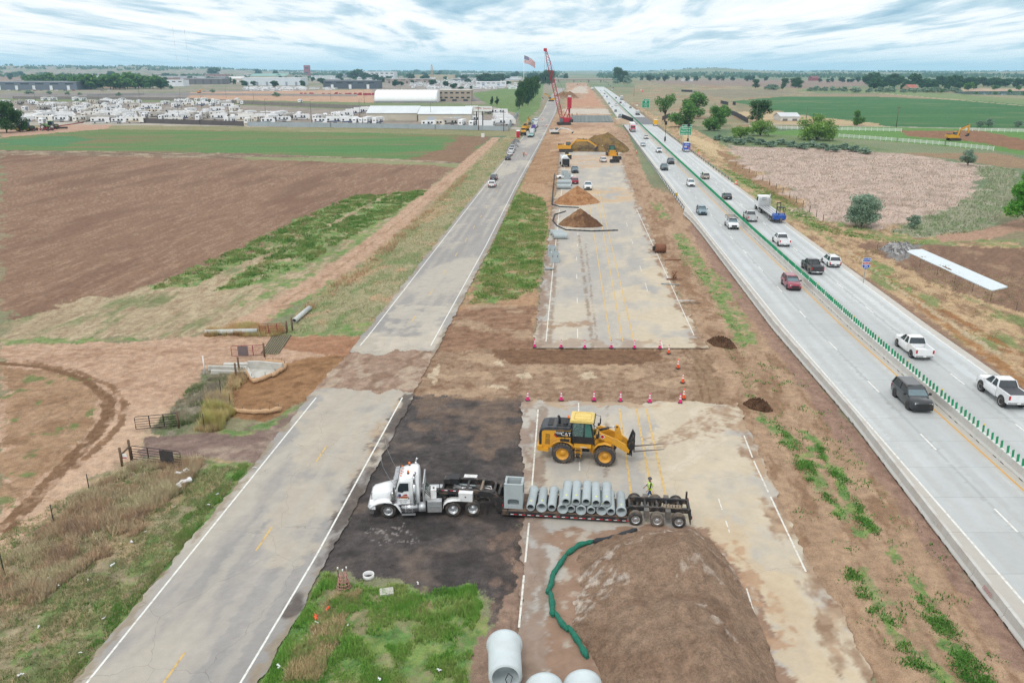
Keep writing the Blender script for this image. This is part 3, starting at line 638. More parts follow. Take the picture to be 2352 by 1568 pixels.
def text_mesh(body,size,m,ext=.004,align='CENTER'):
 c=bpy.data.curves.new('lettering','FONT');c.body=body;c.size=size;c.extrude=ext;c.align_x=align;c.align_y='CENTER'
 c.resolution_u=2;c.space_line=.9
 o=bpy.data.objects.new('lettering',c);COL.objects.link(o);dg=bpy.context.evaluated_depsgraph_get();dg.update()
 me=bpy.data.meshes.new_from_object(o.evaluated_get(dg));bpy.data.objects.remove(o);bpy.data.curves.remove(c)
 me.materials.clear();me.materials.append(m);return me
def text(body,size,m,parent,loc,rot,ext=.004,name='lettering'):
 """text in the xy plane turned by rot (euler)"""
 o=put(name,text_mesh(body,size,m,ext),parent,loc);o.rotation_euler=rot;return o
RUB=mat('tyre_rubber',(62,60,58),.9,var=.2,vs=5,dirt=.5)
TREAD=mat('muddy_tread',(108,98,88),.95,var=.3,vs=8,bump=.6,bs=14)
BLK=mat('black_plastic',(38,38,40),.6,var=.2)
BLKM=mat('black_steel',(48,47,48),.6,.1,var=.25,vs=4,dirt=.5)
GLS=mat('dark_glass',(44,54,60),.08,var=.1,spec_=.9)
WSH=mat('windscreen_glass',(92,116,124),.06,var=.15,spec_=1.0)
CHR=mat('bright_metal',(200,200,202),.25,.9,var=.08)
ALU=mat('aluminium',(205,208,210),.35,.6,var=.1,dirt=.25)
GALV=mat('galvanised_steel',(160,172,174),.55,.3,var=.1)
WHT=mat('white_paint',(244,246,247),.3,var=.03,coat=.5)
WHTD=mat('dusty_white_paint',(232,233,232),.45,var=.05,dirt=.35)
AMB=mat('amber_lens',(248,120,30),.3,var=.05)
REDL=mat('red_lens',(190,30,40),.25,var=.05)
HLT=mat('clear_lens',(222,226,228),.15,var=.05)
CON=mat('precast_concrete',(176,186,188),.85,var=.07,vs=2.5,bump=.15,bs=20,dirt=.12)
CONW=mat('weathered_concrete',(200,198,190),.9,var=.07,vs=1.6,bump=.2,bs=12,dirt=.25)
WOODG=mat('weathered_wood',(140,124,106),.95,var=.25,vs=6,bump=.3)
RUST=mat('rusty_steel',(128,84,62),.9,var=.25,vs=4)
YEL=mat('loader_yellow',(226,164,44),.5,var=.07,dirt=.35)
YELF=mat('faded_yellow',(232,204,120),.6,var=.05,dirt=.15)
ORG=mat('cone_orange',(250,92,40),.5,var=.06)
PNK=mat('cone_magenta',(236,30,130),.5,var=.06)
GREENP=mat('glare_paddle_green',(6,146,96),.5,var=.1)
SKIN=mat('skin',(176,124,98),.6,var=.05)
WSIGN=mat('sign_white',(240,244,240),.4,var=.02)
GSIGN=mat('sign_green',(0,150,106),.4,var=.03)
def wheel(parent,c,r,w,side,tm=RUB,rm=ALU,hub=None,dish=.25,n=20,name='wheel',lugs=0):
 """tyre with a rim child; side +1/-1 is the outer face direction in y"""
 c=Vector(c);t=MB();a=(0,side,0);ir=r*.60
 t.lathe([(ir,-w*.42),(r*.86,-w*.5),(r*.97,-w*.42),(r,-w*.2),(r,w*.2),(r*.97,w*.42),(r*.86,w*.5),(ir,w*.42)],c,a,n,tm)
 if lugs:
  for k in range(lugs):
   an=2*math.pi*k/lugs;d=Vector((math.cos(an),0,math.sin(an)));e=Vector((-math.sin(an),0,math.cos(an)))
   for sy,sh in((-1,0),(1,.5)):
    an2=an+sh*2*math.pi/lugs;d=Vector((math.cos(an2),0,math.sin(an2)));e=Vector((-math.sin(an2),0,math.cos(an2)))
    q=c+d*(r*.99);hw=math.pi*r/lugs*.62;y0,y1=(.04*w,.5*w)if sy>0 else(-.5*w,-.04*w)
    pts=[q-e*hw+Vector((0,y0,0)),q+e*hw+Vector((0,y0,0)),q+e*hw+Vector((0,y1,0)),q-e*hw+Vector((0,y1,0))]
    t.hexa(pts+[p+d*r*.045 for p in pts],TREAD)
 o=t.build('tyre' if name=='wheel' else name,parent)
 b=MB();b.lathe([(ir*1.02,w*.44),(ir*.92,w*.40),(ir*.88,w*(.42-dish)),(ir*.45,w*(.42-dish)),(ir*.40,w*(.5-dish)),(ir*.22,w*(.56-dish)),(.001,w*(.58-dish))],c,a,n,rm)
 b.lathe([(ir*1.02,-w*.40),(ir*.6,-w*.36),(.001,-w*.36)],c,(0,-side,0)if False else a,n,rm)
 for k in range(8):
  an=k*math.pi/4;q=c+Vector((math.cos(an)*ir*.66,side*w*(.43-dish),math.sin(an)*ir*.66))
  b.cyl(q,q+Vector((0,side*.012,0)),ir*.09,hub or BLKM,n=6)
 b.build('rim',o);return o
def paint_mat(rgb,rough=.28,metal=.0):return mat('car_paint_%d_%d_%d'%rgb,rgb,rough,metal,var=.04,coat=.6,dirt=.06)
def section(x,zb,zt,wb,wt,k=.16):
 """rounded car cross section at x"""
 h=zt-zb;r=min(k,h*.45)
 P=[(-wb*.94,zb),(-wb,zb+h*.18),(-wb*.5-wt*.5,zb+h*.55),(-wt,zt-r*.8),(-wt+r*.9,zt),(wt-r*.9,zt),(wt,zt-r*.8),(wb*.5+wt*.5,zb+h*.55),(wb,zb+h*.18),(wb*.94,zb)]
 return[(x,y,z)for y,z in P]
CARP={'suv':dict(L=4.75,W=.94,r=.36,fx=1.40,rx=-1.38,body=[(2.38,.42,.80,.78),(2.30,.34,.96,.86),(1.9,.26,1.04,.93),(1.0,.24,1.10,.95),(-1.6,.24,1.12,.95),(-2.2,.30,1.12,.92),(-2.38,.40,1.04,.86)],gh=(1.05,.30,-1.85,-2.25,1.70),bed=None),'big_suv':dict(L=5.0,W=1.0,r=.40,fx=1.50,rx=-1.45,body=[(2.50,.45,.92,.84),(2.42,.36,1.10,.93),(1.9,.28,1.18,1.0),(1.0,.26,1.22,1.0),(-1.8,.26,1.24,1.0),(-2.35,.32,1.22,.97),(-2.5,.42,1.12,.90)],gh=(1.15,.45,-2.05,-2.42,1.86),bed=None),'sedan':dict(L=4.7,W=.91,r=.33,fx=1.38,rx=-1.38,body=[(2.35,.36,.66,.74),(2.2,.28,.78,.85),(1.6,.22,.88,.91),(.8,.20,.94,.92),(-1.4,.20,.98,.92),(-2.1,.28,1.0,.88),(-2.35,.36,.90,.80)],gh=(.95,.10,-1.0,-1.85,1.42),bed=None),'minivan':dict(L=5.0,W=.97,r=.34,fx=1.55,rx=-1.45,body=[(2.5,.40,.78,.78),(2.35,.30,.92,.90),(1.7,.24,1.02,.96),(-1.8,.24,1.10,.97),(-2.3,.28,1.10,.95),(-2.5,.38,1.02,.90)],gh=(1.55,.65,-2.1,-2.42,1.76),bed=None),'pickup':dict(L=5.85,W=1.0,r=.41,fx=1.85,rx=-1.85,body=[(2.92,.52,.98,.86),(2.85,.40,1.16,.96),(2.4,.32,1.22,1.0),(1.3,.30,1.26,1.01),(-.75,.30,1.28,1.01)],gh=(1.35,.62,-.55,-.80,1.90),bed=(-.80,-2.92,1.30)),}
def make_car(kind,rgb,label,cat,lift=0.0,rims=None,cover=None,rack=False,far=False,group=None,bars=False):
 p=CARP[kind];pm=paint_mat(rgb);rm=rims or ALU
 t=thing({'big_suv':'suv','pickup':'pickup_truck','sedan':'car'}.get(kind,kind),label,cat,group=group)
 b=MB();rings=[section(x,zb+lift,zt+lift,w,w*.93)for x,zb,zt,w in p['body']];b.loft(rings,pm)
 f0,f1,r1,r0,zr=p['gh'];zr+=lift
 def belt(x):
  B=sorted([(q[0],q[2],q[3])for q in p['body']]);return np.interp(x,[q[0]for q in B],[q[1]for q in B])+lift
 W=p['W'];zb=belt(0)
 hw=W*.74
 b.loft([[(f1-.02,-hw,zr-.06),(f1-.02,hw,zr-.06)][::-1]+[(f1-.06,hw*.9,zr-.02),(f1-.06,-hw*.9,zr-.02)],[(f1-.3,hw*1.02,zr-.03),(f1-.3,-hw*1.02,zr-.03),(f1-.3,-hw*.86,zr+.02),(f1-.3,hw*.86,zr+.02)],[(r1+.3,hw*1.02,zr-.03),(r1+.3,-hw*1.02,zr-.03),(r1+.3,-hw*.86,zr+.03),(r1+.3,hw*.86,zr+.03)],[(r1-.02,hw,zr-.07),(r1-.02,-hw,zr-.07),(r1-.02,-hw*.9,zr-.02),(r1-.02,hw*.9,zr-.02)]],pm,sm=False)
 for s in(-1,1):
  for xa,xb,w_ in((f0,f1,.05),(r0,r1,.09),((f0+r0)/2-.05,(f1+r1)/2,.06)):
   za=belt(xa)-.05
   b.hexa([(xa-w_,s*W*.93-.03,za),(xa+w_,s*W*.93-.03,za),(xa+w_,s*W*.93+.03,za),(xa-w_,s*W*.93+.03,za),(xb-w_,s*hw-.03,zr-.04),(xb+w_,s*hw-.03,zr-.04),(xb+w_,s*hw+.03,zr-.04),(xb-w_,s*hw+.03,zr-.04)],pm)
 bed=p['bed']
 if bed:
  x1,x0,zt=bed;zt+=lift;zf=.80+lift
  b.box(x0,x1,-W*.96,-W*.96+.12,.42+lift,zt,pm);b.box(x0,x1,W*.96-.12,W*.96,.42+lift,zt,pm)
  b.box(x0,x0+.10,-W*.84,W*.84,.46+lift,zt-.02,pm);b.box(x0+.1,x1,-W*.84,W*.84,.45+lift,zf,mat('bed_liner',rgb if sum(rgb)>690 and not cover else(50,50,52),.7,var=.1)if not cover else BLK)
  if cover:b.box(x0+.1,x1,-W*.83,W*.83,zt-.06,zt+.01,mat('bed_cover',cover,.6,var=.06))
 b.build('body',t)
 g=MB();zw=lambda x:belt(x)-.04;gi=hw-.015;Wi=W*.92
 g.hexa([(f0,-Wi,zw(f0)),(f0,Wi,zw(f0)),(r0,Wi,zw(r0)),(r0,-Wi,zw(r0)),(f1,-gi,zr-.05),(f1,gi,zr-.05),(r1,gi,zr-.05),(r1,-gi,zr-.05)],GLS)
 g.build('side_windows',t)
 ws=MB();e=.012
 ws.hexa([(f0+e,-Wi*.93,zw(f0)+.03),(f0+e,Wi*.93,zw(f0)+.03),(f0-.02,Wi*.93,zw(f0)+.03),(f0-.02,-Wi*.93,zw(f0)+.03),(f1+e,-gi*.93,zr-.08),(f1+e,gi*.93,zr-.08),(f1-.02,gi*.93,zr-.08),(f1-.02,-gi*.93,zr-.08)],WSH)
 ws.build('windscreen',t)
 if far:return finish_car(t,p,W,lift,rm,far)
 xf,xr=p['body'][0][0],(bed[1]if bed else p['body'][-1][0])
 zf0,zf1=p['body'][0][1]+lift,p['body'][0][2]+lift;zq=(p['body'][-1][2]if not bed else bed[2])+lift
 gr=MB();gr.box(xf-.06,xf+.015,-W*.5,W*.5,zf0+.06,zf1-.06,BLK);gr.box(xf-.10,xf+.02,-W*.86,W*.86,zf0-.13,zf0+.02,BLK);gr.build('grille',t)
 for s in(-1,1):
  h=MB();h.box(xf-.2,xf-.02,s*W*.62-.17,s*W*.62+.17,zf1-.10,zf1+.06,HLT);h.build('headlight',t)
  q=MB();q.box(xr-.015,xr+.10,s*W*.86-.09,s*W*.86+.09,zq-.48,zq-.10,REDL);q.build('tail_light',t)
  m_=MB();m_.box(f0-.28,f0-.12,s*(W+.02),s*(W+.22),zw(f0)+.02,zw(f0)+.20,BLK if sum(rgb)<650 else pm);m_.build('mirror',t)
 bp=MB();bp.box(xr-.07,xr+.12,-W*.90,W*.90,.42+lift,.60+lift,CHR if bed else BLK);bp.box(xr-.09,xr,-.16,.16,.46+lift,.58+lift,WSIGN);bp.build('rear_bumper',t)
 if rack:
  r_=MB();zt=zr+.12
  for s in(-1,1):
   r_.tube([(-2.75,s*.85,1.25+lift),(-2.75,s*.85,zt),(1.6 if rack=='full' else-.9,s*.85,zt)],.035,BLKM)
   r_.tube([(-1.0,s*.85,1.25+lift),(-1.0,s*.85,zt)],.035,BLKM)
  for x in((-2.7,-1.9,-1.0,-.1,.7,1.5)if rack=='full' else(-2.7,-1.0)):r_.tube([(x,-.85,zt),(x,.85,zt)],.03,BLKM)
  r_.build('ladder_rack',t)
 if bars:
  r_=MB()
  for s in(-1,1):r_.box(-1.5,.1,s*.58-.02,s*.58+.02,zr+.04,zr+.09,BLK)
  r_.build('roof_rail',t)
 return finish_car(t,p,W,lift,rm,far)
def finish_car(t,p,W,lift,rm,far):
 r=p['r']*(1+lift*.9)
 for x in(p['fx'],p['rx']):
  for s in(-1,1):
   a=MB();a.cyl((x,s*(W-.25),r+lift*.25),(x,s*(W+.004),r+lift*.25),r*1.16,BLK,n=18);a.build('wheel_arch',t)
   wheel(t,(x,s*(W-.10),r),r,.27,s,RUB,rm,n=14,dish=.2)
 return t
CARC={}
def road_dir(y):return math.atan2(1.0,(float(MED(y+5))-float(MED(y-5)))/10)
def car(px,py,kind,rgb,label,cat,away,rot=None,**kw):
 q=G(px,py);t=make_car(kind,rgb,label,cat,**kw);t.location=(q.x,q.y,0)
 a=road_dir(q.y)if rot is None else R(rot);t.rotation_euler=(0,0,a+(0 if away else math.pi));return t
W_=(242,244,245);GREYC=(70,74,78);BLKC=(30,31,34)
BLKRIM=mat('black_rim',(45,45,48),.4,.4)
def highway_traffic():
 g=None
 car(2092,925,'big_suv',(36,40,44),'big black suv beside the median barrier, nearest vehicle of the oncoming lanes','suv',0,rims=BLKRIM)
 car(1816,659,'suv',(150,40,66),'crimson suv coming alone down the oncoming lanes past the median','suv',0,rims=BLKRIM)
 car(1680,522,'pickup',W_,'white work pickup with headlights on and a ladder rack over its bed','pickup',0,rack='full')
 car(1611,491,'suv',(112,140,152),'blue-grey suv in the outer oncoming lane','suv',0)
 car(1586,427,'suv',W_,'white suv oncoming beside the green median paddles, black windscreen','suv',0)
 car(1525,390,'pickup',(86,96,98),'dark grey-green pickup oncoming in the outer lane behind a black one','pickup',0,far=False)
 car(1540,376,'pickup',(52,56,60),'black pickup oncoming in the lane next to the median','pickup',0)
 car(1513,350,'pickup',W_,'white pickup oncoming with light rack on its roof, far lane','pickup',0)
 car(1477,336,'sedan',(196,204,208),'silver sedan oncoming beside the guardrail','car',0)
 car(1484,319,'suv',(226,222,214),'cream suv oncoming just in front of the white semi','suv',0)
 car(2297,915,'pickup',W_,'lifted white pickup with black bed cover, cut by the right edge','pickup',1,lift=.22,cover=(70,72,76))
 car(2095,808,'pickup',W_,'white pickup with open empty bed driving away beside the median paddles','pickup',1)
 car(1864,622,'pickup',(44,46,50),'black pickup with rack and blue boards driving away','pickup',1,rack='short',cover=(58,60,64))
 car(1907,608,'suv',W_,'white suv with roof rails and door decal driving away','suv',1,bars=True)
 car(1793,560,'pickup',W_,'white pickup with black rear window driving away behind the flatbed truck','pickup',1)
 car(1722,505,'pickup',(196,198,198),'silver pickup driving away alongside the flatbed truck','pickup',1)
 car(1669,456,'sedan',(58,66,74),'charcoal sedan driving away in the right carriageway','car',1)
 car(1619,410,'minivan',(196,184,170),'beige minivan driving away in the right carriageway','minivan',1)
 far=[(1435,285,'pickup',(74,84,86),0,'dark grey pickup oncoming on the black bridge deck'),(1424,269,'pickup',(150,158,158),0,'grey pickup oncoming just before the black bridge deck'),(1414,257,'suv',(60,84,82),0,'dark teal suv oncoming beyond the bridge deck'),(1406,249,'suv',W_,0,'white car oncoming beside the far left barrier'),(1415,243,'pickup',(232,228,220),0,'cream pickup oncoming against the far median'),(1399,240,'suv',(124,150,152),0,'pale blue suv oncoming beyond the bridge'),(1394,224,'suv',(60,70,110),0,'navy blue car oncoming against the distant median'),(1385,223,'suv',W_,0,'white suv oncoming next to the navy car far off'),(1389,217,'sedan',(70,74,80),0,'small dark car oncoming in the distant bend'),(1379,211,'suv',W_,0,'white suv oncoming behind the box truck in the bend'),(1448,249,'sedan',(120,122,124),1,'grey sedan driving away before the exit sign'),(1432,243,'sedan',W_,1,'white car with red lights driving away next to the median'),(1425,238,'suv',(120,48,56),1,'dark red suv driving away far off'),(1437,237,'sedan',(216,220,222),1,'silver car driving away at the outer edge far off'),(1415,227,'suv',(60,72,70),1,'dark green car driving away far off, left lane'),(1411,217,'sedan',W_,1,'white sedan driving away far off alone'),(1406,207,'suv',W_,1,'white suv driving away near the orange signs far off'),(1402,199,'suv',(58,62,66),1,'charcoal suv driving away near the overpass'),(1398,195,'suv',(50,54,60),1,'black suv driving away in the far queue below the overpass'),(1394,192,'pickup',(78,84,90),1,'grey pickup in the far queue below the overpass'),(1390,190,'suv',(44,48,60),1,'dark blue suv in the far queue below the overpass')]
 far+=[(1350,197,'suv',(60,66,76),0,'dark suv leading the far oncoming queue'),(1342,202,'sedan',W_,0,'white sedan on the far oncoming curve'),(1326,195,'suv',(70,74,84),0,'black car on the far oncoming curve left of the white sedan'),(1322,191,'sedan',(190,196,200),0,'silver car in the far oncoming queue'),(1334,189,'pickup',(60,62,70),0,'dark pickup in the far oncoming queue'),(1386,187,'suv',(54,58,66),1,'dark car vanishing under the overpass, left lane'),(1381,186,'sedan',W_,1,'white car vanishing under the overpass'),(1392,188.5,'suv',(120,124,130),1,'grey car vanishing under the overpass, right lane'),(1397,190.5,'sedan',(50,54,62),1,'black sedan in the far queue, outer lane'),(1408,203,'pickup',(84,88,94),1,'grey pickup behind the orange warning signs')]
 for px,py,k,c,aw,lb in far:car(px,py,k,c,lb,{'pickup':'pickup','sedan':'car'}.get(k,'suv'),aw,far=True)
 car(1297,410,'sedan',W_,'white sedan parked sideways behind two small concrete boxes','car',1,rot=180)
 car(1319,421,'suv',(168,34,62),'red suv parked beside the small concrete boxes','suv',1,rot=92)
 car(1320,396,'pickup',(84,96,104),'slate grey pickup parked facing the camera beside the refuse truck','pickup',0,rot=88)
 car(1385,372,'suv',W_,'white suv parked on the old highway beside the tracked loader','suv',1,rot=92)
 car(1350,434,'pickup',W_,'white pickup parked behind the tan soil mound','pickup',0,rot=86)
 car(1131,429,'suv',(240,240,238),'white suv driving down the frontage road, rearmost of its pair','suv',1,rot=86)
 car(1134.5,413,'suv',(92,98,104),'grey suv driving on the frontage road ahead of a white one','suv',1,rot=86)
 car(1167,367,'sedan',(50,54,60),'dark sedan last in the queue on the frontage road','car',1,rot=86)
 car(1171.5,357,'sedan',W_,'white sedan second in the queue on the frontage road','car',1,rot=86)
 car(1174.5,351,'pickup',(232,236,238),'white pickup third in the queue on the frontage road','pickup',1,rot=86)
 car(1177,345,'pickup',(214,218,222),'silver pickup with dark bed at the head of the frontage queue','pickup',1,rot=86)
 car(1219,285,'pickup',(150,190,196),'pale teal pickup parked on the grass by the lot fence, nearest of three','pickup',0,rot=88,far=True)
 car(1225,281,'suv',(120,170,180),'blue suv parked between two pickups by the lot fence','suv',0,rot=88,far=True)
 car(1231,277,'pickup',W_,'white pickup parked on the grass by the lot fence, farthest of three','pickup',0,rot=88,far=True)
 car(1096,290,'pickup',W_,'white pickup hitched in front of a white cargo trailer on the side road','pickup',1,rot=180)
 car(457,285,'sedan',(190,30,56),'red car on the side road along the lot fence','car',1,rot=0,far=True)
highway_traffic()
# ================================================================ people
def person(label,loc,rz,shirt=(40,40,42),vest=(200,240,50),pants=(58,84,124),helmet=(70,72,78),stride=.0,arm=(.3,-.3),bend=0.0,vest2=(236,236,220),skin=SKIN):
 t=thing('person',label,'person',loc,rz)
 J={};V=[];E=[];RAD=[]
 def jt(p,r,par=None):
  V.append(p);RAD.append(r)
  if par is not None:E.append((par,len(V)-1))
  return len(V)-1
 hz=.93;sb,cb=math.sin(bend),math.cos(bend)
 def up(x,y,z):return(x*cb+z*sb,y,hz+z*cb-x*sb)
 pel=jt((0,0,hz),.135);wa=jt(up(0,0,.16),.125,pel);ch=jt(up(.01,0,.36),.15,wa);sh=jt(up(0,0,.50),.11,ch)
 nk=jt(up(.02,0,.60),.058,sh);hd=jt(up(.05,0,.70),.088,nk);jt(up(.045,0,.81),.085,hd)
 nose=jt(up(.145,0,.705),.014,hd)
 for s,st in((1,stride),(-1,-stride)):
  hp=jt((0,s*.10,hz-.06),.095,pel);kx=.44*math.sin(st*.8);kn=jt((kx+.03,s*.11,hz-.06-.42*math.cos(st*.8)),.062,hp)
  fx=kx+.42*math.sin(st*1.0-(.25 if st<0 else 0));fz=max(.09,.07+(.06 if st<0 else 0))
  an=jt((fx,s*.11,fz),.045,kn);jt((fx+.17,s*.12,max(.05,fz-.03)),.042,an)
  a=arm[0]if s>0 else arm[1]
  so_=jt(up(0,s*.19,.47),.062,sh);el=jt(up(.27*math.sin(a),s*.25,.47-.28*math.cos(a)),.045,so_)
  wx,wz=.27*math.sin(a)+.25*math.sin(a+.5),.47-.28*math.cos(a)-.25*math.cos(a+.5)
  wr=jt(up(wx,s*.25,wz),.03,el);d=(math.sin(a+.5),-math.cos(a+.5));pm_=jt(up(wx+d[0]*.07,s*.25,wz+d[1]*.07),.03,wr)
  for k,(off,ln)in enumerate(((-.03,.075),(-.01,.09),(.01,.085),(.03,.07))):
   f1=jt(up(wx+d[0]*.12-d[1]*off,s*.25,wz+d[1]*.12+d[0]*off),.0095,pm_);jt(up(wx+d[0]*(.12+ln*.6)-d[1]*off+.012,s*.235,wz+d[1]*(.12+ln*.6)+d[0]*off),.008,f1)
  jt(up(wx+d[0]*.06-d[1]*-.05,s*.22,wz+d[1]*.06+d[0]*-.05),.010,pm_)
 me=bpy.data.meshes.new('body');me.from_pydata(V,E,[]);me.update()
 o=put('person',me,t);o.name='body'
 sk=o.modifiers.new('skin','SKIN')
 for i,r in enumerate(RAD):me.skin_vertices[0].data[i].radius=(r,r*(1.25 if i in(pel,wa,ch,sh)else 1))
 me.skin_vertices[0].data[0].use_root=True
 sb_=o.modifiers.new('sub','SUBSURF');sb_.levels=sb_.render_levels=1
 dg=bpy.context.evaluated_depsgraph_get();dg.update()
 m2=bpy.data.meshes.new_from_object(o.evaluated_get(dg));o.modifiers.clear();o.data=m2
 mats=[skin,mat('cloth_%d_%d_%d'%shirt,shirt,.9,var=.1,vs=8),mat('cloth_%d_%d_%d'%pants,pants,.9,var=.15,vs=8),BLK]
 m2.materials.clear()
 for m in mats:m2.materials.append(m)
 A=[Vector(v)for v in V]
 for f in m2.polygons:
  c=f.center;k=min(range(len(A)),key=lambda i:(A[i]-c).length-RAD[i])
  z=c.z
  f.use_smooth=True
  if k in(pel,)or(k>nose and V[k][2]<hz+.02 and RAD[k]in(.095,.062)):f.material_index=2
  elif RAD[k]in(.045,)and V[k][2]<.3 or RAD[k]==.042:f.material_index=3
  elif k in(wa,ch,sh)or(RAD[k]in(.062,.045)and V[k][2]>.5):f.material_index=1
  else:f.material_index=0
 v=MB();vm=mat('vest_%d_%d_%d'%vest,vest,.7,var=.06);v2=mat('vest_%d_%d_%d'%vest2,vest2,.6,var=.04)
 def ring(z,rx,ry):return[up(rx*math.cos(i*math.pi/6)+.005,ry*math.sin(i*math.pi/6),z)for i in range(12)]
 v.loft([ring(-.04,.165,.205),ring(.14,.16,.20)],vm,False);v.loft([ring(.14,.163,.203),ring(.20,.165,.205)],v2,False)
 v.loft([ring(.20,.165,.205),ring(.38,.175,.215),ring(.50,.14,.19),ring(.545,.09,.11)],vm,False)
 for s in(-1,1):v.tube([up(.17,s*.09,.14),up(.183,s*.10,.36),up(.10,s*.10,.545),up(-.10,s*.10,.545),up(-.175,s*.10,.36),up(-.165,s*.09,.14)],.025,v2,4)
 v.build('vest',t)
 h=MB();hm=mat('helmet_%d_%d_%d'%helmet,helmet,.4,var=.03);c=up(.045,0,.785)
 h.lathe([(.165,.0),(.125,.015),(.122,.06),(.10,.115),(.05,.145),(.001,.15)],c,up(0,0,1)if False else(sb,0,cb),14,hm);h.build('hard_hat',t)
 return t
# ================================================================ hero vehicles
def unit(a,b):return(Vector(b)-Vector(a)).normalized()
def hero_truck():
 a,b=G(893,1188),G(1085,1183);d=unit(b,a);n=Vector((-d.y,d.x,0))
 org=a-n*1.06
 t=thing('semi_truck','white day cab semi truck with amber roof beacons, hitched to the lowboy trailer','semi truck',org,math.atan2(d.y,d.x))
 b_=MB()
 def hr(x,z0,z1,w0,w1):return[(x,-w0,z0),(x,-w1*1.02,z1-.22),(x,-w1*.8,z1-.04),(x,-w1*.3,z1),(x,w1*.3,z1),(x,w1*.8,z1-.04),(x,w1*1.02,z1-.22),(x,w0,z0)]
 b_.loft([hr(1.12,.75,1.62,.62,.56),hr(1.0,.7,1.76,.70,.64),(hr(.3,.9,1.92,.72,.74)),hr(-.52,.95,2.06,.80,.86)],WHT)
 b_.build('hood',t)
 for s in(-1,1):
  f=MB();prof=[]
  f.loft([[(x,s*.62,z-.02),(x,s*1.24,z-.10),(x,s*1.27,z-.22),(x,s*1.22,z-.26),(x,s*.62,z-.16)]for x,z in((1.22,1.02),(1.0,1.22),(.62,1.40),(.2,1.47),(-.25,1.42),(-.55,1.22),(-.78,.85),(-.9,.62))],WHT)
  f.hexa([(1.02,s*.64,.75),(1.30,s*.64,.75),(1.20,s*1.22,.75),(.85,s*1.22,.75),(1.02,s*.64,1.2),(1.25,s*.64,1.2),(1.18,s*1.2,1.1),(.85,s*1.2,1.1)],WHT)
  o=f.build('fender',t);h=MB();h.box(1.20,1.27,s*.95-.16,s*.95+.16,.86,1.06,HLT);h.build('headlight',o)
 g=MB();g.box(1.10,1.17,-.52,.52,.72,1.60,CHR,ty=.03)
 for k in range(9):g.box(1.165,1.18,-.46,.46,.78+k*.085,.81+k*.085,BLK)
 g.build('grille',t)
 bp=MB();bp.prism([(.95,-1.24),(1.22,-1.22),(1.40,-.85),(1.42,.85),(1.22,1.22),(.95,1.24),(1.1,.8),(1.1,-.8)],.42,.78,CHR,axis='z');bp.build('bumper',t)
 c=MB()
 def cr(x,zr,w,zb=.95):return[(x,-w*1.0,zb),(x,-w*1.02,1.9),(x,-w*.96,zr-.22),(x,-w*.82,zr-.06),(x,-w*.45,zr),(x,w*.45,zr),(x,w*.82,zr-.06),(x,w*.96,zr-.22),(x,w*1.02,1.9),(x,w,zb)]
 c.loft([cr(-.50,2.06,1.03),cr(-.54,2.10,1.04)],WHT,sm=False)
 c.loft([cr(-.55,2.08,1.04),cr(-.78,2.86,1.02),cr(-1.1,3.02,1.02),cr(-1.6,3.16,1.02),cr(-1.95,3.20,1.0),cr(-2.12,3.06,.98),cr(-2.16,2.7,.97)],WHT)
 c.build('cab',t)
 w=MB()
 w.hexa([(-.50,-.88,2.08),(-.50,.88,2.08),(-.60,.88,2.05),(-.60,-.88,2.05),(-.725,-.80,2.78),(-.725,.80,2.78),(-.80,.80,2.76),(-.80,-.80,2.76)],GLS);o=w.build('windscreen',t)
 vs=MB();vs.hexa([(-.44,-.98,2.70),(-.44,.98,2.70),(-.74,.98,2.86),(-.74,-.98,2.86),(-.43,-.98,2.73),(-.43,.98,2.73),(-.74,.98,2.90),(-.74,-.98,2.90)],CHR);vs.build('sun_visor',t)
 for s in(-1,1):
  dr=MB();y0=s*1.055
  dr.prism([(-.64,.98),(-1.50,.98),(-1.50,2.72),(-.80,2.72),(-.64,2.2)],y0-.02,y0+.02,WHT);d_=dr.build('door',t)
  wn=MB();wn.prism([(-.70,1.98),(-1.0,1.90),(-1.12,2.0),(-1.44,2.02),(-1.44,2.62),(-.86,2.62),(-.72,2.3)],y0-.03,y0+.03,GLS);wn.build('side_window',d_)
  hn=MB();hn.box(-1.46,-1.38,y0-.04,y0+.04,1.42,1.50,BLK);hn.build('handle',d_)
  if s>0:
   dc=MB();red=mat('decal_red',(176,52,60),.5);bl=mat('decal_blue',(66,74,132),.5);tn=mat('decal_tan',(206,168,120),.5)
   dc.prism([(-.74,1.50),(-1.34,1.42),(-1.38,1.62),(-.80,1.66)],y0+.022,y0+.027,tn);dc.prism([(-.72,1.60),(-.92,1.64),(-.90,1.80),(-.74,1.82)],y0+.028,y0+.032,bl)
   dc.prism([(-1.0,1.66),(-1.36,1.66),(-1.30,1.80),(-1.1,1.76)],y0+.028,y0+.032,red);dc.prism([(-.74,1.50),(-1.30,1.53),(-1.30,1.57),(-.76,1.56)],y0+.029,y0+.033,red);dc.build('door_decal',d_)
   blt=mat('letter_dark',(50,50,60),.6)
   text('USDOT 746482',.085,blt,d_,(-1.05,y0+.024,1.30),(math.pi/2,0,math.pi));text('VIN L 370366',.08,blt,d_,(-1.05,y0+.024,1.17),(math.pi/2,0,math.pi))
   text('Equipment',.19,red,d_,(-1.05,y0+.036,1.585),(math.pi/2,0,math.pi))
  m=MB();m.box(-.56,-.42,s*1.42-.10,s*1.42+.10,1.95,2.55,CHR);m.tube([(-.6,s*1.06,1.9),(-.5,s*1.42,1.95)],.02,CHR);m.tube([(-.6,s*1.05,2.6),(-.5,s*1.42,2.55)],.02,CHR);m.build('mirror',t)
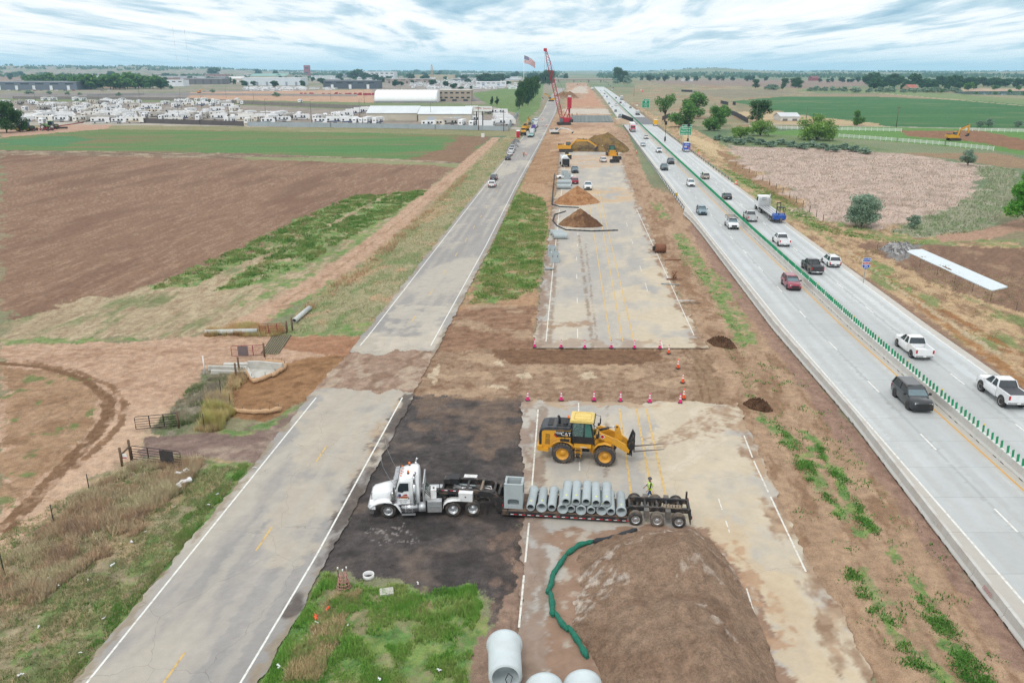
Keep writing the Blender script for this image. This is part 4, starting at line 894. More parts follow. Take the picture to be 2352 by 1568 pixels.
  ac=MB();ac.lathe([(.001,0),(.17,.02),(.19,.1),(.19,.75),(.15,.85),(.13,.95),(.001,.97)],(-.36,s*1.08,1.05),(0,0,1),16,CHR);ac.lathe([(.195,.3),(.2,.32),(.195,.34)],(-.36,s*1.08,1.05),(0,0,1),16,BLK);ac.build('air_cleaner',t)
  ex=MB();ex.cyl((-1.83,s*1.08,.95),(-1.83,s*1.08,2.55),.115,CHR,n=14);ex.cyl((-1.83,s*1.08,2.55),(-1.83,s*1.08,3.15),.075,CHR,n=12);ex.cyl((-1.83,s*1.08,3.15),(-1.95,s*1.10,3.42),.075,CHR,.085,n=12)
  ex.cyl((-1.945,s*1.10,3.405),(-1.955,s*1.10,3.428),.07,BLK,n=10);ex.build('exhaust_stack',t)
  tk=MB();tk.cyl((-.92,s*.98,.72),(-2.05,s*.98,.72),.33,CHR,n=20)
  for x in(-1.2,-1.65):tk.cyl((x-.03,s*.98,.72),(x+.03,s*.98,.72),.345,ALU,n=20)
  tk.box(-1.95,-.88,s*1.0-.18,s*1.0+.18,1.03,1.09,ALU);tk.box(-1.85,-.92,s*1.22-.10,s*1.22+.08,.28,.33,ALU);tk.build('fuel_tank',t)
  dp=MB();dp.cyl((-2.08,s*.98,.74),(-2.55,s*.98,.74),.34,ALU,n=18);dp.build('exhaust_canister',t)
  tb=MB();tb.box(-3.65,-2.68,s*1.22-.5,s*1.22,.42,1.22,ALU)if s>0 else tb.box(-3.65,-2.68,-1.22,-.72,.42,1.22,ALU)
  tb.box(-3.60,-2.72,s*1.23-.01,s*1.23+.01,.86,.90,GALV);tb.build('toolbox',t)
 bk=[(-.95,.55,0),(-.95,-.55,0)]
 for y in(-.62,.62):
  q=MB();q.cyl((-1.42,y,3.10),(-1.42,y,3.20),.08,BLK,n=12);q.lathe([(.075,0),(.075,.10),(.06,.14),(.001,.15)],(-1.42,y,3.20),(0,0,1),12,AMB);q.build('beacon',t)
 for y in(-.7,-.35,0,.35,.7):
  q=MB();q.lathe([(.04,0),(.04,.08),(.001,.16)],(-.98,y,3.0),(1,0,.15),8,AMB);q.build('marker_light',t)
 for y in(-.2,.3):
  q=MB();q.tube([(-1.1,y,3.08),(-.72,y,3.12)],.025,CHR);q.lathe([(.025,0),(.05,.08)],(-.72,y,3.12),(1,0,0),8,CHR);q.build('air_horn',t)
 an=MB()
 for s in(-1,1):an.tube([(-.62,s*1.05,2.35),(-.2,s*1.22,3.1),(.15,s*1.35,4.0),(.25,s*1.4,4.7)],.012,GALV,4)
 an.build('antenna',t)
 hk=MB()
 for y in(-.95,.95):hk.box(-2.50,-2.38,y-.06,y+.06,.95,2.55,ALU)
 hk.box(-2.48,-2.40,-.95,.95,2.40,2.52,ALU);hk.box(-2.47,-2.41,-.95,.95,1.6,1.68,ALU);hk.box(-2.42,-2.32,-.3,.3,1.0,1.7,RUST);hk.build('headache_rack',t)
 ht=MB();ht.box(-3.28,-2.90,.15,.75,.98,1.85,WHTD);ht.cyl((-3.1,.45,1.85),(-3.1,.45,1.92),.06,BLK);ht.box(-2.86,-2.5,-.7,.6,.95,1.35,WHTD);ht.build('hydraulic_tank',t)
 ho=MB();random.seed(3)
 for k in range(9):
  y=-.6+.15*k;ho.tube([(-2.5,y,1.9-.1*(k%3)),(-2.95,y+.1,1.25),(-3.5,y*.6,1.1+.15*(k%2)),(-4.4,y*.4,1.2)],.025,BLK if k%3 else mat('hose_green',(80,110,90),.7),5)
 ho.tube([(-3.45,.1,1.2),(-3.5,.12,2.1)],.03,BLK);ho.build('air_hose',t)
 fr=MB()
 for y in(-.45,.45):fr.box(-6.9,.9,y-.05,y+.05,.78,1.02,BLKM)
 for x in(-.9,-2.3,-3.6,-5.1,-6.8):fr.box(x-.08,x+.08,-.45,.45,.80,.98,BLKM)
 fr.cyl((0,-.9,.54),(0,.9,.54),.07,BLKM);fr.cyl((-4.42,-.9,.54),(-4.42,.9,.54),.13,BLKM);fr.cyl((-5.78,-.9,.54),(-5.78,.9,.54),.13,BLKM)
 fr.box(-5.6,-4.6,-.5,.5,1.04,1.16,BLKM);fr.build('chassis',t)
 for s in(-1,1):
  wheel(t,(0,s*.98,.54),.54,.29,s,n=26,dish=.12)
  for x in(-4.42,-5.78):
   wheel(t,(x,s*.92,.54),.54,.52,s,n=26,dish=.30)
  q=MB();q.loft([[(x,s*.62,z),(x,s*1.22,z),(x,s*1.22,z-.03),(x,s*.62,z-.03)]for x,z in((-3.72,.62),(-3.80,.95),(-4.05,1.16),(-4.4,1.24),(-4.95,1.24))],WHTD);q.build('rear_fender',t)
  q=MB();q.box(-6.62,-6.58,s*.95-.3,s*.95+.3,.25,1.05,BLK);q.build('mud_flap',t)
 return t
TR={}
def lowboy():
 a,b=G(1151.9,1186.6),G(1459,1204.5);d=unit(a,b);n=Vector((-d.y,d.x,0));org=a+n*1.28
 t=thing('lowboy_trailer','black lowboy trailer with low deck, loaded with concrete pipes','trailer',org,math.atan2(d.y,d.x))
 TR['o'],TR['d'],TR['n'],TR['a']=org,d,n,math.atan2(d.y,d.x)
 TR['P']=lambda x,y,z:org+d*x+n*y+Vector((0,0,z))
 DK=mat('deck_planks',(120,98,84),.95,var=.25,vs=3,dirt=.4)
 k=MB();k.box(0,8.55,-1.28,-1.20,.18,.46,BLKM);k.box(0,8.55,1.20,1.28,.18,.46,BLKM)
 for x in np.arange(.4,8.5,.68):k.box(x-.05,x+.05,-1.2,1.2,.2,.42,BLKM)
 k.hexa([(0,-1.2,.30),(1.1,-1.2,.44),(1.1,1.2,.44),(0,1.2,.30),(0,-1.2,.34),(1.1,-1.2,.50),(1.1,1.2,.50),(0,1.2,.34)],DK)
 for i in range(8):k.box(1.12,8.5,-1.19+i*.30,-.905+i*.30,.43,.49,DK)
 k.build('deck',t)
 rt=mat('reflector_red',(206,40,60),.4);wt=mat('reflector_white',(236,236,238),.4)
 for i,x in enumerate(np.arange(.62,8.4,.585)):
  r=MB();r.box(x,x+.22,-1.288,-1.282,.24,.30,wt);r.box(x+.22,x+.44,-1.288,-1.282,.24,.30,rt);r.build('reflector_tape',t)
 rg=MB()
 for x in np.arange(.5,8.4,.6):rg.lathe([(.05,-.015),(.07,0),(.05,.015)],(x,-1.30,.36),(0,1,0),8,BLKM)
 rg.build('tie_down_ring',t)
 for s in(-1,1):
  gp=[(.25,.16),(.30,.52),(.05,1.0),(-.35,1.42),(-.9,1.66),(-2.2,1.72),(-4.4,1.62),(-4.4,1.30),(-2.4,1.34),(-1.2,1.26),(-.7,.98),(-.45,.5),(-.38,.16)]
  g=MB();g.prism(gp,s*.80-.10,s*.80+.10,BLKM);g.build('gooseneck_beam',t)
 g=MB()
 for x,z in((-.25,1.38),(-.6,1.5),(-1.5,1.6),(-2.5,1.58),(-4.2,1.5)):g.box(x-.07,x+.07,-.72,.72,z-.1,z+.08,BLKM if x!=-1.5 else WOODG)
 g.box(-4.3,-3.6,-.7,.7,1.28,1.34,BLKM);g.tube([(-1.2,.2,1.5),(-.9,.0,1.62),(-.8,-.25,1.5),(-1.05,-.3,1.62),(-1.3,-.1,1.5)],.03,WHTD)
 g.cyl((-3.4,.25,1.5),(-2.0,.2,1.45),.07,GALV);g.cyl((-3.4,-.3,1.5),(-2.2,-.2,1.5),.06,CHR)
 g.box(-.40,.32,-.70,.70,.16,.5,BLKM);g.build('gooseneck_frame',t)
 for(x0,x1,y0,y1,z0,z1,m)in((-2.95,-2.0,-1.32,-.92,1.05,1.68,WHTD),(-2.95,-2.05,.92,1.32,1.15,1.72,WHTD),(-3.75,-3.15,-.1,.65,1.66,2.08,BLK),(-4.2,-3.8,.0,.6,1.62,1.95,BLKM)):
  q=MB();q.box(x0,x1,y0,y1,z0,z1,m);q.box(x0-.01,x1+.01,y0-.01,y1+.01,z1-.08,z1+.01,m)
  if m is WHTD:q.cyl(((x0+x1)/2,y0-.02,(z0+z1)/2+.05),((x0+x1)/2,y0+.01,(z0+z1)/2+.05),.05,BLK)
  q.build('toolbox',t)
 rf=MB()
 for x in(-4.2,-3.6,-3.1):rf.box(x,x+.2,-.912,-.905,1.58,1.64,rt);rf.box(x+.2,x+.4,-.912,-.905,1.58,1.64,wt)
 rf.box(.02,.06,-.912,-.905,.62,.8,rt);rf.build('reflector_tape',t)
 f=MB()
 for y in(-.62,.62):
  f.prism([(8.45,.30),(8.5,.78),(8.75,1.06),(12.5,1.06),(12.75,.95),(12.75,.74),(8.9,.74),(8.7,.30)],y-.09,y+.09,BLKM)
 for x in(8.7,9.75,10.55,11.2,12.0,12.7):f.box(x-.07,x+.07,-.6,.6,.80,.98,BLKM)
 f.box(12.62,12.80,-1.25,1.25,.62,.84,BLKM);f.box(12.60,12.72,-1.25,-1.1,.80,1.35,BLKM);f.box(12.60,12.72,1.1,1.25,.80,1.35,BLKM)
 for x in(9.1,10.53,11.96):f.cyl((x,-1.0,.47),(x,1.0,.47),.10,BLKM)
 f.build('bogie_frame',t)
 for x in(9.82,11.25):
  for s in(-1,1):q=MB();q.box(x-.17,x+.17,s*.92-.22,s*.92+.22,.45,1.04,mat('grey_bracket',(104,102,98),.8,var=.2,dirt=.5));q.build('spring_hanger',t)
 p=MB();
 for k_ in range(6):p.box(11.0+k_*.2,11.14+k_*.2,-.70,-.28,1.10,1.13,WOODG)
 p.box(10.95,12.2,-.72,-.66,1.07,1.10,WOODG);p.box(10.95,12.2,-.34,-.28,1.07,1.10,WOODG);p.build('wooden_slats',t)
 for y in(-1.15,1.15):q=MB();q.box(12.80,12.84,y-.09,y+.09,.66,.80,REDL);q.build('tail_light',t)
 q=MB();q.box(12.72,12.76,-1.2,-.7,.2,.7,BLK);q.build('mud_flap',t)
 MR=mat('muddy_rubber',(112,104,94),.95,var=.3,vs=4,dirt=.6)
 for i,x in enumerate((9.1,10.53,11.96)):
  for s in(-1,1):
   wheel(t,(x,s*1.30,.47),.47,.26,s,MR if i==1 else RUB,ALU,n=24,dish=.10);wheel(t,(x,s*.98,.47),.465,.26,s,MR,ALU,n=24,dish=.10)
 return t
def pipe_mesh(L,od,bell,wall,m=None,n=28):
 """concrete pipe along +y: spigot end at y=0, bell end at y=L"""
 m=m or CON;b=MB();r=od/2;R_=bell/2;i=r-wall
 b.lathe([(i,0.0),(r-.025,0.0),(r-.025,.07),(r,.09),(r,L-.34),(R_*.94+r*.06,L-.22),(R_,L-.18),(R_,L),(R_-wall*.75,L),(R_-wall*.75,L-.12),(i,L-.12),(i,0.0)],(0,0,0),(0,1,0),n,m)
 return b.mesh('concrete_pipe')
def pipes_on_trailer():
 P=TR['P'];L=2.45;me=pipe_mesh(L,.60,.72,.075);g='concrete pipes loaded on the lowboy trailer'
 YMK=mat('chalk_mark',(226,226,110),.8)
 low=[(2.02,0),(2.68,1),(3.46,0),(4.10,1),(4.77,0),(5.45,1),(6.13,0),(6.81,1),(7.46,0),(8.10,1)]
 up=[(4.42,0),(5.10,0),(5.78,0),(6.45,0),(7.16,0)]
 order=['first','second','third','fourth','fifth','sixth','seventh','eighth','ninth','last']
 for row,zc,nm in((low,.49+.355,'bottom'),(up,.49+.355+.585,'top')):
  for k,(x,fl)in enumerate(row):
   o=bpy.data.objects.new('concrete_pipe',me);COL.objects.link(o)
   end='wide end' if fl else 'narrow end'
   w=order[k]if k<len(row)-1 else 'last'
   tag(o,'concrete pipe, %s facing camera, %s of the %s row from the manhole box'%(end,w,nm),'pipe',g)
   y=(-1.20 if not fl else 1.25)+(.03*((k*7)%5-2));a=TR['a']+.012*((k*3)%5-2)
   o.location=P(x+(.03 if fl else-.03),y,zc if not fl or nm=='top' else zc);o.rotation_euler=(0,.7*k,a+(math.pi if fl else 0));o.rotation_mode='XYZ'
   q=MB();
   if(k*5)%3!=1:q.box(-.05,.05,.35 if not fl else 1.9,.5 if not fl else 2.05,.298,.306,YMK)
   if q.v:
    c=q.build('chalk_mark',o);c.rotation_euler=(0,-.7*k,0)
 tmk=mat('letter_dark',(50,50,60),.6)
 b=MB();x0,x1,y0,y1,z0,z1=-.64,.64,-.60,.60,0,1.85;wl=.15
 def wall_with_hole(yf,yb):
  nseg=32;hx,hz,cz=.40,.25,.48;out=[]
  for k in range(nseg):
   an=2*math.pi*k/nseg;c_,s_=math.cos(an),math.sin(an);e=.55
   out.append((math.copysign(abs(c_)**e,c_)*hx,cz+math.copysign(abs(s_)**e,s_)*hz))
  def edge(an):
   c_,s_=math.cos(an),math.sin(an);tx=(x1 if c_>0 else x0)/c_ if abs(c_)>1e-6 else 1e9;tz=((z1-cz)if s_>0 else(z0-cz))/s_ if abs(s_)>1e-6 else 1e9
   k_=min(tx,tz);return(c_*k_,cz+s_*k_)
  angs=sorted([2*math.pi*k/nseg for k in range(nseg)]+[math.atan2(zz-cz,xx)%(2*math.pi)for xx in(x0,x1)for zz in(z0,z1)])
  def hole(an):
   c_,s_=math.cos(an),math.sin(an);e=.5;r_=1/((abs(c_)/hx)**4+(abs(s_)/hz)**4)**.25;return(c_*r_,cz+s_*r_)
  k=len(angs);n=b.add([(hole(a)[0],yf,hole(a)[1])for a in angs]+[(edge(a)[0],yf,edge(a)[1])for a in angs]+[(hole(a)[0],yb,hole(a)[1])for a in angs]+[(edge(a)[0],yb,edge(a)[1])for a in angs])
  for i in range(k):
   j=(i+1)%k;b.face([n+i,n+k+i,n+k+j,n+j],CON);b.face([n+i,n+j,n+2*k+j,n+2*k+i],CON);b.face([n+2*k+i,n+2*k+j,n+3*k+j,n+3*k+i],CON);b.face([n+k+i,n+3*k+i,n+3*k+j,n+k+j],CON)
 wall_with_hole(y0,y0+wl)
 b.box(x0,x1,y1-wl,y1,z0,z1,CON);b.box(x0,x0+wl,y0+wl,y1-wl,z0,z1,CON);b.box(x1-wl,x1,y0+wl,y1-wl,z0,z1,CON);b.box(x0+wl,x1-wl,y0+wl,y1-wl,z0,z0+.15,CON)
 o=b.build('manhole_box',None,P(.78,-.35,.5),TR['a']);tag(o,'tall precast concrete box with an oval opening standing on the trailer deck','concrete box')
 c=MB();c.tube([(-.60,-.62,1.78),(-.62,-.2,1.87),(-.5,0,1.4)],.025,BLKM,5);c.tube([(.55,-.3,1.87),(.66,-.35,1.7),(.66,-.4,1.2)],.025,BLKM,5);c.build('lifting_chain',o)
 q=person('worker in lime vest and grey hard hat walking behind the lowboy trailer',G(1491,1148),math.pi+.15,stride=.42,arm=(.25,.35),pants=(58,88,130))
def loader():
 a=G((2050+670/3.36)/1.7415,(1600+828/3.36)/1.7415);b=G((2050+1230/3.36)/1.7415,(1600+870/3.36)/1.7415)
 d=unit(a,b);n=Vector((-d.y,d.x,0));org=a+n*1.08
 t=thing('wheel_loader','yellow wheel loader with pallet forks standing on the old highway','wheel loader',org,math.atan2(d.y,d.x))
 bk=MB()
 for s in(-1,1):pass
 bd=MB()
 prof=[(-1.92,1.0),(-1.95,1.35),(-1.70,1.62),(-1.66,2.48),(-1.55,2.58),(-.35,2.72),(-.30,2.3),(-.28,1.95),(-.80,1.86),(-1.12,1.55),(-1.22,1.0)]
 bd.prism([(-1.66,1.05),(-1.66,2.45),(-1.5,2.56),(.62,2.66),(.62,1.55),(.80,1.45),(.80,1.18),(-1.1,1.15),(-1.15,1.05)],-1.0,1.0,YEL)
 bd.build('engine_hood',t)
 rg=MB();rg.prism([(-1.86,1.15),(-1.82,2.42),(-1.66,2.50),(-1.66,1.15)],-.98,.98,BLK);
 for k in range(10):rg.box(-1.90,-1.84,-.9,.9,1.25+k*.11,1.29+k*.11,BLKM)
 rg.build('radiator_grille',t)
 cw=MB();cw.prism([(-1.98,.92),(-2.02,1.3),(-1.60,1.36),(-1.55,1.12),(-1.1,1.10),(-1.1,.86)],-1.22,1.22,YEL);cw.build('counterweight',t)
 tp=MB();tp.prism([(-1.84,2.44),(-1.70,2.72),(-1.2,2.84),(-.2,2.90),(.55,2.90),(.55,2.60),(-1.6,2.52)],-.95,.95,mat('dark_hood',(62,68,74),.55,var=.12,dirt=.3),ty=0)
 tp.box(-1.25,-.85,-.6,.6,2.80,2.90,BLK);tp.box(-.55,.3,-.75,.75,2.90,2.96,BLK);tp.cyl((.12,-.35,2.94),(.12,-.35,3.04),.2,BLK,n=14);tp.build('hood_cover',t)
 st=MB();st.tube([(-.35,-.3,2.85),(-.35,-.3,3.35),(-.42,-.3,3.52),(-.50,-.3,3.58)],[.10,.10,.10,.09],BLK,10);st.build('exhaust_stack',t)
 for s in(-1,1):
  y=s*1.005;pn=MB();pn.prism([(-.55,2.60),(-.72,2.22),(-.50,2.08),(.62,2.10),(.62,2.64)],y-.006,y+.006,BLK);o=pn.build('side_panel',t)
  rd=MB();rd.prism([(-.72,2.22),(-.50,2.02),(-.42,2.02),(-.60,2.26),(-.66,2.34)],y-.009,y+.009,mat('decal_red2',(206,48,40),.5));rd.build('red_flash',o)
  rot=(math.pi/2,0,0)if s<0 else(math.pi/2,0,math.pi)
  lw=mat('letter_white',(244,244,244),.5)
  x1,x2=(-.34,.22);
  text('950M',.24,lw,o,(x1 if s<0 else x1,y+s*.008,2.42),rot,.004);text('CAT',.42,lw,o,(x2,y+s*.008,2.36),rot,.004)
  ye=MB();ye.prism([(.06,2.19),(.40,2.19),(.23,2.30)],y-.012,y+.012,YEL);ye.build('yellow_triangle',o)
  for(z0,z1)in((1.93,2.28),(1.42,1.86)):
   v=MB();v.box(-1.36,-1.02,y-.006,y+.006,z0,z1,mat('louvre_brown',(124,92,44),.8,var=.2))
   for k in range(6):v.box(-1.34,-1.04,y-.02,y+.02,z0+.04+k*(z1-z0-.06)/6,z0+.055+k*(z1-z0-.06)/6,YEL)
   v.build('louvre',t)
  fd=MB();fd.loft([[(x,s*.98,z),(x,s*1.30,z-.01),(x,s*1.30,z-.06),(x,s*.98,z-.06)]for x,z in((-.92,1.30),(-.75,1.62),(-.4,1.84),(0,1.90),(.45,1.80),(.78,1.55),(.9,1.35))],YEL if s<0 else YEL);fd.box(-.2,.5,s*1.1-.2,s*1.1+.2,1.86,1.96,BLK);fd.build('rear_fender',t)
  ff=MB();ff.loft([[(x,s*.80,z),(x,s*1.30,z-.01),(x,s*1.30,z-.06),(x,s*.80,z-.06)]for x,z in((2.30,1.0),(2.42,1.45),(2.75,1.78),(3.25,1.90),(3.75,1.78))],YEL);ff.build('front_fender',t)
  ld=MB();
  for x in(1.0,1.36):ld.box(x,x+.05,s*1.22-.03,s*1.22+.03,.50,1.5,YEL)
  for z in(.55,.85,1.15):ld.box(1.0,1.4,s*1.2-.1,s*1.2+.1,z,z+.05,BLKM)
  ld.box(.85,2.2,s*1.05-.25,s*1.05+.25,1.42,1.56,YEL);ld.box(.95,1.5,s*.95-.2,s*.95+.2,.8,1.42,YEL);ld.build('ladder',t)
  if s<0:text('10.8003',.17,mat('letter_white',(244,244,244),.5),t,(1.6,-1.305,1.49),(math.pi/2,0,0))
  hr_=MB();hr_.tube([(.62,s*1.06,1.6),(.62,s*1.06,2.75),(.15,s*1.06,2.75),(.15,s*1.06,1.95)],.022,BLK,6);hr_.tube([(.85,s*1.25,1.5),(.8,s*1.15,2.2),(.8,s*.98,2.4)],.02,BLK,6);hr_.build('hand_rail',t)
 cb=MB()
 x0,x1,x2,w,zb,zt=.66,2.22,2.42,.80,1.55,3.32
 for s in(-1,1):
  for(xa,za,xb,zb_)in((x0,zb,x0+.02,zt),(1.62,zb,1.60,zt),(x2,zb,x1-.12,zt)):
   cb.hexa([(xa-.05,s*w-.05,za),(xa+.05,s*w-.05,za),(xa+.05,s*w+.05,za),(xa-.05,s*w+.05,za),(xb-.05,s*w*.97-.05,zb_),(xb+.05,s*w*.97-.05,zb_),(xb+.05,s*w*.97+.05,zb_),(xb-.05,s*w*.97+.05,zb_)],BLK)
  cb.prism([(x0,zb),(x2,zb),(x2-.02,2.15),(x0,2.15)],s*w-.045,s*w+.045,BLK)
 cb.box(x0-.03,x0+.03,-w,w,zb,2.4,BLK);cb.box(x2-.05,x2+.02,-w,w,zb,1.95,BLK);cb.box(x0,x1,-w,w,zt-.08,zt,BLK);cb.build('cab',t)
 gl=MB();gmat=mat('green_glass',(70,120,110),.06,var=.1,spec_=.8)
 gtr=mat('clear_glass',(120,150,146),.05)
 if not gtr.node_tree.nodes['Principled BSDF'].inputs['Transmission Weight'].is_linked:gtr.node_tree.nodes['Principled BSDF'].inputs['Alpha'].default_value=.42
 for s in(-1,1):
  gl.prism([(x0+.05,2.15),(1.58,2.15),(1.57,zt-.08),(x0+.06,zt-.08)],s*w-.02,s*w+.02,gtr);gl.prism([(1.66,2.0),(x2-.05,2.0),(x1-.16,zt-.08),(1.65,zt-.08)],s*w-.02,s*w+.02,gmat)
 gl.hexa([(x2-.02,-w,1.95),(x2-.02,w,1.95),(x2-.05,w,1.95),(x2-.05,-w,1.95),(x1-.12,-w,zt-.08),(x1-.12,w,zt-.08),(x1-.15,w,zt-.08),(x1-.15,-w,zt-.08)],gmat)
 gl.box(x0+.0,x0+.03,-w+.05,w-.05,2.4,zt-.08,gtr);gl.build('cab_glass',t)
 se=MB();se.box(1.0,1.45,-.28,.28,1.75,2.05,BLK);se.box(.92,1.05,-.26,.26,2.0,2.65,BLK);se.box(1.95,2.1,-.25,.25,1.9,2.35,BLKM);se.build('seat',t)
 rf=MB();rf.prism([(.48,zt),(.50,zt+.16),(.62,zt+.20),(2.18,zt+.20),(2.32,zt+.10),(2.34,zt)],-.90,.90,YELF)
 for y in(-.5,0,.5):rf.box(.75,2.05,y-.03,y+.03,zt+.195,zt+.225,YELF)
 rf.tube([(.8,-.6,zt+.21),(1.1,-.75,zt+.21),(1.8,-.75,zt+.21),(2.1,-.55,zt+.21),(2.1,.55,zt+.21),(1.8,.75,zt+.21),(1.1,.75,zt+.21),(.8,.6,zt+.21),(.8,-.6,zt+.21)],.025,mat('roof_groove',(214,178,92),.6),5);rf.tube([(2.3,-.92,zt),(2.38,-.95,zt+.1),(2.38,.95,zt+.1),(2.3,.92,zt)],.03,BLK,6);rf.build('cab_roof',t)
 bc=MB();bc.tube([(.5,-.6,2.9),(.25,-.6,2.95),(.22,-.6,3.45),(.45,-.6,3.55)],.02,BLK,6);bc.lathe([(.075,0),(.075,.17),(.05,.2),(.001,.21)],(.36,-.6,3.58),(0,0,1),12,AMB);bc.cyl((.36,-.6,3.5),(.36,-.6,3.58),.06,BLK);bc.build('beacon',t)
 mr=MB()
 for s in(-1,1):mr.tube([(2.3,s*.9,3.3),(2.75,s*1.25,3.1),(2.75,s*1.25,2.6)],.02,BLK,5);mr.box(2.70,2.80,s*1.25-.12,s*1.25+.12,2.45,2.85,BLK)
 mr.build('mirror',t)
 ff=MB();ff.prism([(2.05,.75),(2.05,1.2),(2.35,1.6),(2.50,2.30),(2.85,2.42),(3.2,1.6),(3.9,1.2),(3.9,.75)],-.52,.52,YEL)
 for s in(-1,1):ff.prism([(2.22,1.15),(2.30,2.15),(2.55,2.30),(2.75,2.1),(2.75,1.0),(2.30,.7)],s*.62-.08,s*.62+.08,YEL)
 ff.cyl((3.30,-.9,.81),(3.30,.9,.81),.2,YEL);ff.cyl((0,-.9,.81),(0,.9,.81),.2,YEL);ff.box(-.9,2.2,-.4,.4,.7,1.1,BLKM);ff.build('front_frame',t)
 for s in(-1,1):
  ar=MB();ar.prism([(2.42,2.10),(2.50,2.40),(2.78,2.52),(3.2,2.42),(4.2,2.02),(4.85,1.62),(5.15,1.25),(5.10,1.0),(4.75,1.12),(3.9,1.62),(3.1,1.95)],s*.66-.09,s*.66+.09,YEL);o=ar.build('lift_arm',t)
  if s<0:q=MB();q.cyl((3.02,-.755,2.25),(3.02,-.765,2.25),.17,mat('letter_white',(244,244,244),.5),n=18);q.cyl((3.02,-.766,2.25),(3.02,-.772,2.25),.13,REDL,n=18);q.build('round_decal',o)
  cy=MB();cy.cyl((2.7,s*.42,1.35),(3.5,s*.42,1.5),.09,BLKM);cy.cyl((3.5,s*.42,1.5),(3.9,s*.45,1.62),.05,CHR);cy.build('lift_cylinder',t)
  hl=MB();hl.tube([(2.5,s*.75,2.0),(2.6,s*1.0,2.3)],.04,BLK);hl.box(2.55,2.75,s*1.05-.14,s*1.05+.14,2.25,2.52,BLK);hl.build('work_light',t)
 lk=MB();lk.prism([(4.02,1.85),(3.92,2.75),(4.02,2.98),(4.18,2.98),(4.32,2.75),(4.55,1.9),(4.5,1.45),(4.2,1.45)],-.12,.12,YEL);lk.cyl((4.10,-.18,2.88),(4.10,.18,2.88),.07,BLKM);lk.box(3.95,4.2,-.62,.62,1.72,1.86,YEL)
 lk.cyl((4.2,0,1.6),(5.0,0,1.25),.10,YEL);lk.build('tilt_lever',t)
 tc=MB();tc.cyl((2.75,0,2.45),(3.45,0,2.70),.10,BLKM,n=12);tc.cyl((3.45,0,2.70),(4.06,0,2.88),.055,CHR,n=10);tc.build('tilt_cylinder',t)
 cp=MB()
 for s in(-1,1):
  cp.prism([(4.95,.82),(5.25,.80),(5.42,1.3),(5.55,2.05),(5.32,2.45),(5.18,2.1),(5.0,1.5)],s*.62-.06,s*.62+.06,BLKM);cp.prism([(4.9,1.0),(5.1,.85),(5.35,1.35),(5.2,1.75),(4.95,1.5)],s*.35-.05,s*.35+.05,BLKM)
 for z,x in((1.0,5.2),(1.45,5.25),(2.0,5.38)):cp.box(x-.07,x+.07,-.95,.95,z-.07,z+.07,BLKM)
 cp.box(5.28,5.36,-.95,.95,.85,1.25,BLKM);cp.build('fork_carriage',t)
 for s in(-1,1):
  fk=MB();fm=mat('worn_steel',(126,116,108),.6,.3,var=.2);fk.box(5.44,5.54,s*.48-.075,s*.48+.075,1.05,2.1,BLKM);fk.hexa([(5.44,s*.48-.075,1.0),(7.8,s*.48-.05,1.42),(7.8,s*.48+.05,1.42),(5.44,s*.48+.075,1.0),(5.44,s*.48-.075,1.09),(7.8,s*.48-.05,1.44),(7.8,s*.48+.05,1.44),(5.44,s*.48+.075,1.09)],fm);fk.build('fork',t)
 for x in(0,3.30):
  for s in(-1,1):wheel(t,(x,s*1.08,.81),.81,.60,s,mat('loader_tyre',(72,70,70),.9,var=.2,vs=4,dirt=.5),YEL,YEL,dish=.30,n=30,lugs=22)
 o=person('operator in red and green shirt seated inside the loader cab',Vector((0,0,0)),0,shirt=(170,60,60),vest=(70,150,110),stride=0,helmet=(60,80,140))
 o.location=org+d*1.22+Vector((0,0,1.22));o.rotation_euler=(0,0,math.atan2(d.y,d.x))
hero_truck();lowboy();pipes_on_trailer();loader()
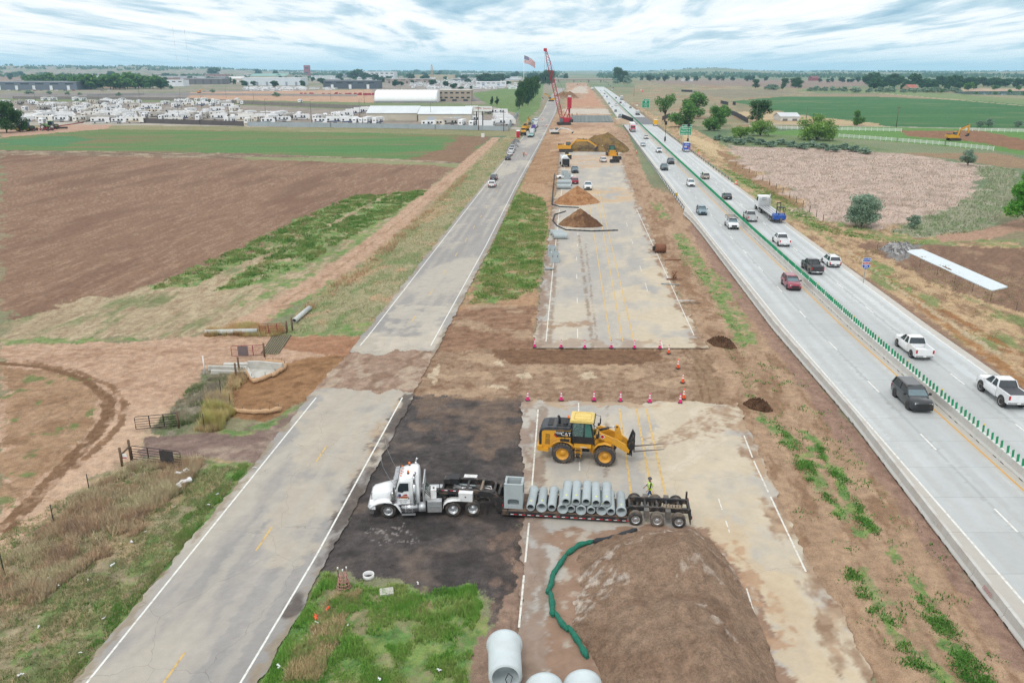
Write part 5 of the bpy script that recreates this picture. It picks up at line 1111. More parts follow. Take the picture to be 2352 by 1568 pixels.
# ================================================================ roadside furniture
def barrier_profile():return[(-.30,0),(-.30,.08),(-.18,.26),(-.11,.80),(.11,.80),(.18,.26),(.30,.08),(.30,0)]
def barriers():
 cm=mat('barrier_concrete',(204,202,196),.9,var=.08,vs=1.2,bump=.15,bs=10,dirt=.3)
 yl=mat('reflector_yellow',(236,200,60),.5);sw=mat('rail_white',(236,238,236),.5)
 def seg_mesh(L):
  b=MB();b.prism([(x,z)for x,z in barrier_profile()],.015,L-.015,cm);b.box(-.31,-.1,.3,.8,0,.06,BLK);b.box(-.31,-.1,L-.8,L-.3,0,.06,BLK);return b.mesh('barrier_body')
 L=3.81;me=seg_mesh(L)
 pb=MB();pb.hexa([(-.13,-.03,0),(.13,-.03,0),(.13,.0,0),(-.13,.0,0),(-.13,.02,.60),(.13,.02,.60),(.13,.05,.60),(-.13,.05,.60)],GREENP);pm=pb.mesh('paddle')
 rb=MB();rb.box(-.09,.09,.05,L-.05,.80,.86,sw);rm=rb.mesh('rail')
 yb=MB();yb.box(-.05,.05,-.035,.04,0,.12,yl);ym=yb.mesh('reflector')
 fb=MB();fb.prism([(x,z)for x,z in barrier_profile()],.015,L-.015,cm);fb.box(-.09,.09,.05,L-.05,.80,.86,sw)
 for k in range(5):yy=.45+k*.72;fb.hexa([(-.13,yy-.03,.86),(.13,yy-.03,.86),(.13,yy,.86),(-.13,yy,.86),(-.13,yy,1.46),(.13,yy,1.46),(.13,yy+.03,1.46),(-.13,yy+.03,1.46)],GREENP)
 fm=fb.mesh('barrier_body')
 y=26.0;n=0;g='concrete barrier segments with green paddles along the median'
 lab='grey concrete barrier segment with five green glare paddles in the median row'
 while y<640:
  x=float(MED(y));a=math.atan2(float(MED(y+L))-x,L)
  if n<42:
   t=put('median_barrier',me,None,(x,y,0));tag(t,lab,'concrete barrier',g);t.rotation_euler=(0,0,-a)
   put('rail',rm,t)
   for k in range(5):
    o=put('paddle',pm,t,(0,.45+k*.72,.86));o.rotation_euler=(0,0,R(28)+rng.normal()*.06)
    if k==4 and n%2==0:put('reflector',ym,o,(0,0,.60))
  else:
   t=put('median_barrier',fm,None,(x,y,0));tag(t,lab,'concrete barrier',g);t.rotation_euler=(0,0,-a)
  y+=L*math.cos(a);n+=1
 b=MB();ys=np.arange(y,1300,24.)
 for y0,y1 in zip(ys[:-1],ys[1:]):
  xa,xb=float(MED(y0)),float(MED(y1));b.hexa([(xa-.28,y0,0),(xa+.28,y0,0),(xb+.28,y1,0),(xb-.28,y1,0),(xa-.12,y0,.85),(xa+.12,y0,.85),(xb+.12,y1,.85),(xb-.12,y1,.85)],cm)
  b.hexa([(xa-.1,y0,.86),(xa+.1,y0,.86),(xb+.1,y1,.86),(xb-.1,y1,.86),(xa-.1,y0,1.46),(xa+.1,y0,1.46),(xb+.1,y1,1.46),(xb-.1,y1,1.46)],GREENP)
 tag(b.build('distant_barrier'),kind='stuff')
 y=22.0;g='plain concrete barrier segments along the dirt verge';n=0
 lab='plain grey concrete barrier segment between the dirt verge and the oncoming lanes'
 pk=mat('paint_pink',(206,140,140),.8);gw=mat('chalk_white',(216,214,208),.8)
 GL=interp([(26.3,22),(30.0,64),(31.2,90),(35.8,148),(36.6,160),(36.9,172)])
 while y<168:
  x=float(GL(y));a=math.atan2(float(GL(y+L))-x,L)
  t=put('outer_barrier',me,None,(x,y,0));t.rotation_euler=(0,0,-a);tag(t,lab,'concrete barrier',g)
  if n==4:
   t['label']='concrete barrier segment at the dirt verge with pink painted number 5055';t.pop('group',None)if False else None
   o=text('Δ5055',.40,pk,t,(-.235,L*.5,.42),(0,0,0),.004);o.rotation_euler=(R(83),0,-math.pi/2)
  if n==6:
   t['label']='concrete barrier segment at the dirt verge with faint white handwriting'
   o=text('2+25 50',.30,gw,t,(-.235,L*.5,.42),(0,0,0),.004);o.rotation_euler=(R(83),0,-math.pi/2)
  y+=L*math.cos(a);n+=1
 def guardrail(label,f,y0,y1,step):
  t=thing('guardrail',label,'guardrail');ys=np.arange(y0,y1,step);m=MB()
  prof=[(0,.42),(.05,.48),(0,.55),(.05,.62),(0,.70),(-.02,.70),(-.02,.42)]
  m.loft([[(float(f(y))+a,y,b)for a,b in prof]for y in ys],GALV,sm=False);m.build('rail',t)
  p=MB();p.box(-.16,-.03,-.07,.07,0,.74,mat('post_dark',(66,68,72),.8));me_=p.mesh('post')
  for i,y in enumerate(ys[::max(1,len(ys)//96+1)]):put('post',me_,t,(float(f(y)),y,0))
  return t
 guardrail('long steel guardrail on dark posts between dirt verge and oncoming lanes',lambda y:NBL(y)+.1-.0,176,460,1.9)
 guardrail('steel guardrail along the outer edge of the departing lanes by the straw slope',lambda y:SBR(y)-.1,222,480,2.7)
 e=MB();ybk=(245,200,40)
 for nm,p,lb in(('left',G(1553,456),'yellow and black striped marker at the end of the long guardrail'),('right',G(1603,352),'yellow and black striped marker behind an orange drum')):
  t=thing('hazard_marker',lb,'marker',p);b=MB();b.box(-.03,.03,-.03,.03,0,1.1,GALV);b.build('post',t)
  b=MB();b.box(-.3,.3,-.05,-.03,.55,1.35,mat('sign_yellow',ybk,.5))
  for k in range(3):b.hexa([(-.3,-.056,.55+k*.27),(.3,-.056,.65+k*.27),(.3,-.052,.65+k*.27),(-.3,-.052,.55+k*.27),(-.3,-.056,.67+k*.27),(.3,-.056,.77+k*.27),(.3,-.052,.77+k*.27),(-.3,-.052,.67+k*.27)],BLK)
  b.build('panel',t)
barriers()
def cone(col,h=.9):
 t=thing('traffic_cone','','traffic cone');b=MB();b.box(-.20,.20,-.20,.20,0,.05,BLK);b.build('base',t)
 w=MB();r=lambda z:.155-.125*(z/h);c=MB();c.lathe([(r(.05),.05),(r(h*.42),h*.42)],(0,0,0),(0,0,1),14,col);c.lathe([(r(h*.56),h*.56),(r(h*.66),h*.66)],(0,0,0),(0,0,1),14,col);c.lathe([(r(h*.82),h*.82),(r(h),h),(.001,h)],(0,0,0),(0,0,1),14,col);c.build('cone_body',t)
 w.lathe([(r(h*.42)+.003,h*.42),(r(h*.56)+.003,h*.56)],(0,0,0),(0,0,1),14,WSIGN);w.build('reflective_band',t)
 w=MB();w.lathe([(r(h*.66)+.003,h*.66),(r(h*.82)+.003,h*.82)],(0,0,0),(0,0,1),14,WSIGN);w.build('reflective_band',t);return t
def cones():
 pk=cone(PNK,.95);og=cone(ORG,1.02)
 far=[(1228,797),(1289,798),(1343,799),(1404,799),(1457,799.5),(1515,800)];near=[(1212,919),(1289,919),(1364,919.5),(1425,921),(1492,923.5),(1562,925)]
 ordn=['leftmost','second','third','fourth','fifth','rightmost'];first=True
 for row,nm in((far,'far edge'),(near,'near edge')):
  for k,p in enumerate(row):
   q=G(*p);lb='magenta cone with white bands, %s along the %s of the dirt crossing'%(ordn[k],nm)
   if first:pk.location=q;pk['label']=lb;pk['group']='magenta cones at the pavement edges';first=False
   else:dup(pk,q,rng.random()*3,lb,'magenta cones at the pavement edges')
 o=[(1536,811),(1557,845),(1568,878),(1570,915)];ol=['topmost','second from the top','third from the top','lowest']
 for k,p in enumerate(o):
  lb='orange cone beside the rutted haul track, %s of its column'%ol[k]
  if k==0:og.location=G(*p);og['label']=lb;og['group']='orange cones along the haul track'
  else:dup(og,G(*p),.4*k,lb,'orange cones along the haul track')
 for p,lb in(((1208,357),'small orange cone by the worker on the frontage road'),((1440,313),'orange cone on the dirt verge below the guardrail'),((1462,352),'orange cone beside the tracked loader'),((1197,300),'orange cone beside the yellow loader on the frontage road'),((1248,290),'orange cone near the parked trucks on the verge'),((1255,291),'orange cone at the dirt edge behind the parked trucks'),((1246,276),'orange cone in the bundle by the frontage road bend')):
  dup(og,G(*p),.3,lb,'scattered orange cones',1.3)
 t=thing('traffic_drum','orange and white drum beside the guardrail end','traffic drum',G(1604,357),group='orange and white drums')
 b=MB();b.cyl((0,0,0),(0,0,.08),.36,BLK);b.build('base',t)
 b=MB()
 for z0,z1,m in((.08,.3,ORG),(.3,.45,WSIGN),(.45,.62,ORG),(.62,.77,WSIGN),(.77,.95,ORG)):b.cyl((0,0,z0),(0,0,z1),.29-.06*z0,m,.29-.06*z1,14,False)
 b.cyl((0,0,.95),(0,0,.97),.23,ORG);b.build('drum_body',t);t.scale=(1.15,)*3
 dup(t,G(1690,424),0,'orange and white drum standing alone on the green straw slope','orange and white drums')
 dup(t,G(1517,263),0,'orange and white drum at the far edge of the departing lanes','orange and white drums')
 dup(t,G(1425,212),0,'orange drum near the diamond warning sign','orange and white drums')
cones()
def signs():
 def big(label,px,py,h0,w,h,tab,lines,shield=None,rz=0,s1=.8):
  q=G(px,py);t=thing('exit_sign',label,'road sign',q,rz)
  for x in(-w*.3,w*.3):b=MB();b.box(x-.09,x+.09,.06,.18,0,h0+h,GALV);b.build('post',t)
  b=MB();b.box(-w/2,w/2,-.03,.03,h0,h0+h,WSIGN);b.box(-w/2+.10,w/2-.10,-.045,-.03,h0+.10,h0+h-.10,GSIGN);o=b.build('panel',t)
  b=MB();b.box(-w*.34,w*.5,-.03,.03,h0+h+.02,h0+h+.02+s1*1.1,WSIGN);b.box(-w*.34+.09,w*.5-.09,-.045,-.03,h0+h+.11,h0+h-.07+s1*1.1,GSIGN);o2=b.build('exit_tab',t)
  f=(math.pi/2,0,0);text(tab,s1*.72,WSIGN,o2,(w*.08,-.05,h0+h+.02+s1*.55),f)
  for tx,sz,z in lines:text(tx,sz,WSIGN,o,(0,-.05,h0+h*z),f)
  if shield:b=MB();b.box(-.42,.42,-.06,-.045,h0+h*.70,h0+h*.93,WSIGN);b.box(-.38,.38,-.07,-.06,h0+h*.86,h0+h*.91,mat('sign_blue',(40,90,190),.5));sh=b.build('route_shield',o);text('119',.5,mat('letter_dark',(50,50,60),.6),sh,(0,-.075,h0+h*.775),f)
  return t
 big('green exit 243 sign on two posts above the straw slope',1573,331,3.6,4.9,3.3,'EXIT 243',(('Platteville',.95,.80),('Estes Park',.95,.48),('NEXT RIGHT',.72,.16)))
 big('green exit 242 sign on two posts beside the far departing lanes',1482,262,4.2,5.2,5.0,'EXIT 242',(('Longmont',.95,.50),('Lyons',.95,.29),('1/2 MILE',.62,.10)),shield=1)
 q=G(1965,651);q=G(1987-8,648)if False else G(1986,651)
 t=thing('route_sign','blue south interstate 25 shield sign on a thin post','road sign',G(1983,650),0)
 b=MB();b.box(-.04,.04,.02,.08,0,3.75,GALV);b.build('post',t);bl=mat('sign_blue',(40,90,190),.5);rd=mat('sign_red',(200,50,70),.5)
 b=MB();b.box(-.55,.55,-.02,.02,3.15,3.70,WSIGN);b.box(-.52,.52,-.03,-.02,3.18,3.67,bl);o=b.build('south_plate',t);text('SOUTH',.36,WSIGN,o,(0,-.035,3.42),(math.pi/2,0,0))
 P=[(-.50,1.0),(-.25,.92),(0,1.0),(.25,.92),(.50,1.0),(.58,.60),(.52,.28),(.3,.06),(0,-.10),(-.3,.06),(-.52,.28),(-.58,.60)]
 b=MB();b.prism([(x,2.12+z)for x,z in P],-.02,.02,WSIGN);b.prism([(x*.93,2.12+z*.93+.02)for x,z in P if z<.7]+[],-.03,-.02,bl);b.prism([(-.50,2.98),(0,2.98),(.50,2.98),(.47,3.07),(.25,3.0),(0,3.07),(-.25,3.0),(-.47,3.07)][::-1],-.035,-.02,rd);b.box(-.52,.52,-.036,-.02,2.78,2.98,rd)
 o=b.build('shield',t);text('25',.58,WSIGN,o,(0,-.042,2.42),(math.pi/2,0,0));text('INTERSTATE',.15,WSIGN,o,(0,-.042,2.88),(math.pi/2,0,0))
 for px,py,lb,c,dia in((1475,214,'orange diamond warning sign far up the departing shoulder',(250,92,40),1),(1228,206,'orange diamond warning sign behind the crane boom',(250,92,40),1),(1472,210,'small white sign beside the orange diamond',(236,238,232),0),(1463,247,'red and white sign beside the green exit 242 board',(200,50,70),0),(1109,322,'white road sign on the frontage verge',(236,238,232),0)):
  t=thing('road_sign',lb,'road sign',G(px,py));b=MB();b.box(-.06,.06,0,.1,0,2.0,GALV);b.build('post',t);m=mat('sign_%d'%c[1],c,.5);b=MB()
  if dia:b.prism([(0,1.0),(1.3,2.3),(0,3.6),(-1.3,2.3)],-.06,-.02,m)
  else:b.box(-.7,.7,-.06,-.02,1.2,2.9,m if c[1]>100 else WSIGN);b.box(-.7,.7,-.07,-.06,2.4,2.9,m)
  b.build('panel',t)
 def camera_pole(label,px,py,h,boxes):
  t=thing('signal_pole',label,'pole',G(px,py));b=MB();b.cyl((0,0,0),(0,0,h),.08,BLK);b.box(-.3,.3,-.3,.3,.5,2.3,BLK);b.build('pole',t);b=MB();b.box(-.5,.5,-.2,.2,h-1.0,h+.5,BLK);b.build('signal_head',t)
 camera_pole('black signal pole in front of the green exit 243 sign',1579,331,8.0,1);camera_pole('black signal pole behind the long guardrail',1530,330,8.5,1)if False else camera_pole('black signal pole behind the long guardrail',1527,327,8.2,1)
 for px,py,lb in((1509,297,'small grey panel on the left edge of the oncoming lanes'),(1607,311,'small grey panel on the median by the exit 243 sign')):
  pass
 def lamp(label,px,py,h,arm=0,wood=False,cross=0):
  t=thing('utility_pole' if wood else 'street_lamp',label,'pole',G(px,py));m=mat('pole_wood',(110,94,80),.95,var=.2)if wood else mat('pole_dark',(84,84,86),.7)
  b=MB();b.cyl((0,0,0),(0,0,h),.20 if wood else.14,m,.13 if wood else.08,8);b.build('pole',t)
  if cross:b=MB();b.box(-1.2,1.2,-.08,.08,h-.9,h-.7,m);b.build('crossarm',t)
  elif not wood:b=MB();b.tube([(0,0,h-.1),(.9,0,h+.1),(1.6,0,h)],.05,m,5);b.box(1.2,2.0,-.18,.18,h-.05,h+.08,m);b.build('lamp_head',t)
  return t
 for i,(px,py,h)in enumerate(((83,236,14),(135,270,14),(232,262,13),(417,249,15),(412,278,14),(467,276,14),(584,240,13),(612,280,13),(716,283,13),(827,274,12),(837,238,13),(990,280,11),(1083,266,11),(1190,262,12),(1198,228,13),(320,220,12),(520,226,12),(760,230,12),(800,207,14),(920,214,12))):
  lamp('dark lamp post %s'%['at the left end of the trailer lot','between caravans near the lot fence','in the crowded caravan rows','behind the back caravan row','by the lot fence above the crop field','beside the fence road','at the back fence of the lot','in the middle of the front caravan rows','near the tan warehouse front','at the fence by the parked motorhomes','on the grass strip behind the lot','by the dealer yard entrance','near the dealer signboard','at the frontage bend','beside the tree row','in front of the grey warehouse','in the bare gravel yard','beside the red machinery yard','far back by the dark warehouse','in front of the white hoop hall'][i],px,py,h)
 for px,py,h,lb,c in((1655,293,11,'dark utility pole among the trees right of the interstate',0),(1735,298,13,'tall utility pole beside the dark trees',0),(2058,293,11,'weathered utility pole standing in front of the crop field',1),(1559,296,11,'grey utility pole beside the leafy tree cluster',0),(1456,221,11,'utility pole right of the distant departing lanes',0),(1099,300,12,'wooden utility pole by the dealer fence',1),(528,288,10,'wooden utility pole by the red car road',0),(1157,302,10,'wooden utility pole at the side road corner',1),(1201,246,9,'wooden utility pole with crossarm beside the tree row',1),(1640,268,9,'short pole at the far straw field',0),(1850,288,10,'pole beside the farm shed',0)):
  lamp(lb,px,py,h,0,True,c)
 for px,h in((410,300),(436,285)):
  q=G(px,170.2);t=thing('radio_mast','thin red and white radio mast on the horizon, %s of the pair'%('left' if px<420 else 'right'),'radio mast',(q.x,q.y,5));b=MB();k=q.y/5900.
  for i in range(7):b.cyl((0,0,i*h*k/7),(0,0,(i+1)*h*k/7),0.6*k,WSIGN if i%2 else mat('mast_red',(170,90,100),.7),n=5)
  b.build('mast',t)
signs()
# ================================================================ earth, pipes, wattles
def pile(name,label,cat,P,peaks,z0,sp_,nseed,rep=.62,rough=.12,lumps=.0,kind=None,cell=None):
 """heap over the world polygon P, surface falling at the angle of repose from its peaks (x, y, height)"""
 pa=np.array(P);x0,y0=pa.min(0);x1,y1=pa.max(0);n=110;nx=n;ny=int(max(40,min(150,n*(y1-y0)/(x1-x0))))
 X,Y=np.meshgrid(np.linspace(x0,x1,nx),np.linspace(y0,y1,ny));x,y=X.ravel(),Y.ravel();s=(x1-x0)
 d=dpoly(x,y,P+[P[0]]);ins=inpoly(x,y,P);d=np.where(ins,d,-d)
 z=np.full(x.shape,-9.0)
 for px,py,h in peaks:
  r=np.hypot(x-px,y-py)+(fbm(x,y,s*.12,3,nseed+9)-.5)*s*.03
  z=np.logaddexp(z*6/h*1.0,(h-r*rep)*6/h*1.0)*h/6
 z=np.minimum(z,d*.75+(fbm(x,y,s*.05,3,nseed)-.5)*.15)
 z=z+(fbm(x,y,s*.10,5,nseed)-.5)*rough*np.clip(d/(s*.06),0,1)*s*.25*.4
 if lumps:z=z+np.maximum(0,fbm(x,y,s*.035,3,nseed+2)-.55)*lumps*np.clip(d/1.0,0,1)
 z=z+(fbm(x,y,.35,3,nseed+3)-.5)*.08
 z=np.where(d<0,-.25,np.maximum(z,-.05))+z0
 c,_=paint(x,y,[('all',None,0,sp_,0,1,None,0)]+PILE_EXTRA.get(name+label[:6],[]),900+nseed)
 i=np.arange(x.size).reshape(ny,nx);F=np.stack([i[:-1,:-1],i[:-1,1:],i[1:,1:],i[1:,:-1]],-1).reshape(-1,4)
 keep=(d[F]>-.3*s/30).any(1);F=F[keep];u_,inv=np.unique(F.ravel(),return_inverse=True)
 o=put(name,np_mesh(name,np.stack([x,y,z],1)[u_],inv.reshape(-1,4),vmat('heap_earth',.95,1.6,9,.40,1.0,.14),c[u_],smooth=True));return tag(o,label,cat)
PILE_EXTRA={}
def heaps():
 GR=spec((152,126,105),(168,142,120),.5,0,1,[((142,115,95),1.6,.70,.1)]);WH=spec((222,210,198),(196,180,164),.25)
 P=W2([(1292,1300),(1318,1262),(1400,1222),(1500,1222),(1590,1214),(1640,1244),(1700,1330),(1742,1420),(1770,1490),(1800,1600),(1830,1750),(1560,1800),(1420,1660),(1360,1510),(1310,1440),(1296,1380)])
 ex=[]
 for pts,w,al in(([(1330,1330),(1400,1300),(1470,1270)],.5,.8),([(1310,1400),(1350,1350),(1390,1330)],.9,.85),([(1320,1420),(1390,1380),(1420,1350)],.9,.8),([(1500,1265),(1560,1250),(1610,1268)],.4,.7),([(1640,1290),(1690,1320),(1720,1370)],.5,.6),([(1600,1460),(1660,1500),(1690,1530)],.5,.6),([(1560,1370),(1600,1345),(1650,1380)],.4,.5)):L_(pts,w,WH,.35,al,(.4,.46,.12),lay=ex)
 PILE_EXTRA['gravel_pile'+'large ']=ex
 w=lambda px,py:tuple(G(px,py)[:2])
 a,b,c,d,e=w(1560,1330),w(1600,1290),w(1480,1320),w(1620,1560),w(1560,1480)
 pile('gravel_pile','large brown gravel heap with pale streaks filling the foreground behind the trailer','gravel heap',P,[(*a,2.7),(*b,1.9),(*c,1.6),(*d,2.7),(*e,2.5),(*w(1430,1400),1.1),(*w(1690,1420),1.4)],0,GR,3,.46,.30)
 TAN=spec((168,122,84),(186,142,104),.8,0,1,[((148,104,70),1.4,.68,.1)]);DK=spec((124,92,66),(144,110,82),.5,0,1,[((166,130,94),1.6,.62,.1),((102,74,54),.8,.66,.1)])
 P=W2([(1270,472),(1276,460),(1295,455),(1330,448),(1360,452),(1385,468),(1360,473),(1310,476)])
 pile('dirt_mound','tan conical soil mound on the old highway, farther of the two','soil mound',P,[(*w(1326,462),3.7),(*w(1312,466),2.6)],0,TAN,5,.68,.10)
 P=W2([(1277,520),(1290,508),(1320,498),(1350,500),(1378,512),(1388,522),(1360,528),(1320,531),(1288,528)])
 ex=[];P_([(1335,500),(1390,505),(1390,530),(1340,530)],spec((98,70,52),(114,84,64),.5),1.0,.9,None,lay=ex);PILE_EXTRA['dirt_mound'+'dark b']=ex
 pile('dirt_mound','dark brown cloddy soil mound on the old highway, nearer of the two','soil mound',P,[(*w(1333,510),3.4),(*w(1340,513),3.1)],0,DK,6,.66,.16,.25)
 P=W2([(1292,349),(1296,334),(1330,328),(1390,322),(1430,330),(1446,344),(1440,351),(1360,352)])
 OL=spec((126,102,62),(146,120,80),1.5,0,1,[((104,92,74),3,.60,.1),((92,74,50),1.5,.66,.1)])
 pile('dirt_mound','long olive brown spoil heap behind the yellow excavator','spoil heap',P,[(*w(1406,341),7.0),(*w(1390,343),6.0),(*w(1365,343),4.8),(*w(1340,344),4.2),(*w(1318,345),3.2),(*w(1425,344),4.5)],0,OL,8,.55,.2,.7)
 P=W2([(1264,225),(1276,218),(1300,215),(1320,218),(1332,226),(1300,228)])
 pile('dirt_mound','small dark spoil heap far up the closed highway','spoil heap',P,[(*w(1292,222),6),(*w(1308,222),6)],0,DK,9,.5,.2)
 P=W2([(1160,352),(1172,330),(1190,318),(1196,328),(1190,342),(1172,353)])
 pile('rubble_heap','long heap of pale grey broken concrete beside the frontage queue','rubble heap',P,[(*w(1180,328),1.8),(*w(1177,338),1.8),(*w(1170,347),1.4)],0,spec((150,148,148),(112,110,112),.7,0,1,[((190,188,186),.8,.62,.08)]),10,.4,.6,1.6)
 P=W2([(2018,572),(2040,560),(2085,556),(2098,566),(2082,580),(2060,588)])
 pile('riprap','patch of grey riprap stones at the flume outlet','stones',P,[(*w(2060,570),.5)],0,spec((172,170,168),(90,88,90),.45,0,1,[((206,204,202),.5,.60,.06)]),11,.1,.5,.9)
 for px,py,lb in((1655,787,'low heap of dark clods right of the old highway, far side of the crossing'),(1738,930,'low heap of dark clods right of the haul track, near side of the crossing')):
  P=W2([(px-32,py-6),(px-10,py-12),(px+26,py-4),(px+38,py+12),(px+20,py+14),(px-16,py+6)]);pile('clod_heap',lb,'soil heap',P,[(*w(px,py),.5),(*w(px+20,py+6),.4)],-.02,spec((92,68,52),(116,88,68),.3),12,.2,.6,.8)
heaps()
def wattle(label,pts,r,m,n=7,stakes=0,cat='erosion log'):
 t=thing('erosion_log',label,cat,G(*pts[0]));o=t.location;b=MB();W=[G(*p)for p in pts];path=[];rad=[]
 for a,c in zip(W[:-1],W[1:]):
  k=max(2,int((c-a).length/.25))
  for i in range(k):
   q=a.lerp(c,i/k);path.append((q.x-o.x,q.y-o.y,r*.85+random.uniform(-.01,.01)));rad.append(r*(1+.16*math.sin(len(path)*1.7)+random.uniform(-.06,.06)))
 q=W[-1];path.append((q.x-o.x,q.y-o.y,r*.8));rad.append(r*.6);rad[0]=r*.6
 b.tube(path,rad,m,n+2);b.build('log',t)
 for k in range(stakes):
  q=W[0].lerp(W[-1],(k+.5)/stakes)if len(W)==2 else Vector(path[int((k+.5)/stakes*len(path))])+o
  s=MB();s.box(q.x-o.x-.025,q.x-o.x+.025,q.y-o.y-.025,q.y-o.y+.025,0,r*2+.28,WOODG);s.build('stake',t)
def small_site():
 random.seed(5);gm=mat('green_sock',(26,110,88),.9,var=.25,vs=6,bump=.5,bs=16);bm=mat('black_sock',(52,56,60),.9,var=.2,vs=5);sm=mat('straw_wattle',(196,160,124),.95,var=.2,vs=8,bump=.6)
 L=[((1462,1219),(1430,1231),(1400,1240),(1362,1247)),((1362,1246),(1330,1255),(1300,1277)),((1300,1277),(1285,1300),(1268,1325)),((1270,1320),(1266,1345),(1256,1365)),((1264,1362),(1268,1390),(1269,1418)),((1275,1410),(1292,1438),(1305,1452)),((1305,1442),(1330,1480),(1349,1514))]
 nm=['black erosion sock at the top of the green sock line','green erosion sock joined to the black one','green erosion sock leaning down the gravel heap, second green one','green erosion sock midway down the line, third green one','straight green erosion sock, fourth green one from the top','short green erosion sock, second from the bottom of the line','lowest green erosion sock at the foot of the gravel heap']
 for l,p in zip(nm,L):wattle(l,p,.165,bm if 'black ero' in l else gm)
 wattle('black sock curving around the foot of the dark brown mound',[(1420,530),(1360,532),(1300,529),(1280,520),(1270,508),(1274,494),(1300,486)],.13,bm)
 wattle('black sock along the left edge of the tan mound',[(1330,478),(1285,476),(1268,470),(1270,440),(1274,400)],.13,bm)
 for p,st,l in(([(605,833),(640,835),(652,838),(656,845)],4,'straw wattle curling along the upper edge of the concrete inlet'),([(656,846),(640,856),(626,866)],2,'straw wattle at the right edge of the concrete inlet'),([(625,863),(600,874),(584,879),(574,866),(565,852)],3,'straw wattle along the lower edge of the concrete inlet'),([(520,941),(545,947),(585,950),(620,948),(648,941)],7,'long straw wattle with stakes on the graded slope')):wattle(l,p,.22,sm,stakes=st)
 q=G(560,850);t=thing('drain_inlet','concrete drain inlet basin with angled wing walls','drain inlet',(q.x,q.y,0));b=MB()
 def wall(pts,th,z0,z1,mb,m=CONW):
  W=[G(*p)-q for p in pts]
  for a,c in zip(W[:-1],W[1:]):
   d=(c-a).normalized();n=Vector((-d.y,d.x,0))*th/2;mb.hexa([(*(a-n)[:2],z0),(*(c-n)[:2],z0),(*(c+n)[:2],z0),(*(a+n)[:2],z0),(*(a-n)[:2],z1),(*(c-n)[:2],z1),(*(c+n)[:2],z1),(*(a+n)[:2],z1)],m)
 fl=[G(*p)-q for p in((570,852),(585,875),(650,848),(630,840),(575,840))];b.prism([(v.x,v.y)for v in fl],-.05,.015,CONW,axis='z');b.build('floor_slab',t)
 b=MB();wall([(571,846),(600,846),(650,851)],.25,0,.8,b);b.build('wing_wall',t);b=MB();wall([(568,853),(582,876)],.3,0,.45,b);b.build('wing_wall',t)
 b=MB();wall([(480,850),(568,852)],.3,0,.5,b);wall([(486,858),(566,860)],.25,0,.4,b);wall([(515,846),(572,845)],.6,0,.55,b);b.build('headwall',t)
 def tubular(label,p0,p1,m,board=None,h=1.25,mid=2):
  a,c=G(*p0),G(*p1);d=c-a;L=d.length;t=thing('farm_gate',label,'gate',a,math.atan2(d.y,d.x));b=MB();r=.03
  b.tube([(.0,0,.12),(0,0,h-.12),(.12,0,h),(L-.12,0,h),(L,0,h-.12),(L,0,.12),(0,0,.12)],r,m,6);b.build('frame',t)
  b=MB()
  for k in range(4):z=.33+k*.22;b.tube([(0,0,z),(L,0,z)],r*.8,m,5)
  b.build('rails',t)
  for k in range(mid):x=L*(k+1)/(mid+1);b=MB();b.box(x-.04,x+.04,-.02,.02,.12,h,m);b.build('brace',t)
  if board:b=MB();b.box(L*board[0],L*board[1],-.05,-.035,.15,h-.05,board[2]);b.build('board',t)
 bk=mat('gate_black',(40,38,40),.7);rd=mat('gate_red',(150,50,66),.7);dkb=mat('board_dark',(62,58,56),.9,var=.3);rub=mat('board_grey',(118,106,108),.9)
 tubular('open black tubular gate beside the tall dry grass',(313,988),(411,979),bk);tubular('black tubular gate with a dark board beside white plastic litter',(306,1056),(418,1070),bk,(.58,.86,dkb))
 tubular('red tubular gate with grey board at the cattle guard',(533,820),(607,817),rd,(.2,.52,rub));tubular('red tubular gate beyond the cattle guard, half hidden by dry grass',(597,767),(658,766),rd)
 def post(label,px,py,h,r=.10,m=None,cat='post'):t=put('fence_post',MB().cyl((0,0,-.05),(0,0,h),r,m or mat('post_brown',(112,92,74),.95,var=.25,vs=6),n=9).mesh('fence_post'),None,G(px,py));tag(t,label,cat)
 for px,py,h,l in((411,981,1.5,'brown gate post at the open black gate'),(281,1068,1.5,'brown corner post left of the board gate'),(302,1055,1.7,'tall brown hinge post of the board gate'),(543,866,1.5,'short brown post beside the inlet, left one'),(550,856,1.7,'taller brown post beside the inlet, right one'),(608,818,1.5,'brown post holding the red board gate'),(672,758,1.6,'brown post beyond the cattle guard, right one'),(660,765,1.5,'brown post beyond the cattle guard, left one')):post(l,px,py,h)
 post('white marker post beside the concrete inlet',471,858,1.9,.07,WHTD)
 b=MB();a,c=G(281,1068),G(302,1055);b.cyl((0,0,.85),(c.x-a.x,c.y-a.y,1.15),.07,mat('post_brown',(112,92,74)),n=8);tag(b.build('brace_rail',None,a),'sloping wooden brace rail between two corner posts','fence rail')
 b=MB();b.box(-.2,.2,-.02,.02,.55,.95,WSIGN);b.box(-.18,.18,-.025,-.02,.58,.68,REDL);tag(b.build('warning_sign',None,G(289,1067)),'small white and red sign on the corner brace','sign')
 tp=mat('t_post',(52,50,46),.8)
 for i,(px,py)in enumerate(((10,1315),(124,1200),(206,1128),(530,935),(470,985),(508,905))):post('thin dark metal stake in the dry grass along the farm track',px,py,1.4,.035,tp);
 for o in[o for o in COL.objects if o.get('label')=='thin dark metal stake in the dry grass along the farm track']:o['group']='metal stakes along the farm track fence'
 b=MB();q=G(545,768);a=G(472,768)-q;c=G(592,765)-q;b.lathe([(.25,0),(.29,0),(.29,(c-a).length),(.25,(c-a).length),(.25,0)],(a.x,a.y,.29),(c-a),18,mat('pvc_grey',(196,200,196),.5,var=.1));tag(b.build('culvert_pipe',None,q),'long pale pipe lying beside the red gate','pipe')
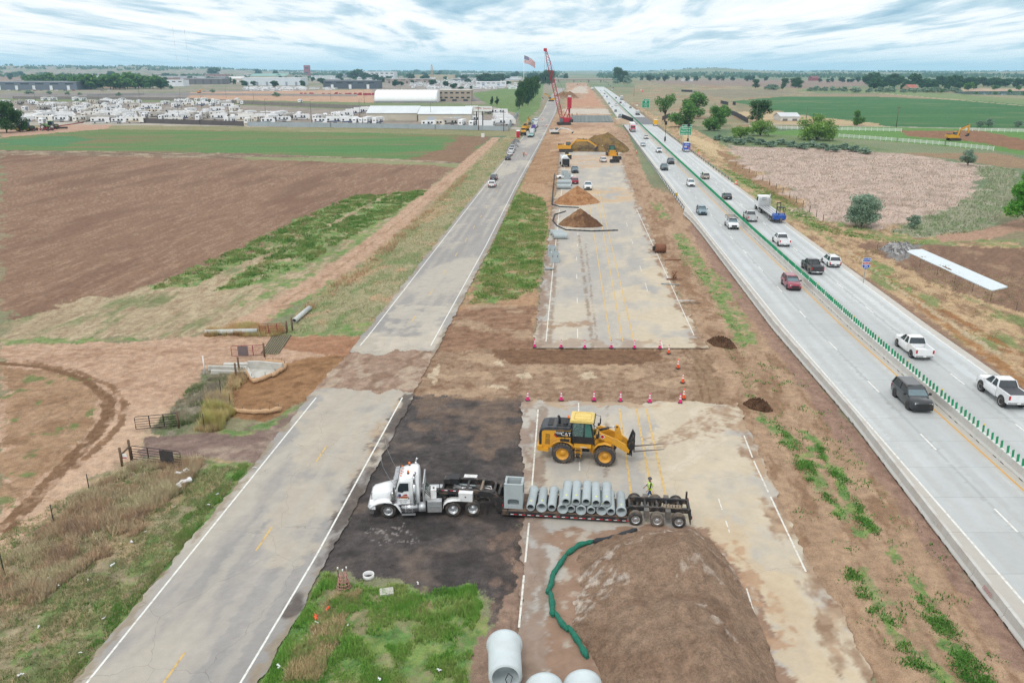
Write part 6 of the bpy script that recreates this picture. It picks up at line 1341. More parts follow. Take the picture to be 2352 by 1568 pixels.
 b=MB();q=G(690,728);a=G(676,742)-q;c=G(711,712)-q;b.lathe([(.25,0),(.30,0),(.30,(c-a).length),(.25,(c-a).length),(.25,0)],(a.x,a.y,.3),(c-a),16,mat('pvc_grey',(196,200,196)));tag(b.build('culvert_pipe',None,q),'shorter pale pipe lying in the grass beyond the cattle guard','pipe')
 q=G(635,790);t=thing('cattle_guard','cattle guard of parallel steel rails across the dirt track','cattle guard',q);b=MB()
 A,B,Cc,D=[G(*p)-q for p in((600,812),(640,812),(668,770),(628,770))]
 b.prism([(v.x,v.y)for v in(A,B,Cc,D)],-.05,-.02,mat('pit_dark',(150,144,112),1.0,var=.3),axis='z');b.build('pit',t);b=MB()
 for k in range(9):
  u_=k/8.;p0=A.lerp(B,u_);p1=D.lerp(Cc,u_);b.tube([(p0.x,p0.y,.05),(p1.x,p1.y,.05)],.04,mat('guard_rail_steel',(96,84,80),.8),5)
 b.build('rails',t)
 pm=pipe_mesh(2.44,1.66,1.86,.17,mat('pale_concrete',(206,216,218),.8,var=.05,vs=1.5,bump=.1,dirt=.1),40)
 for px,py,l in((1161,1591,'big pale concrete pipe with cables inside, left of the foreground group'),(1257,1706,'big pale concrete pipe cut by the bottom edge, middle of the group'),(1350,1698,'big pale concrete pipe cut by the bottom edge, right of the group')):
  q=G(px,py);o=put('concrete_pipe',pm,None,(q.x,q.y,.93),.03);tag(o,l,'pipe','big concrete pipes in the foreground')
  if 'cables' in l:c=MB();c.tube([(.2,.1,-.6),(.35,.3,-.2),(.15,.2,.1),(.0,.25,-.3),(.1,.1,-.6),(.25,-.1,-.65)],.025,BLK,5);tag(c.build('cable',None,(q.x,q.y,.93)),'black looped cable hanging inside the big pipe','cable')
 pm=pipe_mesh(2.45,1.0,1.12,.11)
 for px,py,l in((1272,548.5,'grey pipe lying across the old highway, nearest of the stack below the dark mound'),(1269,545,'grey pipe lying behind the nearest one below the dark mound'),(1264,540,'grey pipe lying farthest back below the dark mound')):
  o=put('concrete_pipe',pm,None,G(px,py)+Vector((-.0,0,.5)),-math.pi/2);tag(o,l,'pipe','grey pipes below the dark mound')
 pm=pipe_mesh(3.6,1.25,1.4,.12)
 for px,py,z,l in((1279,434,.65,'grey pipe lying near the red suv, lowest of the pile'),(1279,431.5,1.45,'grey pipe lying near the red suv, on top'),(1282,427,.65,'grey pipe lying near the red suv, at the back')):
  o=put('concrete_pipe',pm,None,G(px,py)+Vector((0,0,z)),-math.pi/2);tag(o,l,'pipe','grey pipes near the red suv')
 def cbox(label,px,py,w,d,h,rz=0):
  b=MB();wl=.16;b.box(-w/2,w/2,-d/2,-d/2+wl,0,h,CON);b.box(-w/2,w/2,d/2-wl,d/2,0,h,CON);b.box(-w/2,-w/2+wl,-d/2+wl,d/2-wl,0,h,CON);b.box(w/2-wl,w/2,-d/2+wl,d/2-wl,0,h,CON);b.box(-w/2+wl,w/2-wl,-d/2+wl,d/2-wl,0,.1,CON)
  for x in(-w*.28,w*.28):b.box(x-.04,x+.04,-d/2-.01,-d/2+.01,h*.55,h*.75,BLK)
  tag(b.build('manhole_box',None,G(px,py),rz),label,'concrete box')
 cbox('open concrete manhole box on the old highway, nearer of the pair by the grass',1274.5,602,1.35,1.1,1.65);cbox('open concrete manhole box on the old highway, farther of the pair by the grass',1268,587,1.35,1.1,1.65);cbox('small concrete box behind the white sedan, taller one',1297,410,1.9,1.4,2.2);cbox('small concrete box beside the red suv, nearer one',1303,414,1.9,1.4,1.9)
 b=MB()
 for x in(-.7,.7):b.box(x-.05,x+.05,-.05,.05,0,1.0,GALV)
 b.box(-.7,.7,-.3,.3,.2,.3,GALV);tag(b.build('steel_cradle',None,G(1262,620)),'small blue-grey steel cradle at the pavement edge','steel frame')
 q=G(790,1350);t=thing('utility_marker','faded orange mesh wrapped around short posts in the grass','mesh fence',q);m=mat('faded_mesh',(204,150,142),.8,var=.2);b=MB()
 for k in range(9):
  a=k*2*math.pi/9
  for j in range(2):
   s=(1,-1)[j];b.tube([(.42*math.cos(a),.35*math.sin(a),.02),(.30*math.cos(a+s*.5),.24*math.sin(a+s*.5),.55),(.2*math.cos(a+s),.16*math.sin(a+s),1.05)],.018,m,4)
 for z in(.15,.35,.55,.75,.95):b.tube([((.45-.22*z)*math.cos(i*.7),(.37-.18*z)*math.sin(i*.7),z)for i in range(10)],.016,m,4)
 b.build('mesh',t)
 for x,y in((-.25,0),(.2,.05),(.05,-.2)):p=MB();p.cyl((x,y,0),(x*1.1,y,1.3),.035,BLK if x<0 else WOODG,n=6);p.cyl((x*1.1,y,1.3),(x*1.1,y,1.45),.045,WHTD,n=6);p.build('post',t)
 b=MB();b.lathe([(.30,0),(.34,0),(.34,.28),(.30,.28),(.30,0)],(0,0,0),(0,0,1),22,WHTD);tag(b.build('pipe_ring',None,G(847,1326)),'white plastic pipe ring standing on the dark millings','pipe ring')
 b=MB();b.box(-.4,.4,-.32,.32,0,.12,CONW,rz=.2);tag(b.build('concrete_slab',None,G(888,1360)),'square concrete slab at the edge of the green grass','slab')
 lm=mat('litter_white',(236,238,240),.6,var=.05)
 rr=random.Random(2)
 def litter(px,py,s,lb=None,m=lm):
  b=MB();n=7;c=[(s*(i/n-.5)*2+rr.uniform(-.1,.1)*s,rr.uniform(-.4,.4)*s,rr.uniform(.05,.3)*s+.06)for i in range(n)]
  b.tube(c,[s*rr.uniform(.12,.32)for _ in c],m,6,sm=False);o=b.build('litter',None,G(px,py),rr.uniform(0,3));tag(o,lb or 'small white scrap of litter lying in the roadside grass','litter',None if lb else 'white scraps of litter along the frontage road')
 litter(422,1088,.6,'crumpled white plastic sheet below the board gate, upper piece');litter(426,1112,.65,'crumpled white plastic sheet below the board gate, lower piece')
 for px,py in((405,1068),(585,1075),(312,1145),(402,1165),(336,1222),(302,1245),(150,1232),(110,1330),(65,1350),(202,1332),(135,1345),(90,1440),(260,1298),(240,1420),(185,1500),(50,1550),(500,1135),(480,1160),(800,1436),(727,1430),(745,1455),(960,1340),(1008,1540),(870,1560),(640,1530),(700,1490)):litter(px,py,rr.uniform(.08,.17))
 litter(725,1419,.25,'orange scrap lying in the grass below the mesh',ORG);litter(752,1400,.2,'second orange scrap lying nearer the mesh',ORG)
 b=MB();b.cyl((-.9,0,.75),(.9,0,.75),.72,RUST,n=20);b.box(-1.3,-.95,-.2,.2,.3,1.1,BLKM);tag(b.build('steel_drum',None,G(1516,580)),'rusty steel roller drum at the right pavement edge','drum')
 t=thing('rebar_cage','tangled rusty rebar bundle at the right pavement edge','rebar',G(1548,642));b=MB()
 for k in range(14):b.tube([(rr.uniform(-.4,.4),rr.uniform(-.3,.3),0),(rr.uniform(-.5,.5),rr.uniform(-.3,.3),rr.uniform(.7,1.4))],.03,RUST,4)
 for k in range(8):b.tube([(rr.uniform(-1.2,-.2),rr.uniform(-.6,.4),.1),(rr.uniform(.3,1.5),rr.uniform(-.6,.5),.15)],.03,RUST,4)
 b.build('bars',t)
 for px,py,l,m in((1540,654,'bent pipe lying across the pavement edge line',GALV),(1572,692,'white plank lying on the right pavement edge',WHTD),(1586,697,'brown board lying beside the white plank',WOODG),(1545,598,'long curved bar lying on the dirt verge',RUST)):b=MB();b.tube([(-1.3,.2,.08),(0,0,.1),(1.3,-.15,.08)],.07,m,5);tag(b.build('scrap_bar',None,G(px,py),rr.uniform(-.4,.2)),l,'scrap')
 q=G(2200,620);t=thing('concrete_flume','long white concrete flume running down to the riprap','flume',q);A,B=G(2088,574)-q,G(2293,667)-q;d=(B-A).normalized();n=Vector((-d.y,d.x,0));b=MB();FW=mat('new_concrete',(216,226,230),.8,var=.05,vs=1.2)
 pr=[(-1.1,-.1),(-1.1,.05),(-.9,.05),(-.4,-.02),(1.7,.12),(1.9,.16),(2.2,.16),(2.2,-.1)]
 b.loft([[(p+n*a+Vector((0,0,z)))[:]for a,z in pr]for p in(A,A.lerp(B,.45),A.lerp(B,.94))],FW,sm=False);b.build('channel',t)
 b=MB();p=A.lerp(B,.94);b.loft([[(p+n*a)[:2]+(z,)for a,z in((-1.1,-.1),(-1.1,.05),(2.2,.16),(2.2,-.1))],[(B+n*a)[:2]+(z,)for a,z in((-1.0,-.1),(-1.0,.05),(-.6,.08),(-.6,-.1))]],FW,sm=False);b.build('end_wall',t)
 for i,(px,py)in enumerate(((2015,570),(2045,577),(2078,592),(2112,612),(2152,631),(2192,649),(2233,670),(2275,690),(2333,715))):post('thin black stake beside the white flume',px,py,1.2,.025,tp)
 for o in[o for o in COL.objects if o.get('label')=='thin black stake beside the white flume']:o['group']='black stakes along the flume'
small_site()
# ================================================================ vegetation
LEAF=None
def leafmat(name,rgb,var=.35):
 if name in MC:return MC[name]
 m=mat(name,tuple(min(250,int(c*1.14+6))for c in rgb),.8,var=var,vs=.9,spec_=.2);N,L=m.node_tree.nodes,m.node_tree.links;b=N['Principled BSDF'];o=N['Material Output']
 tr=N.new('ShaderNodeBsdfTranslucent');mx=N.new('ShaderNodeMixShader');mx.inputs[0].default_value=.38;L.new(b.inputs['Base Color'].links[0].from_socket,tr.inputs[0]);L.new(b.outputs[0],mx.inputs[1]);L.new(tr.outputs[0],mx.inputs[2]);L.new(mx.outputs[0],o.inputs[0]);return m
def crown_np(seed,blobs,n,size,sq=.75):
 """leaf clumps spread through overlapping ellipsoid blobs (x,y,z,rx,ry,rz)"""
 r=np.random.default_rng(seed);B=np.array(blobs,float);vol=(B[:,3]*B[:,4]*B[:,5])**.8;k=r.choice(len(B),n,p=vol/vol.sum())
 d=r.normal(size=(n,3));d/=np.linalg.norm(d,axis=1)[:,None];rad=r.random(n)**.42
 c=B[k,:3]+d*B[k,3:]*rad[:,None]
 nn=d*.7+r.normal(size=(n,3))*.6;nn[:,2]+=.45;nn/=np.linalg.norm(nn,axis=1)[:,None]
 u=np.cross(nn,r.normal(size=(n,3)));u/=np.linalg.norm(u,axis=1)[:,None]+1e-9;v=np.cross(nn,u)
 s=size*(.55+.9*r.random(n))[:,None]
 V=np.stack([c-u*s,c-v*s*sq*.6+nn*s*.12,c+u*s,c+v*s*sq*.6+nn*s*.12],1).reshape(-1,3)
 F=np.arange(n*4).reshape(-1,4);return V,F,r.random(n)
def make_tree(seed,h,r,trunk,nblob,nleaf,size,lm,bark,lobes=None,spread=1.0,low=.3,limbs=True):
 """prototype tree meshes: (trunk mesh, crown mesh); the crown has two leaf tones"""
 rr=random.Random(seed);blobs=[]
 for i in range(nblob):
  t=i/max(1,nblob-1);a=i*2.4+rr.uniform(-.4,.4);zz=low+(1-low)*(.12+.76*rr.random()**.9)
  prof=math.sin(math.pi*min(1,max(.08,(zz-low)/(1-low)*.85+.14)))**.6;q=r*spread*prof*rr.uniform(.25,.72)
  br=r*rr.uniform(.26,.46);blobs.append((q*math.cos(a),q*math.sin(a),zz*h,br,br,br*rr.uniform(.7,1.05)))
 blobs.append((0,0,h*(low+.45*(1-low)),r*.45,r*.45,h*(1-low)*.32));blobs.append((rr.uniform(-.2,.2)*r,0,h*.86,r*.30,r*.30,h*.13))
 V,F,q=crown_np(seed,blobs,nleaf,size);me=np_mesh('crown',V,F,lm,mi=(q>.62).astype(np.int32)if len(lm)>1 else None)
 b=MB();tr=max(.05,h*.022);tp=[(0,0,-.2),(rr.uniform(-.1,.1)*r*.3,rr.uniform(-.1,.1)*r*.3,h*low*.7),(rr.uniform(-.15,.15)*r*.3,0,h*.55),(0,0,h*.82)]
 b.tube(tp,[tr*1.4,tr,tr*.6,tr*.2],bark,7)
 if limbs:
  for bl in blobs[:min(9,nblob)]:b.tube([(tp[1][0],tp[1][1],h*low*rr.uniform(.6,1.1)),(bl[0]*.5,bl[1]*.5,bl[2]*.72),(bl[0]*.95,bl[1]*.95,bl[2])],[tr*.6,tr*.35,tr*.12],bark,5)
 return b.mesh('trunk'),me
BARK=mat('bark',(92,80,70),.95,var=.3,vs=4,bump=.6)
def leafpair(nm,a,b):return[leafmat(nm+'_a',a),leafmat(nm+'_b',b)]
TREES={}
def protos():
 dk=leafpair('cottonwood',(54,84,46),(78,112,58));gr=leafpair('willow',(74,112,54),(106,146,74));ye=leafpair('yellow_willow',(100,132,62),(132,162,84));ol=leafpair('russian_olive',(112,136,116),(148,168,146));cn=leafpair('conifer',(38,66,46),(54,84,56));br=leafpair('bright_leaf',(70,128,44),(104,160,62));bl=leafpair('deep_green',(44,78,46),(62,98,54))
 TREES['cottonwood']=[make_tree(s,12,6.0,0,12,3600,.42,dk,BARK,low=.07)for s in(1,2,3)]
 TREES['broadleaf']=[make_tree(s,9,4.2,0,11,2800,.34,gr,BARK,low=.06,spread=1.15)for s in(4,5)]
 TREES['willow']=[make_tree(s,7,4.6,0,14,3200,.30,ye,BARK,low=.04,spread=1.2)for s in(6,7)]
 TREES['olive']=[make_tree(s,6,3.6,0,15,3000,.26,ol,BARK,low=.12,spread=1.15)for s in(8,9)]
 TREES['conifer']=[make_tree(12,9,2.6,0,9,1500,.32,cn,BARK,low=.06)]
 TREES['far']=[make_tree(s,10,5.2,0,9,620,1.0,bl,BARK,low=.10,limbs=False)for s in(13,14,15)]
 TREES['farolive']=[make_tree(16,6,4.2,0,8,520,.8,ol,BARK,low=.04,limbs=False)]
 TREES['fargreen']=[make_tree(17,8,5,0,9,620,.9,gr,BARK,low=.08,limbs=False)]
 TREES['poplar']=[make_tree(18,14,3.2,0,10,1400,.6,dk,BARK,low=.08)]
 TREES['open']=[make_tree(23,11,5.4,0,8,1500,.36,gr,BARK,low=.34,spread=1.25)]
 TREES['bigolive']=[make_tree(31,7.2,4.7,0,24,11000,.20,ol,BARK,low=.12,spread=1.1)]
 TREES['bright']=[make_tree(33,9,4.6,0,18,9000,.22,br,BARK,low=.05,spread=1.1)]
 TREES['shrub']=[make_tree(41,1.6,1.2,0,8,500,.14,gr,BARK,low=.0,limbs=False)]
protos();NT=[0]
def tree(kind,px,py,h,label,group=None,w=1.0,name=None,q=None):
 q=q or G(px,py);NT[0]+=1;P=TREES[kind];tm,cm=P[NT[0]%len(P)];h0=max(v.co.z for v in cm.vertices)if not hasattr(cm,'_h')else 1
 t=thing(name or('shrub' if kind=='shrub' else 'tree'),label,'shrub' if kind=='shrub' else 'tree',(q.x,q.y,-.1),random.uniform(0,6.28),group);s=h/HTS[(kind,NT[0]%len(P))];t.scale=(s*w,s*w,s)
 put('trunk',tm,t);put('crown',cm,t);return t
HTS={}
for k_,v_ in TREES.items():
 for i_,(a_,b_)in enumerate(v_):
  n_=len(b_.vertices);z_=np.empty(n_*3,np.float32);b_.vertices.foreach_get('co',z_);HTS[(k_,i_)]=float(z_[2::3].max())
def ph(py,dy):
 """height in metres of something dy picture-units tall standing at py"""
 q=G(1176,py);zc=q.y*CT+H*ST;v=(py-784)/FP;return dy*zc/(FP*(CT-v*ST))
def trees():
 N='near'
 tree('bigolive',1978,520,ph(520,80),'big silver-green bushy tree at the edge of the pink reed marsh');tree('olive',2098,524,ph(524,33),'small round silver-green bush right of the big silvery tree',name='shrub')
 tree('olive',2223,380,ph(380,38),'round grey-green bush near the end of the white rail fence',name='shrub');tree('bright',2362,520,ph(520,125),'bright green leafy tree cut by the right edge, front one',w=1.0);tree('bright',2378,470,ph(470,100),'bright green leafy tree cut by the right edge, behind the front one')
 tree('open',1527,280,ph(280,66),'open-crowned leaning tree beside the green exit 242 sign',w=1.0)
 tree('broadleaf',1572,292,ph(292,62),'dense green tree right of the open-crowned one',w=1.25);tree('broadleaf',1592,272,ph(272,62),'green tree standing behind the dense one by the exit signs',w=1.2);tree('broadleaf',1640,300,ph(300,58),'green tree behind the exit 243 sign',w=1.1);tree('broadleaf',1655,290,ph(290,50),'green tree right of the exit 243 sign, farther back')
 tree('cottonwood',1742,280,ph(280,52),'dark round tree beside the tall utility pole',w=1.35);tree('willow',1745,312,ph(312,38),'yellow-green bushy willow behind the reed marsh, left one',w=1.25);tree('willow',1876,322,ph(322,62),'tall yellow-green willow behind the reed marsh',w=1.15);tree('willow',1700,318,ph(318,30),'low yellow-green bush left of the marsh willows',w=1.3)
 tree('broadleaf',1968,288,ph(288,36),'upright green tree at the edge of the crop field')
 tree('olive',2250,292,ph(292,16),'grey bush behind the white rail fence, left one',w=1.3);tree('olive',2270,291,ph(291,20),'grey bush behind the white rail fence, middle one',w=1.2);tree('olive',2338,292,ph(292,16),'grey bush behind the white rail fence at the right edge',w=1.4)
 for i,px in enumerate(range(1650,2010,24)):tree('farolive',px,322+(px-1650)*.075+(i%3)*3,ph(325,15),'low grey-green bush in the hedge along the marsh edge','hedge bushes along the marsh edge',w=1.8,name='shrub')
 tree('cottonwood',16,305,ph(305,75),'large dark tree at the left edge, in front of the caravan lot',w=.95);tree('cottonwood',46,303,ph(303,54),'dark tree right of the large one at the left edge',w=1.0);tree('cottonwood',-22,306,ph(306,70),'dark tree cut by the left edge below the caravan lot')
 for i,(px,py,dy)in enumerate(((1200,243,58),(1212,236,60),(1222,232,56),(1193,250,50),(1230,222,50))):tree('cottonwood',px,py,ph(py,dy),'tall dark tree in the row beside the frontage road, %s'%['front left','middle','middle right','nearest the road bend','farthest back'][i],'tree row beside the frontage road',w=.62)
 tree('conifer',1213,243,ph(243,26),'small dark conifer at the foot of the tree row');tree('cottonwood',1262,196,ph(196,36),'big dark tree behind the red crane boom',w=1.1);tree('far',1248,195,ph(195,28),'rounded tree left of the big one behind the crane');tree('far',1300,184,ph(184,16),'low tree right of the crane tip')
 tree('cottonwood',1418,192,ph(192,38),'big dark roadside tree right of the overpass');tree('cottonwood',1432,192,ph(192,30),'dark tree adjoining the big one right of the overpass');tree('farolive',1440,193,ph(193,20),'silvery bush right of the overpass trees');tree('farolive',1414,193,ph(193,14),'silvery bush left of the overpass trees')
 for i,px in enumerate((1130,1142)):tree('conifer',px,243,ph(243,22),'dark conifer in front of the tan dealer building, %s of two'%('left','right')[i])
 def row(kind,pts,label,group):
  for px,py,dy in pts:tree(kind,px+random.uniform(-9,9),py+random.uniform(-1.2,.6),ph(py,dy*random.uniform(.75,1.15)),label,group,w=random.uniform(1.0,1.75))
 random.seed(11)
 row('fargreen',[(182+i*12,206-i*.1,29+(i*7)%9)for i in range(16)]+[(60+i*15,197,23+i%5)for i in range(10)]+[(74+12*i,191,20)for i in range(12)],'green tree in the dense belt behind the grey warehouse','tree belt behind the grey warehouse')
 row('far',[(366,206,27),(489,180,27),(548,172,14),(590,170,12),(430,186,12),(485,190,14),(510,192,12),(630,200,14),(650,186,12),(698,200,16),(760,196,14),(780,198,12),(795,190,12),(786,184,20),(815,184,24),(842,186,24),(858,187,20),(880,190,12),(900,200,12),(945,186,16),(965,188,14),(985,184,14),(1000,196,12),(1020,200,12),(1050,205,14),(1068,208,12),(1085,206,12),(1108,192,24),(1120,192,22),(1134,190,22),(1152,190,20),(1160,184,12),(340,192,10),(130,178,8),(180,176,8),(270,178,8),(230,178,8),(66,176,8),(1185,182,14),(1215,184,16),(1235,182,16),(720,188,14),(560,200,14),(530,192,14)],'dark green tree among the distant warehouses','trees among the distant warehouses')
 row('farolive',[(70,216,12),(120,218,10),(150,219,9),(180,220,8),(265,222,10),(390,206,14),(480,240,10),(640,222,10),(1000,232,8),(1040,232,8),(1068,232,8),(490,214,12)],'grey-green bush near the caravan lot fences','grey bushes near the lot fences')
 row('far',[(1990+i*13,196+(i%3)*3,30-(i%4)*4)for i in range(9)]+[(2110+i*16,200+(i%3),20+(i*5)%9)for i in range(16)]+[(2010+18*i,206,18)for i in range(14)],'dark tree in the farm grove left of the pond','trees of the farm grove')
 row('farolive',[(1945+i*14,212+(i%2),13)for i in range(12)]+[(2100+i*15,213,12)for i in range(8)],'silvery bush along the front of the farm grove','silvery bushes in front of the farm grove')
 row('cottonwood',[(1742,204,26),(1800,200,25),(1822,202,26),(1838,203,18),(1790,206,18)],'dark tree of the lone field group','field trees right of the interstate')
 row('farolive',[(1760+i*9,207,14)for i in range(4)]+[(1858+i*12,210,12)for i in range(7)],'silvery bush beside the lone field trees','silvery bushes beside the field trees')
 row('far',[(1470+i*22,186+(i%2),12+(i*3)%6)for i in range(14)]+[(1880+i*15,190,10+i%4)for i in range(8)]+[(2270,194,14),(2300,196,14),(2320,196,16)],'low dark tree along the far right field edge','low trees along the far field edge')
 row('fargreen',[(2215,208,20),(2280,207,12),(2345,208,14),(2325,214,10),(2160,215,10),(2240,217,7),(2282,217,7),(2345,218,8)],'green tree standing beside the pond','trees beside the pond')
 row('far',[((i*53)%1210,172+(i*7)%26,9+(i*5)%9)for i in range(70)],'dark green tree among the distant warehouses','trees among the distant warehouses')
 r=np.random.default_rng(77);n=5200;py=164.5+r.random(n)**1.7*13.5;px=r.uniform(-500,2850,n);y=H*FP/CT/(py-161.3);y=np.clip(y,2300,14000);x=(px-1176)/FP*(y*CT+H*ST)
 keep=fbm(x,y,1400,3,5)>.42;keep&=~((np.abs(px-1330)<45));x,y=x[keep],y[keep];n=len(x)
 k=7;c=np.repeat(np.stack([x,y,hgt(x,y)],1),k,0)+np.stack([r.normal(size=n*k)*14,r.normal(size=n*k)*14,r.random(n*k)*9+1],1)
 s=6.5;a=r.random(n*k)*6.28;u=np.stack([np.cos(a)*s,np.sin(a)*s,r.normal(size=n*k)*2],1);v=np.stack([-np.sin(a)*1.5,np.cos(a)*1.5,np.full(n*k,s*.7)],1)
 V=np.stack([c-u-v,c+u-v,c+u*.7+v,c-u*.7+v],1).reshape(-1,3);F=np.arange(len(V)).reshape(-1,4)
 o=put('distant_woodland',np_mesh('distant_woodland',V,F,leafpair('far_wood',(62,92,62),(80,108,74)),mi=r.integers(0,2,len(F))));tag(o,kind='stuff')
trees()
# ---------------------------------------------------------------- grass
def blademat():
 if 'blades' in MC:return MC['blades']
 m=bpy.data.materials.new('blades');m.use_nodes=True;N,L=m.node_tree.nodes,m.node_tree.links;N.clear()
 o=N.new('ShaderNodeOutputMaterial');d=N.new('ShaderNodeBsdfDiffuse');tr=N.new('ShaderNodeBsdfTranslucent');mx=N.new('ShaderNodeMixShader');mx.inputs[0].default_value=.45
 at=N.new('ShaderNodeAttribute');at.attribute_name='Col';nv=N.new('ShaderNodeCombineXYZ');nv.inputs[2].default_value=1.0
 L.new(at.outputs['Color'],d.inputs[0]);L.new(at.outputs['Color'],tr.inputs[0]);L.new(nv.outputs[0],d.inputs['Normal']);L.new(d.outputs[0],mx.inputs[1]);L.new(tr.outputs[0],mx.inputs[2]);L.new(mx.outputs[0],o.inputs[0])
 MC['blades']=m;return m
def grass(name,P,n,h,w,cols,seed,dens=None,blades=3,lean=.5,clump=0.0,mask=None,big=1.0):
 r=np.random.default_rng(seed);pa=np.array(P);x=r.uniform(pa[:,0].min(),pa[:,0].max(),n*3);y=r.uniform(pa[:,1].min(),pa[:,1].max(),n*3)
 k=inpoly(x+(fbm(x,y,2,3,seed)-.5)*1.2,y+(fbm(x,y,2,3,seed+1)-.5)*1.2,P)
 if dens:k&=fbm(x,y,dens[0],4,dens[2]if len(dens)>2 else seed+2)+(r.random(n*3)-.5)*.42>dens[1]
 if mask is not None:k&=mask(x,y)
 x,y=x[k][:n],y[k][:n];n=len(x)
 tone=fbm(x,y,1.6,3,seed+4)+(r.random(n)-.5)*.5
 hh=h*(.5+.8*fbm(x,y,2.5,3,seed+6))*(.6+.7*r.random(n))
 x=np.repeat(x,blades)+r.normal(size=n*blades)*w*2.2*big;y=np.repeat(y,blades)+r.normal(size=n*blades)*w*2.2*big;hh=np.repeat(hh,blades)*(.7+.5*r.random(n*blades));tone=np.repeat(tone,blades)
 a=r.random(n*blades)*6.28;z=hgt(x,y);la=r.random(n*blades)*6.28;ll=hh*lean*r.random(n*blades)
 bx,by=np.cos(a)*w,np.sin(a)*w
 tip=np.stack([x+np.cos(la)*ll,y+np.sin(la)*ll,z+hh],1);b0=np.stack([x-bx,y-by,z-.03],1);b1=np.stack([x+bx,y+by,z-.03],1)
 V=np.stack([b0,b1,tip],1).reshape(-1,3);F=np.arange(len(V)).reshape(-1,3)
 C=np.array([lin(c)for c in cols]);t=np.clip(tone,0,.999)*(len(C)-1);i=t.astype(int);f=(t-i)[:,None];col=C[i]*(1-f)+C[np.minimum(i+1,len(C)-1)]*f
 col=np.clip(col*(2.1+.7*r.random(len(col)))[:,None],0,.92)
 o=put(name,np_mesh(name,V,F,blademat(),np.repeat(col,3,0)));return tag(o,kind='stuff')
